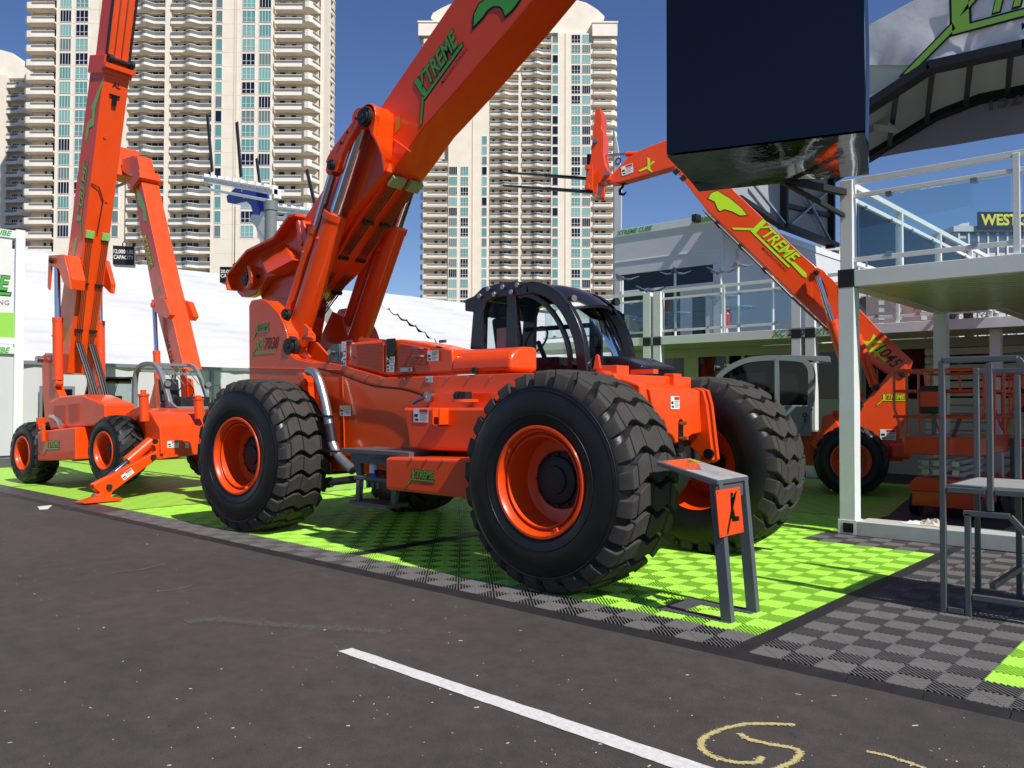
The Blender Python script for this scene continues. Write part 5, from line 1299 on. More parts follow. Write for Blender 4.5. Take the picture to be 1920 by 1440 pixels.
# boom section seam, wear pads, underside pipes
for (x, y) in ((1415, 470), (1500, 552)):
    pass
m = MB(); lo = [FD.P(x, y, y=HD) for x, y in ((1321, 389), (1500, 564), (1590, 646))]
for y in (.24, .12, 0, -.12): m.tube([Vector((v.x, y, v.z)) - upD * .05 for v in lo], .018, 6)
m.build('hydraulic_pipes', M_TUBE, boomD)
m = MB()
for t in (.15, .4, .65): c = lo[0].lerp(lo[1], t); m.obox(Vector((c.x, .08, c.z)) - upD * .05, .06, .42, .07, Matrix((axD, Vector((0, 1, 0)), axD.cross(Vector((0, 1, 0))))).transposed())
m.build('pipe_clamp', M_BLKM, boomD)
m = MB()
for (x, y) in ((1268, 322), (1281, 334)): c = FD.P(x, y, y=HD + .01); m.obox(c, .12, .04, .10, Matrix.Rotation(R(40), 3, 'Y'))
m.each('wear_pad', M_BLKM, boomD, bevel=.006)
dD = -axD      # text reads down the boom to the right
oD = FD.P(1404, 424, y=HD + .001); LD = (FD.P(1481, 496, y=HD) - oD).length
logo(boomD, oD, dD, upD, LD / 4.4 / 1.0, M_LIME, n=(0, 1, 0), width=1.0, edge=.45)
sw = [(1334, 362), (1345, 358), (1368, 372), (1390, 390), (1400, 403), (1388, 404), (1372, 396), (1358, 392), (1350, 396), (1346, 392), (1340, 378), (1328, 372)]
MB().add([FD.P(x, y, y=HD + .005) for x, y in expand(sw, 1.3)], [tuple(range(len(sw)))]).build('swoosh_outline', M_INK, boomD, smooth=False)
MB().add([FD.P(x, y, y=HD + .009) for x, y in sw], [tuple(range(len(sw)))]).build('swoosh_decal', M_LIME, boomD, smooth=False)
q = [(1480, 491), (1489, 491), (1512, 512), (1512, 521), (1505, 518)]
MB().add([FD.P(x, y, y=HD + .009) for x, y in q], [(0, 1, 2, 3, 4)]).build('stripe_decal', M_LIME, boomD, smooth=False)
m = MB(); put_text(m, 'XR', FD.P(1612, 640, y=HD + .001), dD, upD, .26, w=.42, lift=.006, shear=.25, bold=.05, n=(0, 1, 0)); 
q = [(1609, 633), (1612, 631), (1663, 676), (1660, 680)]; m.add([FD.P(x, y, y=HD + .006) for x, y in q], [(0, 1, 2, 3)]); m.build('model_lettering', M_LIME, boomD, smooth=False)
m = MB(); put_text(m, '1045', FD.P(1640, 657, y=HD + .001), dD, upD, .21, w=.50, lift=.007, shear=.25, bold=.01, n=(0, 1, 0)); m.build('model_number', M_INK, boomD, smooth=False)
# jib and carriage at the tip
jp = [(1268, 262), (1247, 263), (1208, 278), (1177, 295), (1144, 330), (1144, 344), (1166, 341), (1200, 331), (1262, 313), (1290, 300)]
jib = MB().prism([fd(x, y, .16) for x, y in jp], -.16, .16).build('jib', M_OR, td, bevel=.015)
xmark(jib, FD.P(1209, 311, y=.161), dD * 1.0 + Vector((0, 0, .22)), Vector((0, 0, 1)), .20, M_LIME, n=(0, 1, 0), ink=False)
sticker(jib, FD.P(1176, 318, y=.165), Vector((-1, 0, .25)), (.1, 0, 1), .26, .20, M_LBR, n=(0, 1, 0), lift=.006)
c1_, c2_ = FD.P(1208, 288, y=.0), FD.P(1134, 291, y=.0)
MB().cyl(c1_, c1_.lerp(c2_, .45), .06, 16).build('tilt_cylinder', M_OR, jib); MB().cyl(c1_.lerp(c2_, .4), c2_, .03, 12).build('rod', M_CHR, jib)
cp = [(1117, 206), (1126, 204), (1130, 225), (1128, 240), (1133, 250), (1132, 290), (1136, 311), (1144, 326), (1146, 338), (1122, 344), (1119, 363), (1105, 363), (1103, 325), (1108, 300)]
car = MB().prism([fd(x, y, .16) for x, y in cp], -.2, .2)
for y in (.46, -.46): car.prism([fd(x, y2, .16) for x, y2 in ((1110, 318), (1120, 318), (1119, 363), (1105, 363))], y - .05, y + .05)
z_a, z_b = fd(1110, 322, .16), fd(1110, 358, .16)
car.beam((z_a[0], -.55, z_a[1]), (z_a[0], .55, z_a[1]), .1, .1).beam((z_b[0], -.55, z_b[1]), (z_b[0], .55, z_b[1]), .1, .1)
car = car.build('fork_carriage', M_OR, td, bevel=.01)
for (y, A, B) in ((-.42, (1104, 335), (942, 323)), (.42, (1107, 360), (944, 348))):
    a, b_ = FD.P(*A, y=y), FD.P(*B, y=y); mid_ = a.lerp(b_, .5)
    m = MB().beam(a, mid_, .12, .055).beam(mid_, b_, .12, .03).beam(a + Vector((0, 0, -.02)), a + Vector((-.02, 0, .55)), .12, .05, (0, 1, 0)); m.build('fork', M_BLKM, car, bevel=.004)
for (x, y) in ((1117, 265), (1140, 326)):
    c = FD.P(x, y, y=.2); MB().cyl(c, c + Vector((0, .06, 0)), .05, 14).build('pin', M_STEEL, car)
c = FD.P(1168, 341, y=0); m = MB().tube([c + Vector((0, 0, .0)), c + Vector((0, 0, -.10)), c + Vector((.07, 0, -.17)), c + Vector((.06, 0, -.26)), c + Vector((-.02, 0, -.28)), c + Vector((-.08, 0, -.22))], [.03, .03, .035, .04, .03, .012], 8)
m.obox(c, .14, .1, .1); m.build('hook', M_BLKM, jib)
# cylinders
for y in (.46, -.46):
    lp = FD.P(1611, 760, y=.46); lq = FD.P(1531, 512, y=.46); lp.y = lq.y = y
    lift_cyl(td, lp, lq, .11, .62, .6)
    lp2 = FD.P(1643, 727, y=.46); lq2 = FD.P(1577, 545, y=.46); lp2.y = lq2.y = y
    lift_cyl(td, lp2, lq2, .075, .52, .55, name='tilt_cylinder')
    q = [fd(x, yy, .46) for x, yy in ((1510, 530), (1520, 512), (1530, 502), (1542, 506), (1572, 536), (1585, 560), (1556, 610), (1550, 590), (1552, 545), (1540, 524), (1528, 522), (1522, 540), (1524, 560), (1514, 552))]
    MB().prism(q, y - .03, y + .05).build('cylinder_head_plate', M_OR, boomD, bevel=.01)
    pin(td, Vector((lq.x, y + .07 * (1 if y > 0 else -1), lq.z)), .05, yd=1, name='cylinder_pin', L=.04); pin(td, Vector((lp.x, y + .1, lp.z)), .075, yd=1, name='cylinder_pin', L=.05); pin(td, Vector((lp2.x, y + .08, lp2.z)), .06, yd=1, name='cylinder_pin', L=.05)
rp_ = [fd(x, y, .5) for x, y in ((1702, 684), (1697, 700), (1697, 785), (1684, 827), (1560, 830), (1560, 800), (1603, 772), (1612, 768), (1625, 752), (1640, 735), (1660, 712), (1676, 690), (1690, 682))]
for y in (.46, -.52): MB().prism(rp_, y, y + .06).build('side_plate', M_OR, td, bevel=.01)
m = MB(); fl_ = rp_[6:13]
for a, c in zip(fl_, fl_[1:]): m.beam((a[0], .42, a[1]), (c[0], .42, c[1]), .22, .035)
m.build('edge_flange', M_OR, td)
logo(td, FD.P(1652, 750, y=.521), (-1, 0, 0), (0, 0, 1), .095, M_LIME, n=(0, 1, 0), sub=False, width=.95)
sticker(td, FD.P(1665, 815, y=.521), (-1, 0, 0), (0, 0, 1), .27, .20, M_LBR, n=(0, 1, 0), lift=.006)
a = FD.P(1668, 832, y=.9); c = FD.P(1709, 862, y=.9); MB().box(a.x, c.x, -1.0, .9, a.z, c.z).build('counterweight', M_OR, td, bevel=.06)
pin(td, FD.P(1693, 699, y=.50), .08, yd=1, name='pivot_pin', L=.06)
MB().box(-.5, 2.0, -.5, .46, .9, 1.15).build('body', M_OR, td, bevel=.02)
cbx = [FD.P(x, y, y=1.12) for x, y in ((1519, 762), (1521, 700), (1512, 680), (1500, 674), (1462, 671), (1430, 672), (1400, 676), (1372, 688), (1350, 705), (1335, 730))]
CXr = cbx[0].x; zt2 = cbx[4].z; zb2 = cbx[0].z
CXf = FD.P(1320, 740, y=1.12).x
m = MB(); pth = cbx
for y in (1.12, .35):
    pp_ = [Vector((v.x, y, v.z)) for v in pth]
    m.sweep(smooth_path(pp_, 3), .09, .10)
mid = FD.P(1457, 700, y=1.12).x
for y in (1.12, .35): m.box(mid - .04, mid + .04, y - .05, y + .05, zb2, zt2)
m.box(CXr, CXf, .35, 1.12, zb2 - .55, zb2)
cD = m.build('cab', M_CABG, td)
prf = [xz(v) for v in cbx] + [(CXf, zb2)]
MB().prism(expand(prf, -.02), .40, 1.07).build('cab_glass', mat('cab_dark_glass', (.008, .010, .012), .05, spec=.5), cD)
MB().prism([(CXr - .35, zt2 - .10), (CXr - .35, zt2 + .01), (CXr + .3, zt2 + .05), (mid, zt2 + .05), (mid, zt2), (CXr + .1, zt2 - .05)], .33, 1.16).build('roof', M_CABG, cD, bevel=.01)
m = MB()
hz_ = FD.P(1509, 778, y=1.17); m.lathe([(.045, 0), (.045, .02), (.02, .02)], 16, tuple(hz_)); m.obox(hz_ + Vector((0, 0, -.1)), .03, .02, .1); m.build('door_handle', M_INK, cD)
m = MB(); a = FD.P(1500, 762, y=1.1); m.prism([(CXr, zb2), (CXr - .05, zb2 - .05), (CXr + .35, zb2 - .75), (CXr + 1.0, zb2 - .75), (CXr + 1.0, zb2)], 1.05, 1.17); m.build('door', M_CABG, cD, bevel=.01)
worklamp(cD, FD.P(1343, 690, y=1.0), (1, .2, 0), .06); worklamp(cD, FD.P(1362, 687, y=.7), (1, .2, 0), .06)
f_ = [fd(x, y, 1.0) for x, y in ((1518, 832), (1540, 800), (1543, 780), (1560, 775), (1575, 800), (1560, 840), (1535, 850))]
MB().prism(f_, .8, 1.0).build('fender', M_OR, td, bevel=.02)
MB().cyl(FD.P(1572, 770, y=.85), FD.P(1572, 800, y=.85), .1, 20).build('filter_housing', M_OR, td)
MB().box(3.4, 4.3, -.6, .6, .6, 1.3).build('front_frame', M_OR, td, bevel=.04)
# ================================================================ towers, far behind
def stucco(name, col):
    return mat(name, col, .85, noise=.07, nscale=.35)
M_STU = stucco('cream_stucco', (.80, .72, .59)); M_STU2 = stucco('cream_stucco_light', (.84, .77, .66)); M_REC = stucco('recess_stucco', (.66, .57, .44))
M_TEAL = mat('teal_glass', (.11, .30, .27), .10, spec=.9, coat=.6); M_TEAL2 = mat('pale_teal_glass', (.20, .42, .38), .12, spec=.8, coat=.5)
M_NAVY = mat('navy_glass', (.008, .013, .030), .08, spec=.5); M_WFR = mat('window_frame_white', (.66, .64, .60), .5); M_CURT = mat('curtained_glass', (.14, .20, .17), .12, spec=.8, coat=.5)
M_RAILG = mat('balcony_glass', (.16, .18, .17), .10, spec=.8, coat=.5)
def mirror_pts(pts, xm): return [(2 * xm - x, y) for x, y in pts]
class Tower:
    def __init__(s, name, label, D, pxc, z_mark, pitch_m, nfl, group):
        c = ray(pxc, 720); fw = Vector((-math.sin(YAW), math.cos(YAW), 0)); rt = Vector((math.cos(YAW), math.sin(YAW), 0))
        s.D = D; loc = fw * D + rt * ((pxc - 960) / F_PX * D)
        s.fr = Fr((loc.x, loc.y, 0), math.degrees(YAW)); s.t = thing(name, label, 'building', s.fr, group)
        s.k = D / F_PX; s.pxc = pxc; s.pm = pitch_m; s.n = nfl
        s.z0 = s.fr.P(pxc, z_mark, y=0).z    # level of one slab
        s.nwin = 0; s.nbal = 0; s.cache = {}
        s.extraw = MB(); s.extrag = MB(); s.extrab = MB()
    def x(s, px): return (px - s.pxc) * s.k
    def z(s, k): return s.z0 + k * s.pm
    def window(s, x0, x1, z0, z1, kind, gm, y=0.0):
        """frame standing 4 cm proud of the wall, pane inside it"""
        key = (round(x1 - x0, 2), round(z1 - z0, 2), kind, gm.name)
        def geo():
            w, h = x1 - x0, z1 - z0; f = MB(); p = MB(); t = .10
            f.box(0, w, -.10, 0, 0, t).box(0, w, -.10, 0, h - t, h).box(0, t, -.10, 0, t, h - t).box(w - t, w, -.10, 0, t, h - t)
            if kind == 3:
                f.box(w / 3 - .05, w / 3 + .05, -.09, 0, t, h - t).box(2 * w / 3 - .05, 2 * w / 3 + .05, -.09, 0, t, h - t).box(t, w - t, -.095, 0, h * .34, h * .34 + .10)
            elif kind == 4:
                for q in (.25, .5, .75): f.box(w * q - .04, w * q + .04, -.09, 0, t, h - t)
            elif kind == 2: f.box(w / 2 - .05, w / 2 + .05, -.09, 0, t, h - t)
            p.box(t, w - t, -.05, -.01, t, h - t); return f, p
        s.nwin += 1
        if s.nwin > 95:
            f, p = geo(); T = Matrix.Translation((x0, y, z0)); s.extraw.merge(f, T); s.extrag.merge(p, T); return
        if key not in s.cache:
            f, p = geo(); fo = f.build('window', M_WFR, s.t, smooth=False); fo.location = (x0, y, z0); p.build('pane', gm, fo, smooth=False); s.cache[key] = fo
        else:
            src = s.cache[key]; fo = src.copy(); COL.objects.link(fo); fo.location = (x0, y, z0); fo.parent = s.t
            c = src.children[0].copy(); COL.objects.link(c); c.parent = fo
    def balcony(s, plan, z, solid, tag_, back=1.4, par_h=.32, rail_h=.95, whiteTop=True):
        """plan: outline front from left to right (x,y); solid: list of segment indices with a full parapet"""
        s.nbal += 1
        def geo():
            a = MB(); pts = list(plan) + [(plan[-1][0], max(plan[-1][1], back)), (plan[0][0], back)]
            a.prism(pts, -.30, 0.0, 'z'); g = MB()
            for i in range(len(plan) - 1):
                p, q = Vector((*plan[i], 0)), Vector((*plan[i + 1], 0))
                h = 1.05 if i in solid else par_h
                a.beam(p + Vector((0, .07, h / 2 - .05)), q + Vector((0, .07, h / 2 - .05)), .14, h + .1)
                if i not in solid:
                    a.beam(p + Vector((0, .06, rail_h + .08)), q + Vector((0, .06, rail_h + .08)), .09, .09)
                    g.beam(p + Vector((0, .06, (h + rail_h) / 2)), q + Vector((0, .06, (h + rail_h) / 2)), .04, rail_h - h)
            return a, g
        if s.nbal > 96:
            a, g = geo(); T = Matrix.Translation((0, 0, z)); s.extrab.merge(a, T); s.extrag2.merge(g, T) if hasattr(s, 'extrag2') else None; return
        if tag_ not in s.cache:
            a, g = geo(); o = a.build('balcony', M_STU2, s.t, smooth=False); o.location = (0, 0, z); g.build('railing', M_RAILG, o, smooth=False); s.cache[tag_] = o
        else:
            src = s.cache[tag_]; o = src.copy(); COL.objects.link(o); o.location = (0, 0, z); o.parent = s.t
            c = src.children[0].copy(); COL.objects.link(c); c.parent = o
    def finish(s):
        if s.extraw.v: tag(s.extraw.build('windows', M_WFR, s.t, smooth=False), kind='stuff'); tag(s.extrag.build('panes', M_TEAL, s.t, smooth=False), kind='stuff')
        if s.extrab.v: tag(s.extrab.build('balconies', M_STU2, s.t, smooth=False), kind='stuff')
def wave(x0, x1, y_lo, y_hi, n=8):
    """bulging balcony front: straight ends, bow in the middle"""
    out = [(x0, y_lo)]
    for i in range(n + 1):
        t = i / n; out.append((x0 + (x1 - x0) * (.30 + .44 * t), y_lo + (y_hi - y_lo) * (.5 - .5 * math.cos(2 * math.pi * t)) if 0 < t < 1 else y_lo))
    out.append((x1, y_lo)); return out
rw = random.Random(5)
def gpick(): return rw.choice([M_TEAL, M_TEAL, M_TEAL2, M_NAVY, M_NAVY, M_CURT])
# ---------------------------------------------------------------- tower one, left
T1 = Tower('apartment_tower', 'widest cream apartment tower, behind the two steep orange booms', 176, 308, 43, 3.05, 22, 'cream apartment towers')
X = T1.x; REC = 1.6
ztop = T1.z(8); zlow = T1.z(-20)
X8 = lambda p: T1.fr.P(p, 300, y=8.0).x
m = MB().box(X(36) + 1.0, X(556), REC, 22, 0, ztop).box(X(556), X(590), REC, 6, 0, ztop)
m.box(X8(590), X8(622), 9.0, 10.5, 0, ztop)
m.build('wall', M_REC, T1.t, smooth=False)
piers = [(96, 233), (302, 313), (391, 508)]
for a, b in piers:
    m = MB().box(X(a), X(b), 0, REC, 0, ztop)
    for k in range(-19, 8): m.box(X(a), X(b), -.025, 0, T1.z(k) - .16, T1.z(k) - .12)
    m.build('pier', M_STU, T1.t, smooth=False)
m = MB()
for p in (433, 437, 178, 182): m.box(X(p), X(p) + .18, -.12, 0, 0, ztop)
m.build('expansion_joint', M_REC, T1.t, smooth=False)
m = MB().box(X(593), X(600), 1.5, 8, 0, ztop).box(X8(594), X8(601), 7.4, 8, 0, ztop); m.build('corner_pier', M_STU, T1.t, smooth=False)
plL = [(X(36) + .8, REC + 2.5), (X(36), REC + .9), (X(36) + .1, .1), (X(36) + .9, -.7), (X(52), -.8), (X(96), -.8)]
plML, plMR = wave(X(233), X(302), -.3, -1.5), wave(X(313), X(391), -.3, -1.5)
plR = [(X(510), -.5), (X(563), -.5), (X(570), -1.5), (X(577), -1.7), (X(583), -1.0), (X(587), .2), (X(592), 1.6), (X(594), 4)]
plB = [(X8(598), 7.0), (X8(602), 6.2), (X8(608), 5.9), (X8(614), 6.3), (X8(619), 7.4), (X8(622), 9.0), (X8(622), 10.4)]
for k in range(-18, 4):
    z = T1.z(k)
    T1.balcony(plL, z, (0, 1, 2, 3), 'L', par_h=.5)
    T1.balcony(plML, z, (), 'ML', par_h=.22) if k < 6 else None
    T1.balcony(plMR, z, (), 'MR', par_h=.22)
    T1.balcony(plR, z, (1, 2, 3), 'R', par_h=.45)
    T1.nbal -= 1 if False else 0
s_ = T1
T1.nbal = 0; T1.cache.pop('B', None)
for k in range(-15, 4): T1.balcony(plB, T1.z(k), (0, 1, 2, 3), 'B', back=9.1)
for k in range(-15, 4):
    z = T1.z(k) + .15
    T1.window(X(103), X(125), z, z + 2.55, 4, gpick()); T1.window(X(133), X(157), z, z + 2.55, 3, gpick())
    T1.window(X(398), X(411), z, z + 2.55, 1, gpick()); T1.window(X(448), X(473), z, z + 2.55, 3, gpick()); T1.window(X(480), X(503), z, z + 2.55, 4, gpick())
    if k < -10: T1.window(X(205), X(218), z, z + 2.55, 1, gpick())
T1.finish()
# the glass doors inside the balconies, one mesh per column kind and floor
def doors(T, spans, ks, y, name='balcony_doors'):
    src = None
    for k in ks:
        z = T.z(k)
        if src is None:
            m = MB(); 
            for a, b, mi in spans:
                m.cur = 0; m.box(a, b, y - .12, y - .02, .02, 2.35); m.cur = 1; w = b - a; n = max(1, int(w / 1.1))
                for i in range(n + 1): m.box(a + w * i / n - .05, a + w * i / n + .05, y - .16, y - .12, .02, 2.4)
                m.box(a, b, y - .16, y - .12, 2.3, 2.42)
            m.box(min(q[0] for q in spans), max(q[1] for q in spans), y - .15, y - .01, 2.421, 2.50)
            src = m.build(name, [M_NAVY, M_WFR], T.t, smooth=False); src.location = (0, 0, z)
        else:
            c = src.copy(); COL.objects.link(c); c.parent = T.t; c.location = (0, 0, z)
doors(T1, [(X(262), X(297), 0), (X(238), X(246), 0)], range(-18, 4), REC)
doors(T1, [(X(331), X(365), 0), (X(381), X(388), 0), (X(316), X(321), 0)], range(-18, 4), REC)
doors(T1, [(X(82), X(92), 0), (X(70), X(76), 0)], range(-18, 4), REC)
doors(T1, [(X(515), X(527), 0), (X(538), X(548), 0), (X(511), X(512.5), 0)], range(-18, 4), REC)
# ---------------------------------------------------------------- tower two, centre, its curved crown in view
T2 = Tower('apartment_tower', 'cream apartment tower with a rounded crown standing right of the giant boom', 250, 972, 541, 3.08, 27, 'cream apartment towers')
T2.extrag2 = MB()
X = T2.x
def kfor(y): return (T2.fr.P(972, y, y=0).z - T2.z0) / T2.pm
ztop2 = T2.fr.P(972, 62, y=0).z
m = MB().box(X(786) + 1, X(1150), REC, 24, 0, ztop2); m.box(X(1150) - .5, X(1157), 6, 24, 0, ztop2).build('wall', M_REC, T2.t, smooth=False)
for a, b in ((839, 916), (971, 977), (1033, 1111)):
    MB().box(X(a), X(b), 0, REC, 0, ztop2 + (0 if a != 971 else -12)).build('pier', M_STU, T2.t, smooth=False)
MB().box(X(1059), X(1059) + .3, -.15, 0, 0, ztop2).box(X(884), X(884) + .3, -.15, 0, 0, ztop2).build('expansion_joint', M_REC, T2.t, smooth=False)
zz = lambda y: T2.fr.P(972, y, y=0).z
m = MB().prism([(X(1033), zz(62)), (X(1112), zz(62)), (X(1112), zz(45)), (X(1118), zz(45)), (X(1134), zz(31)), (X(1134), zz(27)), (X(1120), zz(14)), (X(1100), zz(2)), (X(1065), zz(-8)), (X(1010), zz(-16)), (X(972), zz(-18)), (X(934), zz(-16)), (X(880), zz(-8)), (X(852), zz(0)), (X(825), zz(12)), (X(808), zz(22)), (X(804), zz(31)), (X(822), zz(45)), (X(832), zz(45)), (X(832), zz(62)), (X(905), zz(62)), (X(905), zz(58)), (X(1033), zz(58))], 1.0, 20)
m.build('crown', M_STU, T2.t, smooth=False)
for q in (0, 1):
    m = MB()
    a, b = (782, 838) if q == 0 else (1110, 1157)
    xs = [X(a) + 1.2 * q * 0, X(b)]
    m.box(X(a), X(b), -1.2, 20, zz(70), zz(46)).box(X(a) - .2, X(b) + .2, -1.4, 20, zz(46), zz(43))
    m.build('shoulder', M_STU2, T2.t, smooth=False)

m = MB()
for px_ in (1016, 1020, 1024, 1028): m.box(X(px_), X(px_ + 3), .82, .98, zz(57), zz(42))
m.each('window', M_NAVY, T2.t, smooth=False)
MB().box(X(905), X(1046), -.6, 1.6, zz(63), zz(58)).build('ledge', M_STU2, T2.t, smooth=False)
plL = [(X(788), 4), (X(786), REC), (X(788), .2), (X(792), -.7), (X(799), -.9), (X(838), -.9)]
plR = [(X(1112), -.9), (X(1146), -.9), (X(1152), -.7), (X(1156), .2), (X(1158), REC), (X(1157), 4)]
plML, plMR = wave(X(917), X(971), -.3, -1.5, 6), wave(X(977), X(1032), -.3, -1.5, 6)
kk = range(-2, int(kfor(75)) + 1)
T2.nwin = -40; T2.nbal = -15
for k in kk:
    z = T2.z(k)
    T2.balcony(plMR, z, (), 'MR', par_h=.3); T2.balcony(plML, z, (), 'ML', par_h=.3)
    T2.balcony(plR, z, (1, 2, 3, 4), 'R', par_h=.5)
    if k < 13 or k > 20: T2.balcony(plL, z, (0, 1, 2, 3), 'L', par_h=.5)
    zz2 = z + .2
    T2.window(X(1071), X(1088), zz2, z + 2.75, 3, gpick()); T2.window(X(1091), X(1107), zz2, z + 2.75, 4, gpick())
    T2.window(X(1035), X(1046), zz2, z + 2.75, 1, gpick())
    if k < 15:
        T2.window(X(902), X(912), zz2, z + 2.75, 1, gpick())
    if k < 12: T2.window(X(840), X(856), zz2, z + 2.75, 4, gpick()); T2.window(X(862), X(877), zz2, z + 2.75, 3, gpick())
T2.finish()
doors(T2, [(X(1116), X(1123), 0), (X(1128), X(1137), 0)], kk, REC); doors(T2, [(X(995), X(1018), 0), (X(981), X(986), 0), (X(1025), X(1030), 0)], kk, REC)
doors(T2, [(X(935), X(958), 0), (X(921), X(926), 0)], [k for k in kk if k < 18], REC); doors(T2, [(X(812), X(819), 0), (X(826), X(833), 0)], [k for k in kk if k < 13], REC)
# ---------------------------------------------------------------- tower three, cut by the left edge
T3 = Tower('apartment_tower', 'cream apartment tower partly hidden behind the widest tower', 200, 12, 163, 3.08, 16, 'cream apartment towers')
X = T3.x; zz = lambda y: T3.fr.P(12, y, y=0).z
m = MB().box(X(-130), X(5), 0, 20, 0, zz(140)).box(X(5), X(44), REC, 20, 0, zz(140)); m.build('wall', M_STU, T3.t, smooth=False)
MB().prism([(X(-130), zz(145)), (X(40), zz(145)), (X(37), zz(125)), (X(28), zz(112)), (X(12), zz(98)), (X(-10), zz(92)), (X(-130), zz(90))], .5, 20).build('crown', M_STU2, T3.t, smooth=False)
plq = [(X(5), -.3), (X(20), -.4), (X(30), -.9), (X(38), -.6), (X(42), .5), (X(43), 2)]
for k in range(-16, 1):
    z = T3.z(k); T3.balcony(plq, z, (2, 3, 4), 'Q', par_h=.4)
    T3.window(X(9), X(21), z + .1, z + 2.2, 3, M_NAVY, y=REC); T3.window(X(25), X(34), z + .1, z + 2.2, 2, M_NAVY, y=REC)
# ---------------------------------------------------------------- hotel on the right
TH_ = Tower('hotel', 'distant pale hotel with a black and yellow rooftop sign, seen through the right railings', 300, 1740, 480, 3.1, 10, None)
X = TH_.x; zz = lambda y: TH_.fr.P(1740, y, y=0).z
m = MB().box(X(1540), X(1800), 0, 30, 0, zz(470)).box(X(1540), X(1800), -.6, 30, zz(470), zz(463)).box(X(1790), X(2040), -3, 30, 0, zz(438)).box(X(1780), X(2040), -4, 30, zz(438), zz(428)).box(X(1700), X(1790), 6, 30, zz(463), zz(440)).prism([(X(1800), zz(428)), (X(1815), zz(415)), (X(1832), zz(412)), (X(1832), zz(428))], 4, 20)
m.build('wall', mat('hotel_wall', (.52, .52, .52), .8), TH_.t, smooth=False)
M_HGL = mat('hotel_glass', (.10, .14, .20), .1, spec=.8)
TH_.nwin = 0
src_ = None
for r_ in range(9):
    for c_ in range(27):
        px_ = 1543 + c_ * 18
        a0_, z1_ = X(px_), zz(476 + r_ * 16) if px_ < 1786 else zz(444 + r_ * 16)
        yv = -.02 if px_ < 1786 else -3.02
        n_ = r_ * 27 + c_
        if n_ < 95:
            if src_ is None: src_ = MB().box(0, X(1740 + 11), -.06, 0, -zz(480) + zz(470), 0).build('window', M_HGL, TH_.t, smooth=False); o_ = src_
            else: o_ = src_.copy(); COL.objects.link(o_); o_.parent = TH_.t
            o_.location = (a0_, yv, z1_)
        else: TH_.extraw.box(a0_, a0_ + X(1751), yv - .06, yv, z1_ - (zz(470) - zz(480)), z1_)
tag(TH_.extraw.build('windows', M_HGL, TH_.t, smooth=False), kind='stuff')
m = MB()
for c_ in range(27): px_ = 1541 + c_ * 18 - 3; m.box(X(px_), X(px_ + 3), -.5 if px_ < 1786 else -3.5, 0 if px_ < 1786 else -3, 0, zz(470) if px_ < 1786 else zz(440))
m.build('facade_fins', mat('hotel_white', (.68, .68, .66), .7), TH_.t, smooth=False)
sb_ = MB().box(X(1822), X(2010), -5.2, -4.6, zz(434), zz(403)).build('sign_board', mat('sign_navy', (.01, .014, .035), .4), TH_.t, smooth=False)
m = MB(); put_text(m, 'WESTGATE', (X(1827), -5.25, zz(427)), (1, 0, 0), (0, 0, 1), zz(408) - zz(427), w=X(1960) - X(1827), lift=.02, bold=.05, n=(0, -1, 0)); m.build('sign_letters', mat('sign_yellow', (.72, .66, .04), .5), sb_, smooth=False)
TBk = Tower('brick_building', 'low reddish brick building far behind the right deck', 130, 1690, 600, 3.1, 5, None)
X = TBk.x; zz = lambda y: TBk.fr.P(1690, y, y=0).z
MB().box(X(1625), X(1762), 0, 12, 0, zz(556)).build('wall', mat('brick_red', (.17, .125, .13), .85, noise=.15, nscale=.5), TBk.t, smooth=False)
w0 = None
for r_ in range(4):
    for c_ in (1, 3, 6):
        if w0 is None: w0 = MB().box(0, .9, -.05, 0, 0, .7).build('window', mat('pinkish_trim', (.40, .38, .38), .7), TBk.t, smooth=False); o_ = w0
        else: o_ = w0.copy(); COL.objects.link(o_); o_.parent = TBk.t
        o_.location = (X(1632 + c_ * 16), -.01, zz(572 + r_ * 14))
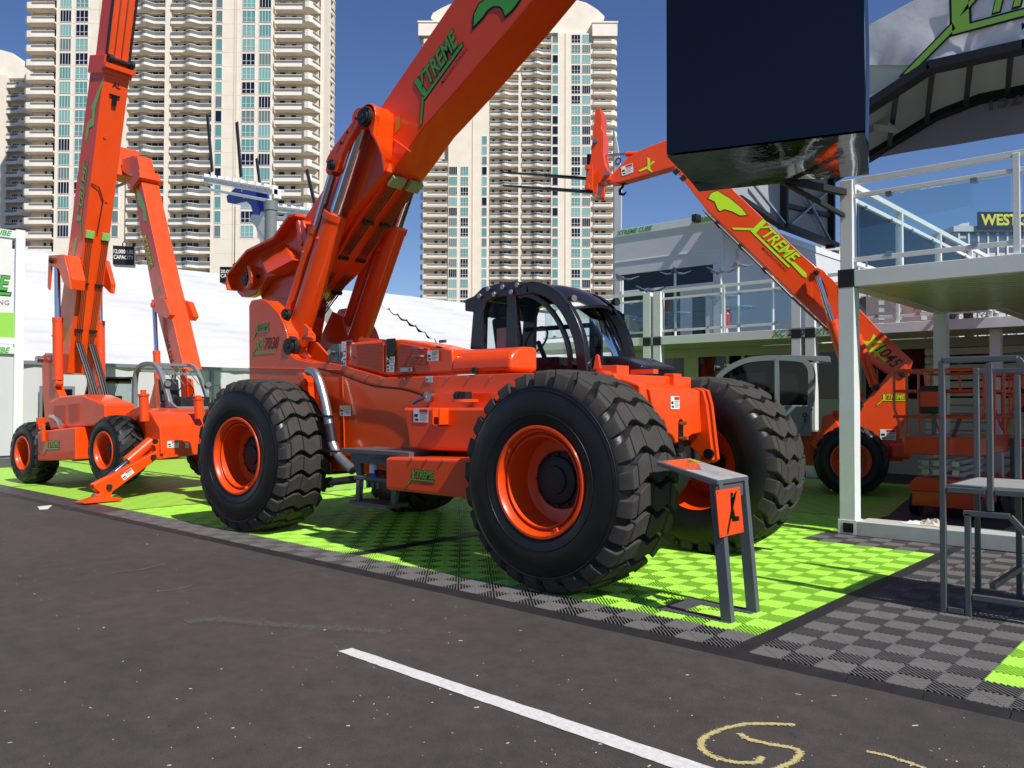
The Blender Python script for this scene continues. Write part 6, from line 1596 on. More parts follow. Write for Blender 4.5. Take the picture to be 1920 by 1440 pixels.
# ================================================================ white tents
M_TENT = mat('tent_fabric', (.50, .50, .505), .6, noise=.03, nscale=.8, bump=.02, bscale=1.2); M_ALU = mat('tent_aluminium', (.30, .32, .34), .4, metal=.6)
def tent(name, label, y0, y1, xe, ze, xr, zr, gable=True):
    fr = Fr((xe, y0, 0)); t = thing(name, label, 'tent', fr, 'white marquee tents'); L = y1 - y0
    W = xr - xe     # negative: ridge lies toward -x
    bays = max(3, int(L / 5)); rows = 13; vs = []; nb = bays * 8; nr = rows * 6
    for i in range(nr + 1):
        u = i / nr; sag = -abs(math.sin(math.pi * u * rows)) ** .6 * .34 + .1
        for j in range(nb + 1):
            v = j / nb; b_ = v * bays; sb2 = .06 * math.sin(math.pi * (b_ % 1)) * math.sin(2 * math.pi * u * 2 + int(b_) * 1.7)
            vs.append((W * u, L * v, ze + (zr - ze) * (u ** .93) + sag * (.8 + .3 * math.sin(v * 23 + u * 9)) - sb2 - .05 * math.sin((u * 9 + v * 14))))
    fs = [(i * (nb + 1) + j, i * (nb + 1) + j + 1, (i + 1) * (nb + 1) + j + 1, (i + 1) * (nb + 1) + j) for i in range(nr) for j in range(nb)]
    off = len(vs); vs += [(2 * W - v[0], v[1], v[2]) for v in vs[:off]]; fs += [tuple(q + off for q in f[::-1]) for f in fs[:]]
    rf = MB().add(vs, fs).build('roof', M_TENT, t, ang=60)
    m = MB(); N_ = int(L / .35)
    pts = [((.03 * math.sin(i * 2.1) + .02 * math.sin(i * .9)), i / N_ * L) for i in range(N_ + 1)]
    m.add([(x, y, z) for x, y in pts for z in (0, ze + .05)], [(2 * i, 2 * i + 2, 2 * i + 3, 2 * i + 1) for i in range(N_)])
    if gable:
        m.add([(0, 0, 0), (2 * W, 0, 0), (2 * W, 0, ze), (W, 0, zr + .1), (0, 0, ze)], [(0, 1, 2, 3, 4)])
    m.build('wall_fabric', M_TENT, t, ang=60)
    m = MB().box(.03, .14, 0, L, ze - .06, ze + .12); m.build('gutter', M_ALU, t)
    src = None
    for i in range(bays + 1):
        y = min(L - .1, max(.1, i / bays * L))
        if src is None: src = MB().box(.04, .16, -.06, .06, 0, ze - .06).build('leg', M_ALU, t); src.location = (0, y, 0)
        else: c = src.copy(); COL.objects.link(c); c.parent = t; c.location = (0, y, 0)
    return t
tent('marquee_tent', 'long white ribbed marquee behind the outrigger telehandler', -4, 44, -42, 3.3, -56, 10.8)
tent('marquee_tent', 'white marquee seen between the giant boom and its black cab', 43.9, 92, -41.9, 3.4, -56, 10.95, False)
# white fabric wall standing before the tents
fr = Fr((-30, -2, 0)); fw_ = thing('fabric_wall', 'white fabric walkway wall with grey top rail before the marquee', 'fabric wall', fr)
m = MB(); N_ = 180; pts = [(.035 * math.sin(i * 1.9) + .02 * math.sin(i * .8), i / N_ * 46) for i in range(N_ + 1)]
m.add([(x * (1.3 - z * .2), y, z) for x, y in pts for z in (0, 1.4, 2.9)], [(3 * i + k, 3 * i + 3 + k, 3 * i + 4 + k, 3 * i + 1 + k) for i in range(N_) for k in (0, 1)]); m.build('wall_fabric', M_TENT, fw_, ang=70)
MB().box(-.05, .10, 0, 46, 2.9, 3.02).build('top_rail', M_ALU, fw_)
src = None
for i in range(11):
    if src is None: src = MB().box(.06, .14, -.05, .05, 0, 2.9).build('leg', M_ALU, fw_); src.location = (0, .2, 0)
    else: c = src.copy(); COL.objects.link(c); c.parent = fw_; c.location = (0, .2 + i * 4.5, 0)
# door frame in the tent wall
fr = Fr((-29.8, 10.1, 0)); dt = thing('tent_door', 'grey framed glass door in the white tent wall behind the far left wheel', 'door', fr)
MB().box(0, .06, 0, .08, 0, 2.2).box(0, .06, 1.0, 1.08, 0, 2.2).box(0, .06, .08, 1.0, 2.1, 2.2).box(0, .06, .08, 1.0, 0, .12).build('frame', M_ALU, dt)
MB().box(.02, .04, .08, 1.0, .12, 2.1).build('pane', M_DGL, dt)
# ================================================================ left sign cube
XL = -24.0
def lx(px, py): return P(px, py, x=XL)
a, b = lx(0, 440), lx(48, 447)
ztopL = lx(30, 437).z
fr = Fr((XL, b.y, 0)); sc_ = thing('sign_cube', 'two-storey white steel cube with a lettered banner beside the marquee', 'exhibition cube', fr)
yb = 0.0; W2 = 3.0; zm = lx(30, 652).z - 0; zb_ = lx(30, 640).z
MB().box(-.12, 0, -.22, 0, 0, ztopL + .1).build('post', M_WHT, sc_, bevel=.01)
MB().box(-.12, 0, -6.2, -6.0, 0, ztopL + .1).build('post', M_WHT, sc_, bevel=.01)
MB().box(-.12, -.003, -6, -.22, ztopL - .14, ztopL + .06).box(-.12, -.003, -6, -.22, zb_ - .08, zb_ + .08).box(-.12, -.003, -6, -.22, zm - .16, zm - .0).build('beam', M_WHT, sc_, bevel=.008)
for zc in (ztopL - .04, zm - .08):
    m = MB(); put_text(m, 'XTREME CUBE', (.0, -1.62, zc - .055), (0, 1, 0), (0, 0, 1), .13, w=1.30, lift=.004, shear=.3, bold=.05, n=(1, 0, 0)); m.build('beam_lettering', M_GRN, sc_, smooth=False)
zt_b, zb_b = ztopL - .18, zb_ + .12
ban = MB().box(-.06, -.04, -5.9, -.30, zb_b, zt_b).build('banner', mat('banner_vinyl', (.66, .66, .64), .6, bump=.02, bscale=1.5), sc_)
ga, gb = lx(0, 588), lx(37, 585)
g_ = [lx(37, 585), lx(37, 640), lx(0, 642), lx(0, 597)]
m = MB().add([(-.036, v.y - b.y, v.z) for v in (lx(36, 586), lx(36, 638))] + [(-.036, -5.9, zb_b), (-.036, -5.9, zb_b + .2)], [(0, 1, 2, 3)]); m.build('banner_green', mat('banner_lime', (.26, .55, .07), .6), ban, smooth=False)
o0 = lx(19, 549); hL = .40
logo(ban, (-.038, (o0.y - b.y) - 4.5 * hL, o0.z), (0, 1, 0), (0, 0, 1), hL, M_GRN, n=(1, 0, 0), sub=False)
m = MB(); o1 = lx(18, 572); put_text(m, 'MANUFACTURING', (-.034, (o1.y - b.y), o1.z), (0, 1, 0), (0, 0, 1), .12, lift=.002, n=(1, 0, 0), align=1.0, space=1.1); m.build('banner_lettering', mat('banner_grey', (.10, .10, .10), .6), ban, smooth=False)
MB().box(-.1, -.08, -6, -.22, .3, zm - .16).build('wall_panel', M_TENT, sc_)
MB().box(-2.5, .3, -6.2, .3, .02, .25).build('base_platform', mat('dark_deck', (.08, .08, .085), .6), sc_, bevel=.01)
# ================================================================ right side: cubes and decks
M_SOF = mat('soffit_panel', (.46, .50, .36), .28, coat=.3, noise=.05, nscale=2)  # olive tint puts the floor's green bounce light into the cream panels' colour
XD, YD = -3.98, 10.87
FR = Fr((XD, YD, 0)); dk = thing('deck_cube', 'raised white steel deck with glass railing on a tall white post', 'raised deck', FR)
def dy(px, py, y=0): v = FR.P(px, py, y=y); return v
zd1 = 3.40; zd0 = 3.19
MB().box(-.10, .10, 0, .20, .21, zd0).build('post', M_WHT, dk, bevel=.008)
MB().box(-.08, .08, .02, .18, zd1, 4.58).build('upper_post', M_WHT, dk, bevel=.008)
MB().box(-.105, .105, -.004, .205, zd0 + .0, zd1 + .02).build('corner_casting', M_BLKM, dk, bevel=.008)
m = MB().box(-.12, .12, -.01, .22, 0.02, .21); m.build('foot_casting', M_WHT, dk, bevel=.006); m = MB().box(-.05, .08, -.016, -.008, .05, .17); m.build('foot_slot', M_INK, dk)
for Yp in (15.05, 18.9): MB().box(-.10, .10, Yp - YD, Yp - YD + .2, .06, zd0).build('post', M_WHT, dk, bevel=.008)
MB().box(3.9, 4.1, 0, .2, .21, zd0).build('post', M_WHT, dk, bevel=.008)
m = MB().box(.105, 7.5, 0, .16, zd0, zd1).box(-.08, .10, .21, 4.3, zd0, zd1).box(.8, .96, 4.3, 8.2, zd0, zd1); m.build('deck_beam', M_WHT, dk, bevel=.006)
m = MB(); m.box(.10, 7.5, .16, 4.3, zd1 - .06, zd1 - .01).box(.9, 7.5, 4.3, 8.2, zd1 - .06, zd1 - .01)
m.build('deck_floor', mat('deck_top', (.25, .25, .25), .7), dk)
m = MB(); yy = .16
while yy < 8.2:
    m.prism([(yy, zd0 + .06), (yy + .03, zd0 + .02), (yy + .17, zd0 + .02), (yy + .20, zd0 + .06), (yy + .20, zd0 + .075), (yy, zd0 + .075)], .10 if yy < 4.2 else .96, 7.5, 'x'); yy += .20
m.build('deck_soffit', M_SOF, dk)
m = MB().box(.12, 7.5, -.01, .10, .02, .20).box(.12, 7.5, .10, .45, .17, .20); m.build('base_beam', mat('base_paint', (.46, .48, .45), .5, noise=.12, nscale=4), dk, bevel=.006)
m = MB()
for k in range(10): m.box(.12, 7.5, .55 + k * .3, .80 + k * .3, .04, .16) if k > 20 else None
m.prism([(.12, .5), (7.5, .5), (7.5, 7.0), (-1.1, 7.0)], .024, .03, 'z'); m.build('inner_floor', mat('dark_mat', (.05, .042, .044), .7, noise=.15), dk)
mm = MB(); 
for k in range(3): mm.box(1.6, 7.5, .5 + k * .26, .70 + k * .26, .10, .16)
mm.build('deck_boards', mat('grey_boards', (.17, .17, .17), .6, noise=.2, nscale=3), dk)
def railing(parent, p, q, zb, name='railing', n=3, glass_=True):
    """top, second and bottom rail from p to q, posts between, glass under the second rail"""
    p, q = Vector((*p, 0)), Vector((*q, 0)); d = (q - p); L = d.length; u = d / L
    m = MB()
    for zz_, w in ((1.155, .075), (.965, .055), (.14, .055)): m.beam(p + Vector((0, 0, zb + zz_)), q + Vector((0, 0, zb + zz_)), .05, w)
    o = m.build(name, M_WHT, parent, bevel=.004)
    for i in range(1, n + 1):
        c = p + d * (i / n); MB().obox(c + Vector((0, 0, zb + .58)), .07, .07, 1.16).build('rail_post', M_WHT, o, bevel=.004)
    for i in range(n):
        a, b_ = p + d * (i / n) + u * .06, p + d * ((i + 1) / n) - u * .06
        MB().beam(a + Vector((0, 0, zb + .55)), b_ + Vector((0, 0, zb + .55)), .012, .74).build('glass_pane', G_CLR, o)
        m2 = MB()
        for t in (.22, .78):
            for z3 in (.17, .925): m2.obox(a.lerp(b_, t) + Vector((0, 0, zb + z3)), .07, .07, .06)
        m2.each('glass_clip', M_STEEL, o)
    return o
railing(dk, (.08, .08), (7.4, .08), zd1, n=4); railing(dk, (0, .2), (0, 8.2), zd1, n=4)
railing(dk, (0, 8.2), (7.4, 8.2), zd1, n=3)
for x0 in (.0,):
    pass
# rags on the base beam
fr = Fr((P(1720, 987, z=.2).x, P(1720, 987, z=.2).y, .205)); rg = MB(); rr_ = random.Random(3)
def cloth(fr, name, label, sx, sy, h, seed, m_):
    r2 = random.Random(seed); ph = [r2.uniform(0, 6) for _ in range(6)]; n = 18; vs = []
    for i in range(n + 1):
        for j in range(n + 1):
            u, v = i / n - .5, j / n - .5; e_ = max(0, 1 - (u * u + v * v) * 4.2)
            z = h * e_ * (.45 + .35 * math.sin(u * 17 + ph[0] + 3 * math.sin(v * 9 + ph[1])) + .25 * math.sin(v * 21 + ph[2] + u * 8)) + .004
            vs.append((u * sx * (1 + .2 * math.sin(v * 8 + ph[3])), v * sy * (1 + .2 * math.sin(u * 7 + ph[4])), max(.003, z)))
    o = MB().add(vs, [(i * (n + 1) + j, i * (n + 1) + j + 1, (i + 1) * (n + 1) + j + 1, (i + 1) * (n + 1) + j) for i in range(n) for j in range(n)]).build(name, m_, None, ang=80)
    o.matrix_world = fr.M; return tag(o, label, 'rag')
cloth(Fr((P(1702, 987, z=.2).x, YD + .27, .201)), 'cleaning_rag', 'flat white cleaning rag on the steel base beam under the deck', .30, .16, .04, 1, mat('rag_white', (.75, .75, .74), .9))
cloth(Fr((P(1738, 988, z=.2).x, YD + .27, .201)), 'cleaning_rag', 'crumpled beige cleaning rag on the base beam nearer the steel frame', .32, .2, .10, 2, mat('rag_beige', (.52, .45, .36), .9, noise=.2))
# ---------------------------------------------------------------- balcony deck and white cube building behind machine D
FBk = Fr((-16, 18.55, 0)); bk = thing('balcony_deck', 'long white balcony deck with glass railing in front of the cube office', 'raised deck', FBk)
def bx_(px, py=600, y=0): return FBk.P(px, py, y=y).x
xe = 15.5
MB().box(-1, xe, 0, .16, zd0, zd1).build('deck_beam', M_WHT, bk, bevel=.006)
MB().box(-1, xe, .16, 2.44, zd1 - .06, zd1 - .01).build('deck_floor', mat('deck_top', (.25, .25, .25), .7), bk)
m = MB(); yy = .16
while yy < 2.3: m.box(-1, xe, yy, yy + .16, zd0 + .03, zd0 + .06); yy += .22
m.build('deck_soffit', M_SOF, bk)
for px_ in (1213, 1232, 1493, 1519):
    x_ = bx_(px_); MB().box(x_ - .11, x_ + .11, -.02, .18, 0.02, zd0 - .001).build('post', M_WHT, bk, bevel=.006); MB().box(x_ - .11, x_ + .11, -.02, .18, zd1 + .001, 4.56).build('upper_post', M_WHT, bk, bevel=.006)
    MB().box(x_ - .115, x_ + .115, -.025, -.002, zd0 - .02, zd1 - .02).build('corner_casting', M_BLKM, bk, bevel=.005)
xa, xb, xc = bx_(1150), bx_(1213) - .11, bx_(1232) + .11
railing(bk, (xa - 2.5, .08), (xb, .08), zd1, n=2); railing(bk, (xc, .08), (bx_(1493) - .11, .08), zd1, n=2); railing(bk, (bx_(1519) + .11, .08), (xe, .08), zd1, n=4)
def fascia_text(parent, head, px_, tail, y, h, tailm=M_INK):
    m = MB(); x_ = bx_(px_); w = put_text(m, head, (x_, y, zd0 + .04), (1, 0, 0), (0, 0, 1), h, lift=.004, shear=.3, bold=.05, n=(0, -1, 0)); m.build('deck_lettering', M_GRN, parent, smooth=False)
    if tail: m = MB(); put_text(m, tail, (x_ + w + .02, y, zd0 + .05), (1, 0, 0), (0, 0, 1), h * .9, lift=.005, shear=.3, bold=.02, n=(0, -1, 0)); m.build('deck_number', tailm, parent, smooth=False)
fascia_text(bk, 'XC', 1446, '2880', -.001, .15); fascia_text(bk, 'XTREME CUBE', 1527, None, -.001, .13)
FCb = Fr((-11.06, 21.0, 0)); cb = thing('cube_office', 'white modular cube office with dark windows and a glass door on the upper level', 'modular building', FCb)
def cbp(px, py): v = FCb.P(px, py, y=0); return v
xL = cbp(1152, 440).x; zT = 6.93
M_WPN = mat('cube_panel', (.62, .63, .64), .45, noise=.04, nscale=1.2)
m = MB().box(xL, 0, 0, .12, 5.55, zT).box(xL, xL + .22, 0, .14, zd1, 5.55).box(-.28, 0, 0, .14, zd1, 5.55).box(xL, 0, .14, 9, zT - .1, zT - .02)
m.box(-.10, 0, .14, 9, zd1, zT - .001).box(xL, 0, 8.9, 9, 0, zT - .1).box(xL, xL + .1, .14, 8.9, 0, zT - .1)
m.build('wall', M_WPN, cb, bevel=.01)
m = MB().box(xL - .02, .02, -.03, 0, zT - .22, zT).box(.0, .03, 0, 9, zT - .22, zT).box(xL, 0, -.02, 0, zT - 1.0, zT - .97); m.build('roof_trim', M_WHT, cb, bevel=.005)
zb1, zb2 = 4.95, 5.02
MB().box(xL + .22, -.28, .06, .10, 5.06, 5.55).build('upper_window', M_DGL, cb)
MB().box(xL + .22, -.28, -.01, .10, 4.96, 5.055).build('transom', M_WHT, cb, bevel=.005)
xs = [xL + .22, cbp(1217, 500).x, cbp(1280, 500).x]
for a, b_ in ((xs[0], xs[1] - .06), (xs[1] + .06, xs[2] - .08)):
    MB().box(a, b_, .06, .10, zd1, 4.96).build('window', M_DGL, cb)
MB().box(xs[1] - .06, xs[1] + .06, -.01, .10, zd1, 4.955).box(xs[2] - .08, xs[2] + .05, -.01, .10, zd1, 4.955).build('mullion', M_WHT, cb, bevel=.004)
MB().box(xs[2] + .05, xs[2] + .28, .02, .09, zd1, 4.9).box(-.52, -.30, .02, .09, zd1, 4.9).box(xs[2] + .28, -.52, .02, .09, 4.68, 4.9).box(xs[2] + .28, -.52, .02, .09, zd1, 3.6).build('door_frame', M_WHT, cb, bevel=.004)
MB().box(xs[2] + .28, -.52, .05, .07, 3.6, 4.68).build('door_glass', M_DGL, cb)
m = MB(); put_text(m, 'XTREME CUBE', (xL + .1, -.031, zT - .17), (1, 0, 0), (0, 0, 1), .13, lift=.004, shear=.3, bold=.05, n=(0, -1, 0)); put_text(m, 'XC2880', (-.95, -.031, zT - .17), (1, 0, 0), (0, 0, 1), .13, lift=.004, shear=.3, bold=.05, n=(0, -1, 0)); m.build('roof_lettering', M_GRN, cb, smooth=False)
c = cbp(1311, 411); m = MB().obox(Vector((c.x, -.16, c.z)), .17, .26, .2); m.build('flood_lamp', M_BLKM, cb, bevel=.02)
m = MB().obox(Vector((.06, .9, 5.95)), .1, .12, .2).cyl((.06, .9, 5.85), (.06, .9, 5.72), .03, 10); m.build('wall_camera', M_LBL, cb, bevel=.01)
# lower level wall with windows
m = MB().box(xL, 10.6, .0, .1, .02, 1.8).box(xL, 10.6, 0, .1, 2.98, zd0 + .02); 
for xx in (xL, xL + 2.4, xL + 3.7, .2, 3.3, 5.2, 8.0): m.box(xx, xx + .45, -.005, .105, 1.8, 2.98)
m.build('lower_wall', mat('lower_panel', (.36, .37, .31), .5), cb, bevel=.005)
m = MB().box(xL, 10.6, .03, .06, 1.8, 2.98); m.build('lower_windows', M_DGL, cb)
m = MB()
zq = .15
while zq < zd0 - .2: m.box(5.2, 11.5, -.06, -.01, zq, zq + .15); zq += .19
m.build('siding', mat('pale_siding', (.48, .50, .43), .5), cb, bevel=.008)
# extinguisher
fr = Fr(Vector((cbp(1364, 600).x - 11.06 + 0.0, 20.55, 0))); 
ex_ = P(1363, 598, y=20.6); fr = Fr((ex_.x, 20.6, ex_.z - .25)); fe = thing('fire_extinguisher', 'small red fire extinguisher beside the cube office door on the balcony', 'fire extinguisher', fr)
M_RED = mat('red_paint', (.55, .01, .015), .3, coat=.5)
MB().lathe([(.001, 0), (.08, 0), (.085, .02), (.085, .34), (.06, .42), (.03, .45), (.001, .45)], 20, axis='z').build('cylinder', M_RED, fe); MB().box(-.02, .1, -.015, .015, .45, .5).tube([(.03, 0, .46), (.12, 0, .4), (.12, 0, .15)], .012, 6).build('valve', M_BLKM, fe)
# bar tables with winged masts
def bar_table(px, py_top, py_wing, y, label, first=None):
    a = P(px, py_top, y=y); fr = Fr((a.x, y, zd1), rw.uniform(0, 60))
    t = thing('bar_table', label, 'table', fr, 'glass bar tables on the balcony')
    h = a.z - zd1; hw_ = max(h + .35, P(px, py_wing, y=y).z - zd1)
    MB().cyl((0, 0, 0), (0, 0, hw_), .035, 12).cyl((0, 0, 0), (0, 0, .02), .22, 24).build('post', M_WHT, t)
    MB().cyl((0, 0, h - .012), (0, 0, h + .012), .42, 40).build('glass_top', mat('aqua_glass', (.12, .42, .50), .05, coat=1, alpha=.55), t)
    m = MB()
    for q in range(3):
        an = q * 2 * math.pi / 3; u = Vector((math.cos(an), math.sin(an), 0)); v = Vector((-u.y, u.x, 0)); z = Vector((0, 0, hw_))
        m.add([z + v * .05, z + u * .22 + v * .09 - Vector((0, 0, .03)), z + u * .48 + v * .03 + Vector((0, 0, .08)), z + u * .48 - v * .03 + Vector((0, 0, .08)), z + u * .22 - v * .09 - Vector((0, 0, .03)), z - v * .05,
               z + v * .05 + Vector((0, 0, .03)), z + u * .22 + v * .09, z + u * .48 + v * .03 + Vector((0, 0, .09)), z + u * .48 - v * .03 + Vector((0, 0, .09)), z + u * .22 - v * .09, z - v * .05 + Vector((0, 0, .03))],
              [(0, 5, 4, 1), (1, 4, 3, 2), (6, 7, 10, 11), (7, 8, 9, 10), (0, 1, 7, 6), (1, 2, 8, 7), (2, 3, 9, 8), (3, 4, 10, 9), (4, 5, 11, 10)])
    m.cyl((0, 0, hw_ - .02), (0, 0, hw_ + .07), .05, 12); m.build('winged_head', M_STEEL, t); return t
bar_table(1167, 595, 523, 19.7, 'glass bar table with winged mast, leftmost on the balcony')
bar_table(1266, 588, 512, 19.9, 'glass bar table with winged mast before the office door')
bar_table(1216, 600, 545, 19.2, 'low-headed glass bar table by the left pair of balcony posts')
bar_table(1352, 557, 510, 20.3, 'glass bar table nearest the white corner of the cube office')
bar_table(1384, 577, 497, 19.3, 'glass bar table right of the fire extinguisher')
bar_table(1449, 546, 488, 19.6, 'glass bar table directly under the right machine boom')
# ---------------------------------------------------------------- black screen box on the corner
c1, c2 = P(1250, 291, z=4.5), P(1622, 246, z=4.5)
d = (c2 - c1); wS = d.length; aS = math.degrees(math.atan2(d.y, d.x)); fr = Fr((c1.x, c1.y, 4.5), aS)
ss = thing('video_screen', 'large glossy black boxed video screen hanging beside the tall white post', 'screen', fr)
M_SCR = mat('screen_face', (.003, .0045, .010), .12, spec=.45); M_GLB = mat('gloss_black_film', (.006, .006, .007), .035, coat=1, spec=.9, bump=.035, bscale=1.7)
MB().box(0, wS, .0, 1.75, .012, 3.6).build('casing', M_SCR, ss)
m = MB(); n = 24; vs = []
for i in range(n + 1):
    for j in range(n + 1):
        u, v = i / n, j / n; vs.append((wS * u, 1.75 * v, -.012 + .018 * math.sin(u * 7 + 2 * v) * math.sin(math.pi * v) + .012 * math.sin(u * 17) * v * (1 - v)))
m.add(vs, [(i * (n + 1) + j, i * (n + 1) + j + 1, (i + 1) * (n + 1) + j + 1, (i + 1) * (n + 1) + j) for i in range(n) for j in range(n)])
m.build('glossy_underside', M_GLB, ss)
m = MB(); vs = []
for i in range(13):
    t = i / 12; vs += [(wS + .004 + .008 * math.sin(t * 9), -.005, -.05 + 3.6 * t), (wS + .03 + .015 * math.sin(t * 7), .10, -.09 + 3.6 * t)]
m.add(vs, [(2 * i, 2 * i + 1, 2 * i + 3, 2 * i + 2) for i in range(12)]); m.build('edge_trim', mat('trim_gloss', (.25, .25, .26), .08, metal=1.0), ss)
v0 = ss.matrix_world if False else fr.I
br = P(1562, 346, z=4.47); q = fr.I @ br
m = MB().beam(fr.I @ Vector((-3.98, 10.95, 4.42)), fr.I @ Vector((-4.5, 10.0, 4.52)), .08, .08).beam(fr.I @ Vector((-3.98, 10.95, 4.1)), fr.I @ Vector((-4.5, 10.1, 4.5)), .05, .05); m.build('bracket', M_BLKM, ss)
# ---------------------------------------------------------------- stage canopy, top right
FK = Fr((-2, 20.8, 0)); cn = thing('stage_canopy', 'big dark truss stage canopy with a white lettered banner', 'canopy', FK)
YB = 6.0
def ky(px, py, y=0.0): return FK.P(px, py, y=y)
bpix = [(1560, 110), (1630, 48), (1722, -3), (1850, -62), (2060, -150), (2060, 45), (1920, 80), (1735, 123), (1560, 121)]
bw = [ky(*q) for q in bpix]
cuts = MB(); n = 60
xs0, xs1 = min(v.x for v in bw), max(v.x for v in bw)
def interp(chain, x):
    for a, b_ in zip(chain, chain[1:]):
        if a.x <= x <= b_.x: return a.z + (b_.z - a.z) * (x - a.x) / max(1e-6, b_.x - a.x)
    return chain[-1].z if x > chain[-1].x else chain[0].z
topc = [bw[i] for i in (0, 1, 2, 3, 4)]; botc = [bw[8], bw[7], bw[6], bw[5]]
vs = []; nn_ = 14
for i in range(n + 1):
    x = xs0 + (xs1 - xs0) * i / n; zt_, zb_2 = interp(topc, x), interp(botc, x)
    for j in range(nn_ + 1):
        t = j / nn_; z = zb_2 + (zt_ - zb_2) * t
        vs.append((x, -.04 + .035 * math.sin(x * 3.1 + z * 2.3) * (1 - t) + .02 * math.sin(x * 9 - z * 5) * (1 - t) ** 2, z))
bn_ = MB().add(vs, [(i * (nn_ + 1) + j, (i + 1) * (nn_ + 1) + j, (i + 1) * (nn_ + 1) + j + 1, i * (nn_ + 1) + j + 1) for i in range(n) for j in range(nn_)]).build('banner', cloth_mat('canopy_banner', (.70, .70, .71), .2, bump=.04), cn, ang=80)
logo(bn_, ky(1757, 62, -.09), (1, 0, 0), (0, 0, 1), .78, mat('banner_green', (.20, .42, .06), .5), n=(0, -1, 0), width=1.08, lift=.01)
fp_ = [ky(x, y, .06) for x, y in ((1540, 100), (1745, 112), (1745, 128), (1630, 202), (1500, 277), (1500, 100))]
MB().prism([(v.x, v.z) for v in fp_], .05, .08).build('fascia_fabric', cloth_mat('pale_fascia', (.62, .66, .58), .3), cn)
b1 = [(1500, 275), (1630, 200), (1742, 127), (1920, 88), (2060, 55)]; b2 = [(1480, 380), (1630, 294), (1751, 220), (1835, 187), (1920, 170), (2060, 130)]
m = MB(); w1 = [ky(*q) for q in b1]; w2 = [ky(*q, y=YB) for q in b2]
for W_c, hh in ((w1, .42), (w2, .46)):
    m = MB()
    for a, c in zip(W_c, W_c[1:]): m.beam(a, c + (c - a) * .02, .2, hh, (0, 1, 0))
    m.build('roof_beam', mat('dark_truss', (.009, .010, .012), .55), cn)
M_DK = MATS['dark_truss']; m = MB()
def along(Wc, t):
    x0, x1 = Wc[0].x, Wc[-1].x; x = x0 + (x1 - x0) * t; return Vector((x, Wc[0].y, interp(Wc, x)))
m = MB(); pnl = []
for i in range(25):
    a, c = along(w1, i / 24), along(w2, i / 24); pnl += [a + Vector((0, 0, .14)), c + Vector((0, 0, .14))]
    if i % 3 == 0: m.beam(a, c, .12, .16)
m.each('purlin', M_DK, cn)
MB().add(pnl, [(2 * i, 2 * i + 1, 2 * i + 3, 2 * i + 2) for i in range(24)]).build('roof_sheet', cloth_mat('roof_sheet', (.19, .20, .175), .15), cn)
rc_ = [ky(x, y, YB + .15) for x, y in ((1480, 322), (1633, 297), (1920, 250), (2060, 226))]
pn_ = []
for i in range(25):
    a = along(w2, i / 24); x = a.x; pn_ += [Vector((x, YB + .15, a.z)), Vector((x, YB + .15 + .03 * math.sin(i), interp(rc_, x)))]
rbn = MB().add(pn_, [(2 * i, 2 * i + 1, 2 * i + 3, 2 * i + 2) for i in range(24)]).build('rear_banner', cloth_mat('grey_banner', (.28, .28, .30), .25), cn)
m = MB(); o_ = ky(1855, 207, YB); put_text(m, '1524', o_, (1, 0, 0), (0, 0, 1), .42, lift=.02, bold=.05, n=(0, -1, 0)); m.build('ghost_lettering', mat('ghost_grey', (.16, .16, .17), .6), rbn, smooth=False)
c = ky(1652, 236, 3.0); MB().obox(c, .7, .9, .12, Matrix.Rotation(R(20), 3, 'Y')).build('flood_light', mat('lamp_grey', (.3, .3, .28), .5), cn, bevel=.02)
# side frame with cross braces, over the balcony
XK = -7.6
def kx(px, py): return FK.P(px, py, x=XK)
pp_ = [kx(*q) for q in ((1365, 250), (1552, 250), (1560, 462), (1463, 428), (1380, 372), (1365, 350))]
MB().prism([(v.y, v.z) for v in pp_], XK - .02, XK + .02, 'x').build('side_fabric', mat('grey_side', (.30, .31, .33), .7), cn)
m = MB(); X_ = Vector((.08, 0, 0))
for a, c, w in (((1463, 300), (1463, 430), .26), ((1552, 280), (1552, 466), .26), ((1378, 372), (1463, 426), .2), ((1463, 424), (1560, 461), .3), ((1463, 385), (1552, 405), .1)): m.beam(kx(*a) + X_, kx(*c) + X_, .12, w, (1, 0, 0))
m.build('side_frame', M_DK, cn)
m = MB()
for a, c in (((1472, 422), (1545, 358)), ((1480, 330), (1546, 452)), ((1400, 345), (1460, 420))): m.beam(kx(*a) + X_ * 2, kx(*c) + X_ * 2, .05, .07, (1, 0, 0))
m.each('cross_brace', mat('galvanised', (.30, .36, .42), .45, metal=.3), cn)
# flag
fp = P(1160, 372, y=22.5); fr = Fr((fp.x, 22.5, 0)); fg = thing('feather_flag', 'white feather flag with blue round letter behind the raised forks', 'flag', fr)
q = [fr.P(x, y, y=0) for x, y in ((1151, 240), (1158, 270), (1164, 310), (1166, 345), (1165, 430), (1150, 430))]
MB().prism([(v.x, v.z) for v in q], -.012, .012).build('cloth', M_LBL, fg); MB().cyl((q[5].x, 0, 0), (q[0].x, 0, q[0].z), .03, 8).build('pole', M_STEEL, fg)
v = fr.P(1159, 302, y=-.02); m = MB().lathe([(.12, 0), (.12, .006), (.075, .006), (.075, 0)], 24, (v.x, -.02, v.z)); m.build('letter', M_BLU, fg)
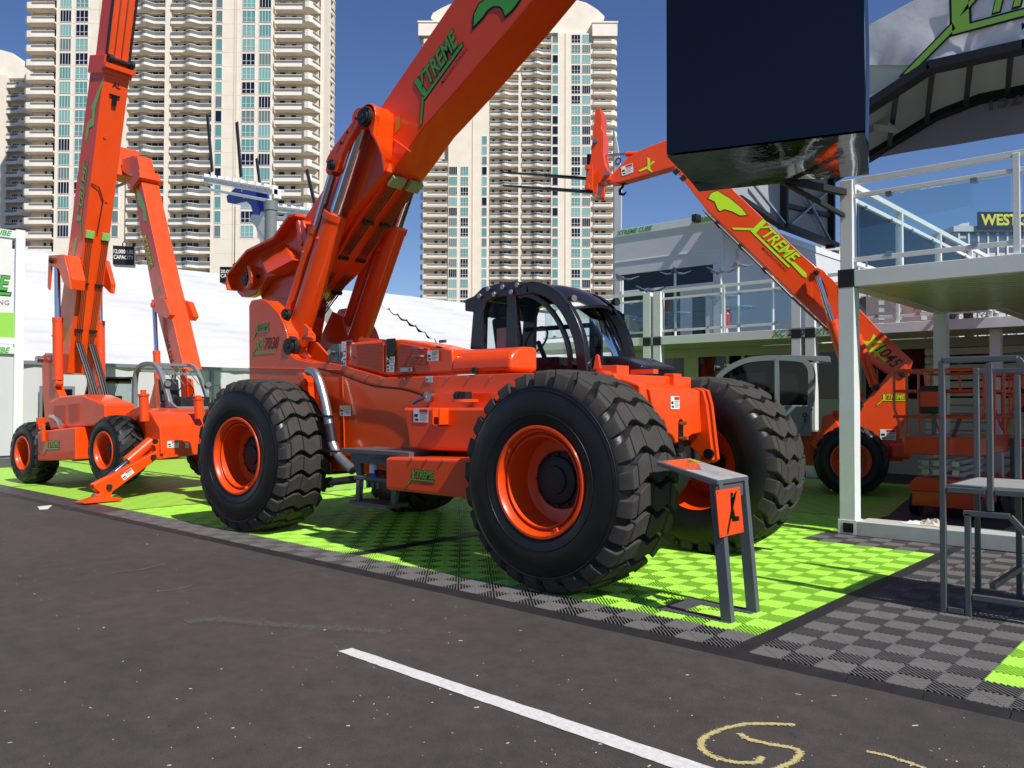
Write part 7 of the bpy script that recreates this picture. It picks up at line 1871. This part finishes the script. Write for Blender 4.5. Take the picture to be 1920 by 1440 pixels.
# palm behind the deck
def palm(x, y, h, label):
    fr = Fr((x, y, 0)); t = thing('palm_tree', label, 'tree', fr); r2 = random.Random(int(x * 10))
    MB().tube([(0, 0, 0), (.1, 0, h * .4), (.05, 0, h * .75), (0, 0, h)], [.22, .17, .15, .16], 12).build('trunk', mat('palm_bark', (.10, .07, .045), .9, noise=.3, nscale=8), t)
    m = MB()
    for k in range(46):
        a = r2.uniform(0, 6.28); el = r2.uniform(-.9, 1.2); L = r2.uniform(1.3, 2.1); u = Vector((math.cos(a), math.sin(a), 0)); sd = Vector((-u.y, u.x, 0)); prev = None
        for s in range(9):
            q = s / 8; p = Vector((0, 0, h)) + u * L * q * math.cos(el * (1 - q * .4)) + Vector((0, 0, L * q * math.sin(el) - 1.1 * q * q))
            if prev is not None:
                for sg in (-1, 1):
                    for w_ in (0, .5):
                        b0 = prev.lerp(p, w_); tip = b0 + sd * sg * .38 * (1 - .5 * q) + u * .16 + Vector((0, 0, -.14)); m.add([b0, b0 + u * .05, tip], [(0, 1, 2)])
            prev = p
    m.build('crown', mat('palm_green', (.035, .06, .018), .7, noise=.3), t, smooth=False)
palm(*P(1815, 660, y=32).xy, 5.2, 'dark palm tree seen under the right deck, behind the steel frame')
# ---------------------------------------------------------------- scissor lifts under the deck
def scissor(fr, label):
    t = thing('scissor_lift', label, 'scissor lift', fr, 'orange scissor lifts under the deck')
    W, D = .95, 1.75
    m = MB().box(.06, W - .06, 0, D, .16, .42).prism([(-.02, .42), (.12, .58), (W - .12, .58), (W + .02, .42), (W - .06, .38), (.06, .38)], -.03, D); ch = m.build('chassis', M_OR2, t, bevel=.012)
    for x in (-.01, W - .13):
        for y in (.22, D - .25): MB().cyl((x, y, .17), (x + .14, y, .17), .165, 24).build('wheel', M_RUB, t, bevel=.02); 
    sticker(ch, (W * .78, -.032, .50), (1, 0, 0), (0, 0, 1), .16, .07, M_LBL, n=(0, -1, 0), lift=.004)
    m = MB()
    for k in range(3):
        z = .62 + k * .095
        for x in (.22, .62): m.beam((x, .1, z), (x, D - .1, z), .045, .05)
        m.beam((.12, .12, z), (W - .2, .12, z), .03, .03)
    m.build('scissor_stack', mat('lift_grey', (.42, .43, .42), .45), t, bevel=.004)
    m = MB()
    for k in range(2):
        for x in (.20, .34, .60): m.box(x, x + .09, .02, .08, .62 + k * .13, .71 + k * .13)
    m.each('scissor_link', M_STEEL, t, bevel=.005)
    MB().box(-.02, W + .02, -.08, D + .02, .92, 1.18).build('platform', M_OR2, t, bevel=.012)
    m = MB(); z1, z2, z3 = 2.15, 1.85, 1.42
    for x0, x1, y in ((-.16, W + .1, -.10), (-.16, W + .1, D)):
        m.tube([(0, y, 1.18), (-.06, y, 1.3), (-.15, y, 1.6), (-.15, y, 2.1), (-.11, y, z1), (x1 - .05, y, z1), (x1, y, 2.1), (x1, y, 1.6), (W - .02, y, 1.3), (W, y, 1.18)], .022, 8)
        m.tube([(-.15, y, z2), (x1, y, z2)], .02, 8).tube([(-.15, y, z3 + .05), (x1, y, z3 + .05)], .02, 8)
        m.tube([(.28, y, z1), (.30, y, z2)], .02, 8)
    for x in (-.15, W + .1):
        for z in (z1, z2, z3 + .05): m.tube([(x, -.1, z), (x, D, z)], .02, 8)
        m.tube([(x, .5, z1), (x, .5, 1.2)], .02, 8).tube([(x, 1.1, z1), (x, 1.1, 1.2)], .02, 8)
    m.build('guard_rail', M_OR2, t)
    o = MB().box(.22, .58, -.20, -.12, 1.52, 1.92).build('control_box', M_BLKM, t, bevel=.03); MB().box(.25, .55, -.215, -.201, 1.62, 1.84).build('control_cover', M_OR2, o, bevel=.008)
    m = MB().beam((.40, -.1, 1.2), (.40, -.1, 1.55), .05, .05).beam((.55, .3, 1.18), (.66, .3, 1.5), .12, .03); m.each('bracket', M_GREY, t); return t
g0 = P(1702, 967, z=.03)
scissor(Fr((g0.x, g0.y, .03)), 'orange scissor lift under the deck directly behind the grey steel frame')
g1x = P(1868, 900, y=16.6)
scissor(Fr((g1x.x + .15, 16.6, .03)), 'second orange scissor lift, farther back beside the plywood crate')
gx_ = P(1906, 800, y=15.0); fr = Fr((gx_.x, 15.0, .03)); cr_ = thing('wooden_crate', 'small pale plywood crate on a stand under the deck', 'crate', fr)
zz_ = fr.P(1906, 822, y=0).z; zt3 = fr.P(1906, 775, y=0).z
m = MB().box(-.15, .5, 0, .5, zz_, zt3); m.build('box', mat('plywood', (.50, .37, .22), .7, noise=.15, nscale=5), cr_, bevel=.005)
m = MB()
for k in (0, 1): m.box(-.16, .51, -.012, -.001, zz_ + k * (zt3 - zz_ - .06), zz_ + .06 + k * (zt3 - zz_ - .06))
m.each('batten', mat('plywood_dark', (.40, .28, .16), .7), cr_, bevel=.003)
MB().box(-.1, -.04, .02, .08, 0, zz_).box(.38, .44, .02, .08, 0, zz_).box(-.1, -.04, .4, .46, 0, zz_).box(.38, .44, .4, .46, 0, zz_).each('stand_leg', M_GREY, cr_, bevel=.003)
# ---------------------------------------------------------------- grey steel frame, right foreground
FQ = Fr((-1.94, 7.37, .02)); sf = thing('steel_frame', 'bare grey steel access platform frame standing on the grey tiles', 'steel frame', FQ)
def q0_(px, py): return FQ.P(px, py, y=0.0)
def q1_(px, py): return FQ.P(px, py, y=1.0)
tb = .044
def bars(name, lst):
    m = MB()
    for a, c in lst: m.beam(a, c, tb, tb, (0, 1, 0))
    return m.build(name, M_GREY, sf, bevel=.005)
A0 = q0_(1770, 1153); zt4 = q0_(1762, 676).z; zp = q0_(1766, 917).z
xq = A0.x; x2 = q0_(1855, 700).x; x3 = q0_(1908, 672).x; x1 = q0_(1815, 1000).x
V = lambda x, y, z: Vector((x, y, z))
zl = q0_(1815, 962).z
bars('front_frame', [(V(xq, 0, 0), V(xq, 0, zt4)), (V(xq + .0, 0, zt4), V(x3, 0, zt4)), (V(x3, 0, zt4), V(x3 + .55, 0, zt4 - .75)), (V(x2, 0, zl + .03), V(x2, 0, zt4 - .03)), (V(x1, 0, 0), V(x1, 0, zl)), (V(x1 - .03, 0, zl), V(x3 - .06, 0, zl)), (V(x3 - .06, 0, zl), V(x3 + .45, 0, zl - .6)), (V(xq + .03, 0, .03), V(x1 - .03, 0, .03)), (V(x1 + .03, 0, q0_(1830, 1120).z), V(x3 + .9, 0, q0_(1830, 1120).z)), (V(xq + .031, 0, zp), V(x2 - .031, 0, zp)), (V(x2 + .031, 0, zp), V(x3 + 1.2, 0, zp))])
xr1 = xq + .02
bars('rear_frame', [(V(xr1, 1, 0), V(xr1, 1, zt4 - .03)), (V(xr1 + .03, 1, zt4 - .06), V(x3 + .3, 1, zt4 - .06)), (V(x2, 1, 0), V(x2, 1, zt4 - .1)), (V(xr1 + .031, 1, zp), V(x2 - .031, 1, zp)), (V(x2 + .031, 1, zp), V(x3 + 1.2, 1, zp))])
MB().box(xq + .035, x3 + 1.2, .035, .965, zp + .01, zp + .035).build('platform_plate', mat('plate_steel', (.30, .30, .29), .5, noise=.12, nscale=5), sf)
bars('cross_bar', [(V(xq, .031, zp), V(xq, .969, zp))]); bars('cross_bar', [(V(x2, .031, .25), V(x2, .969, .25))])
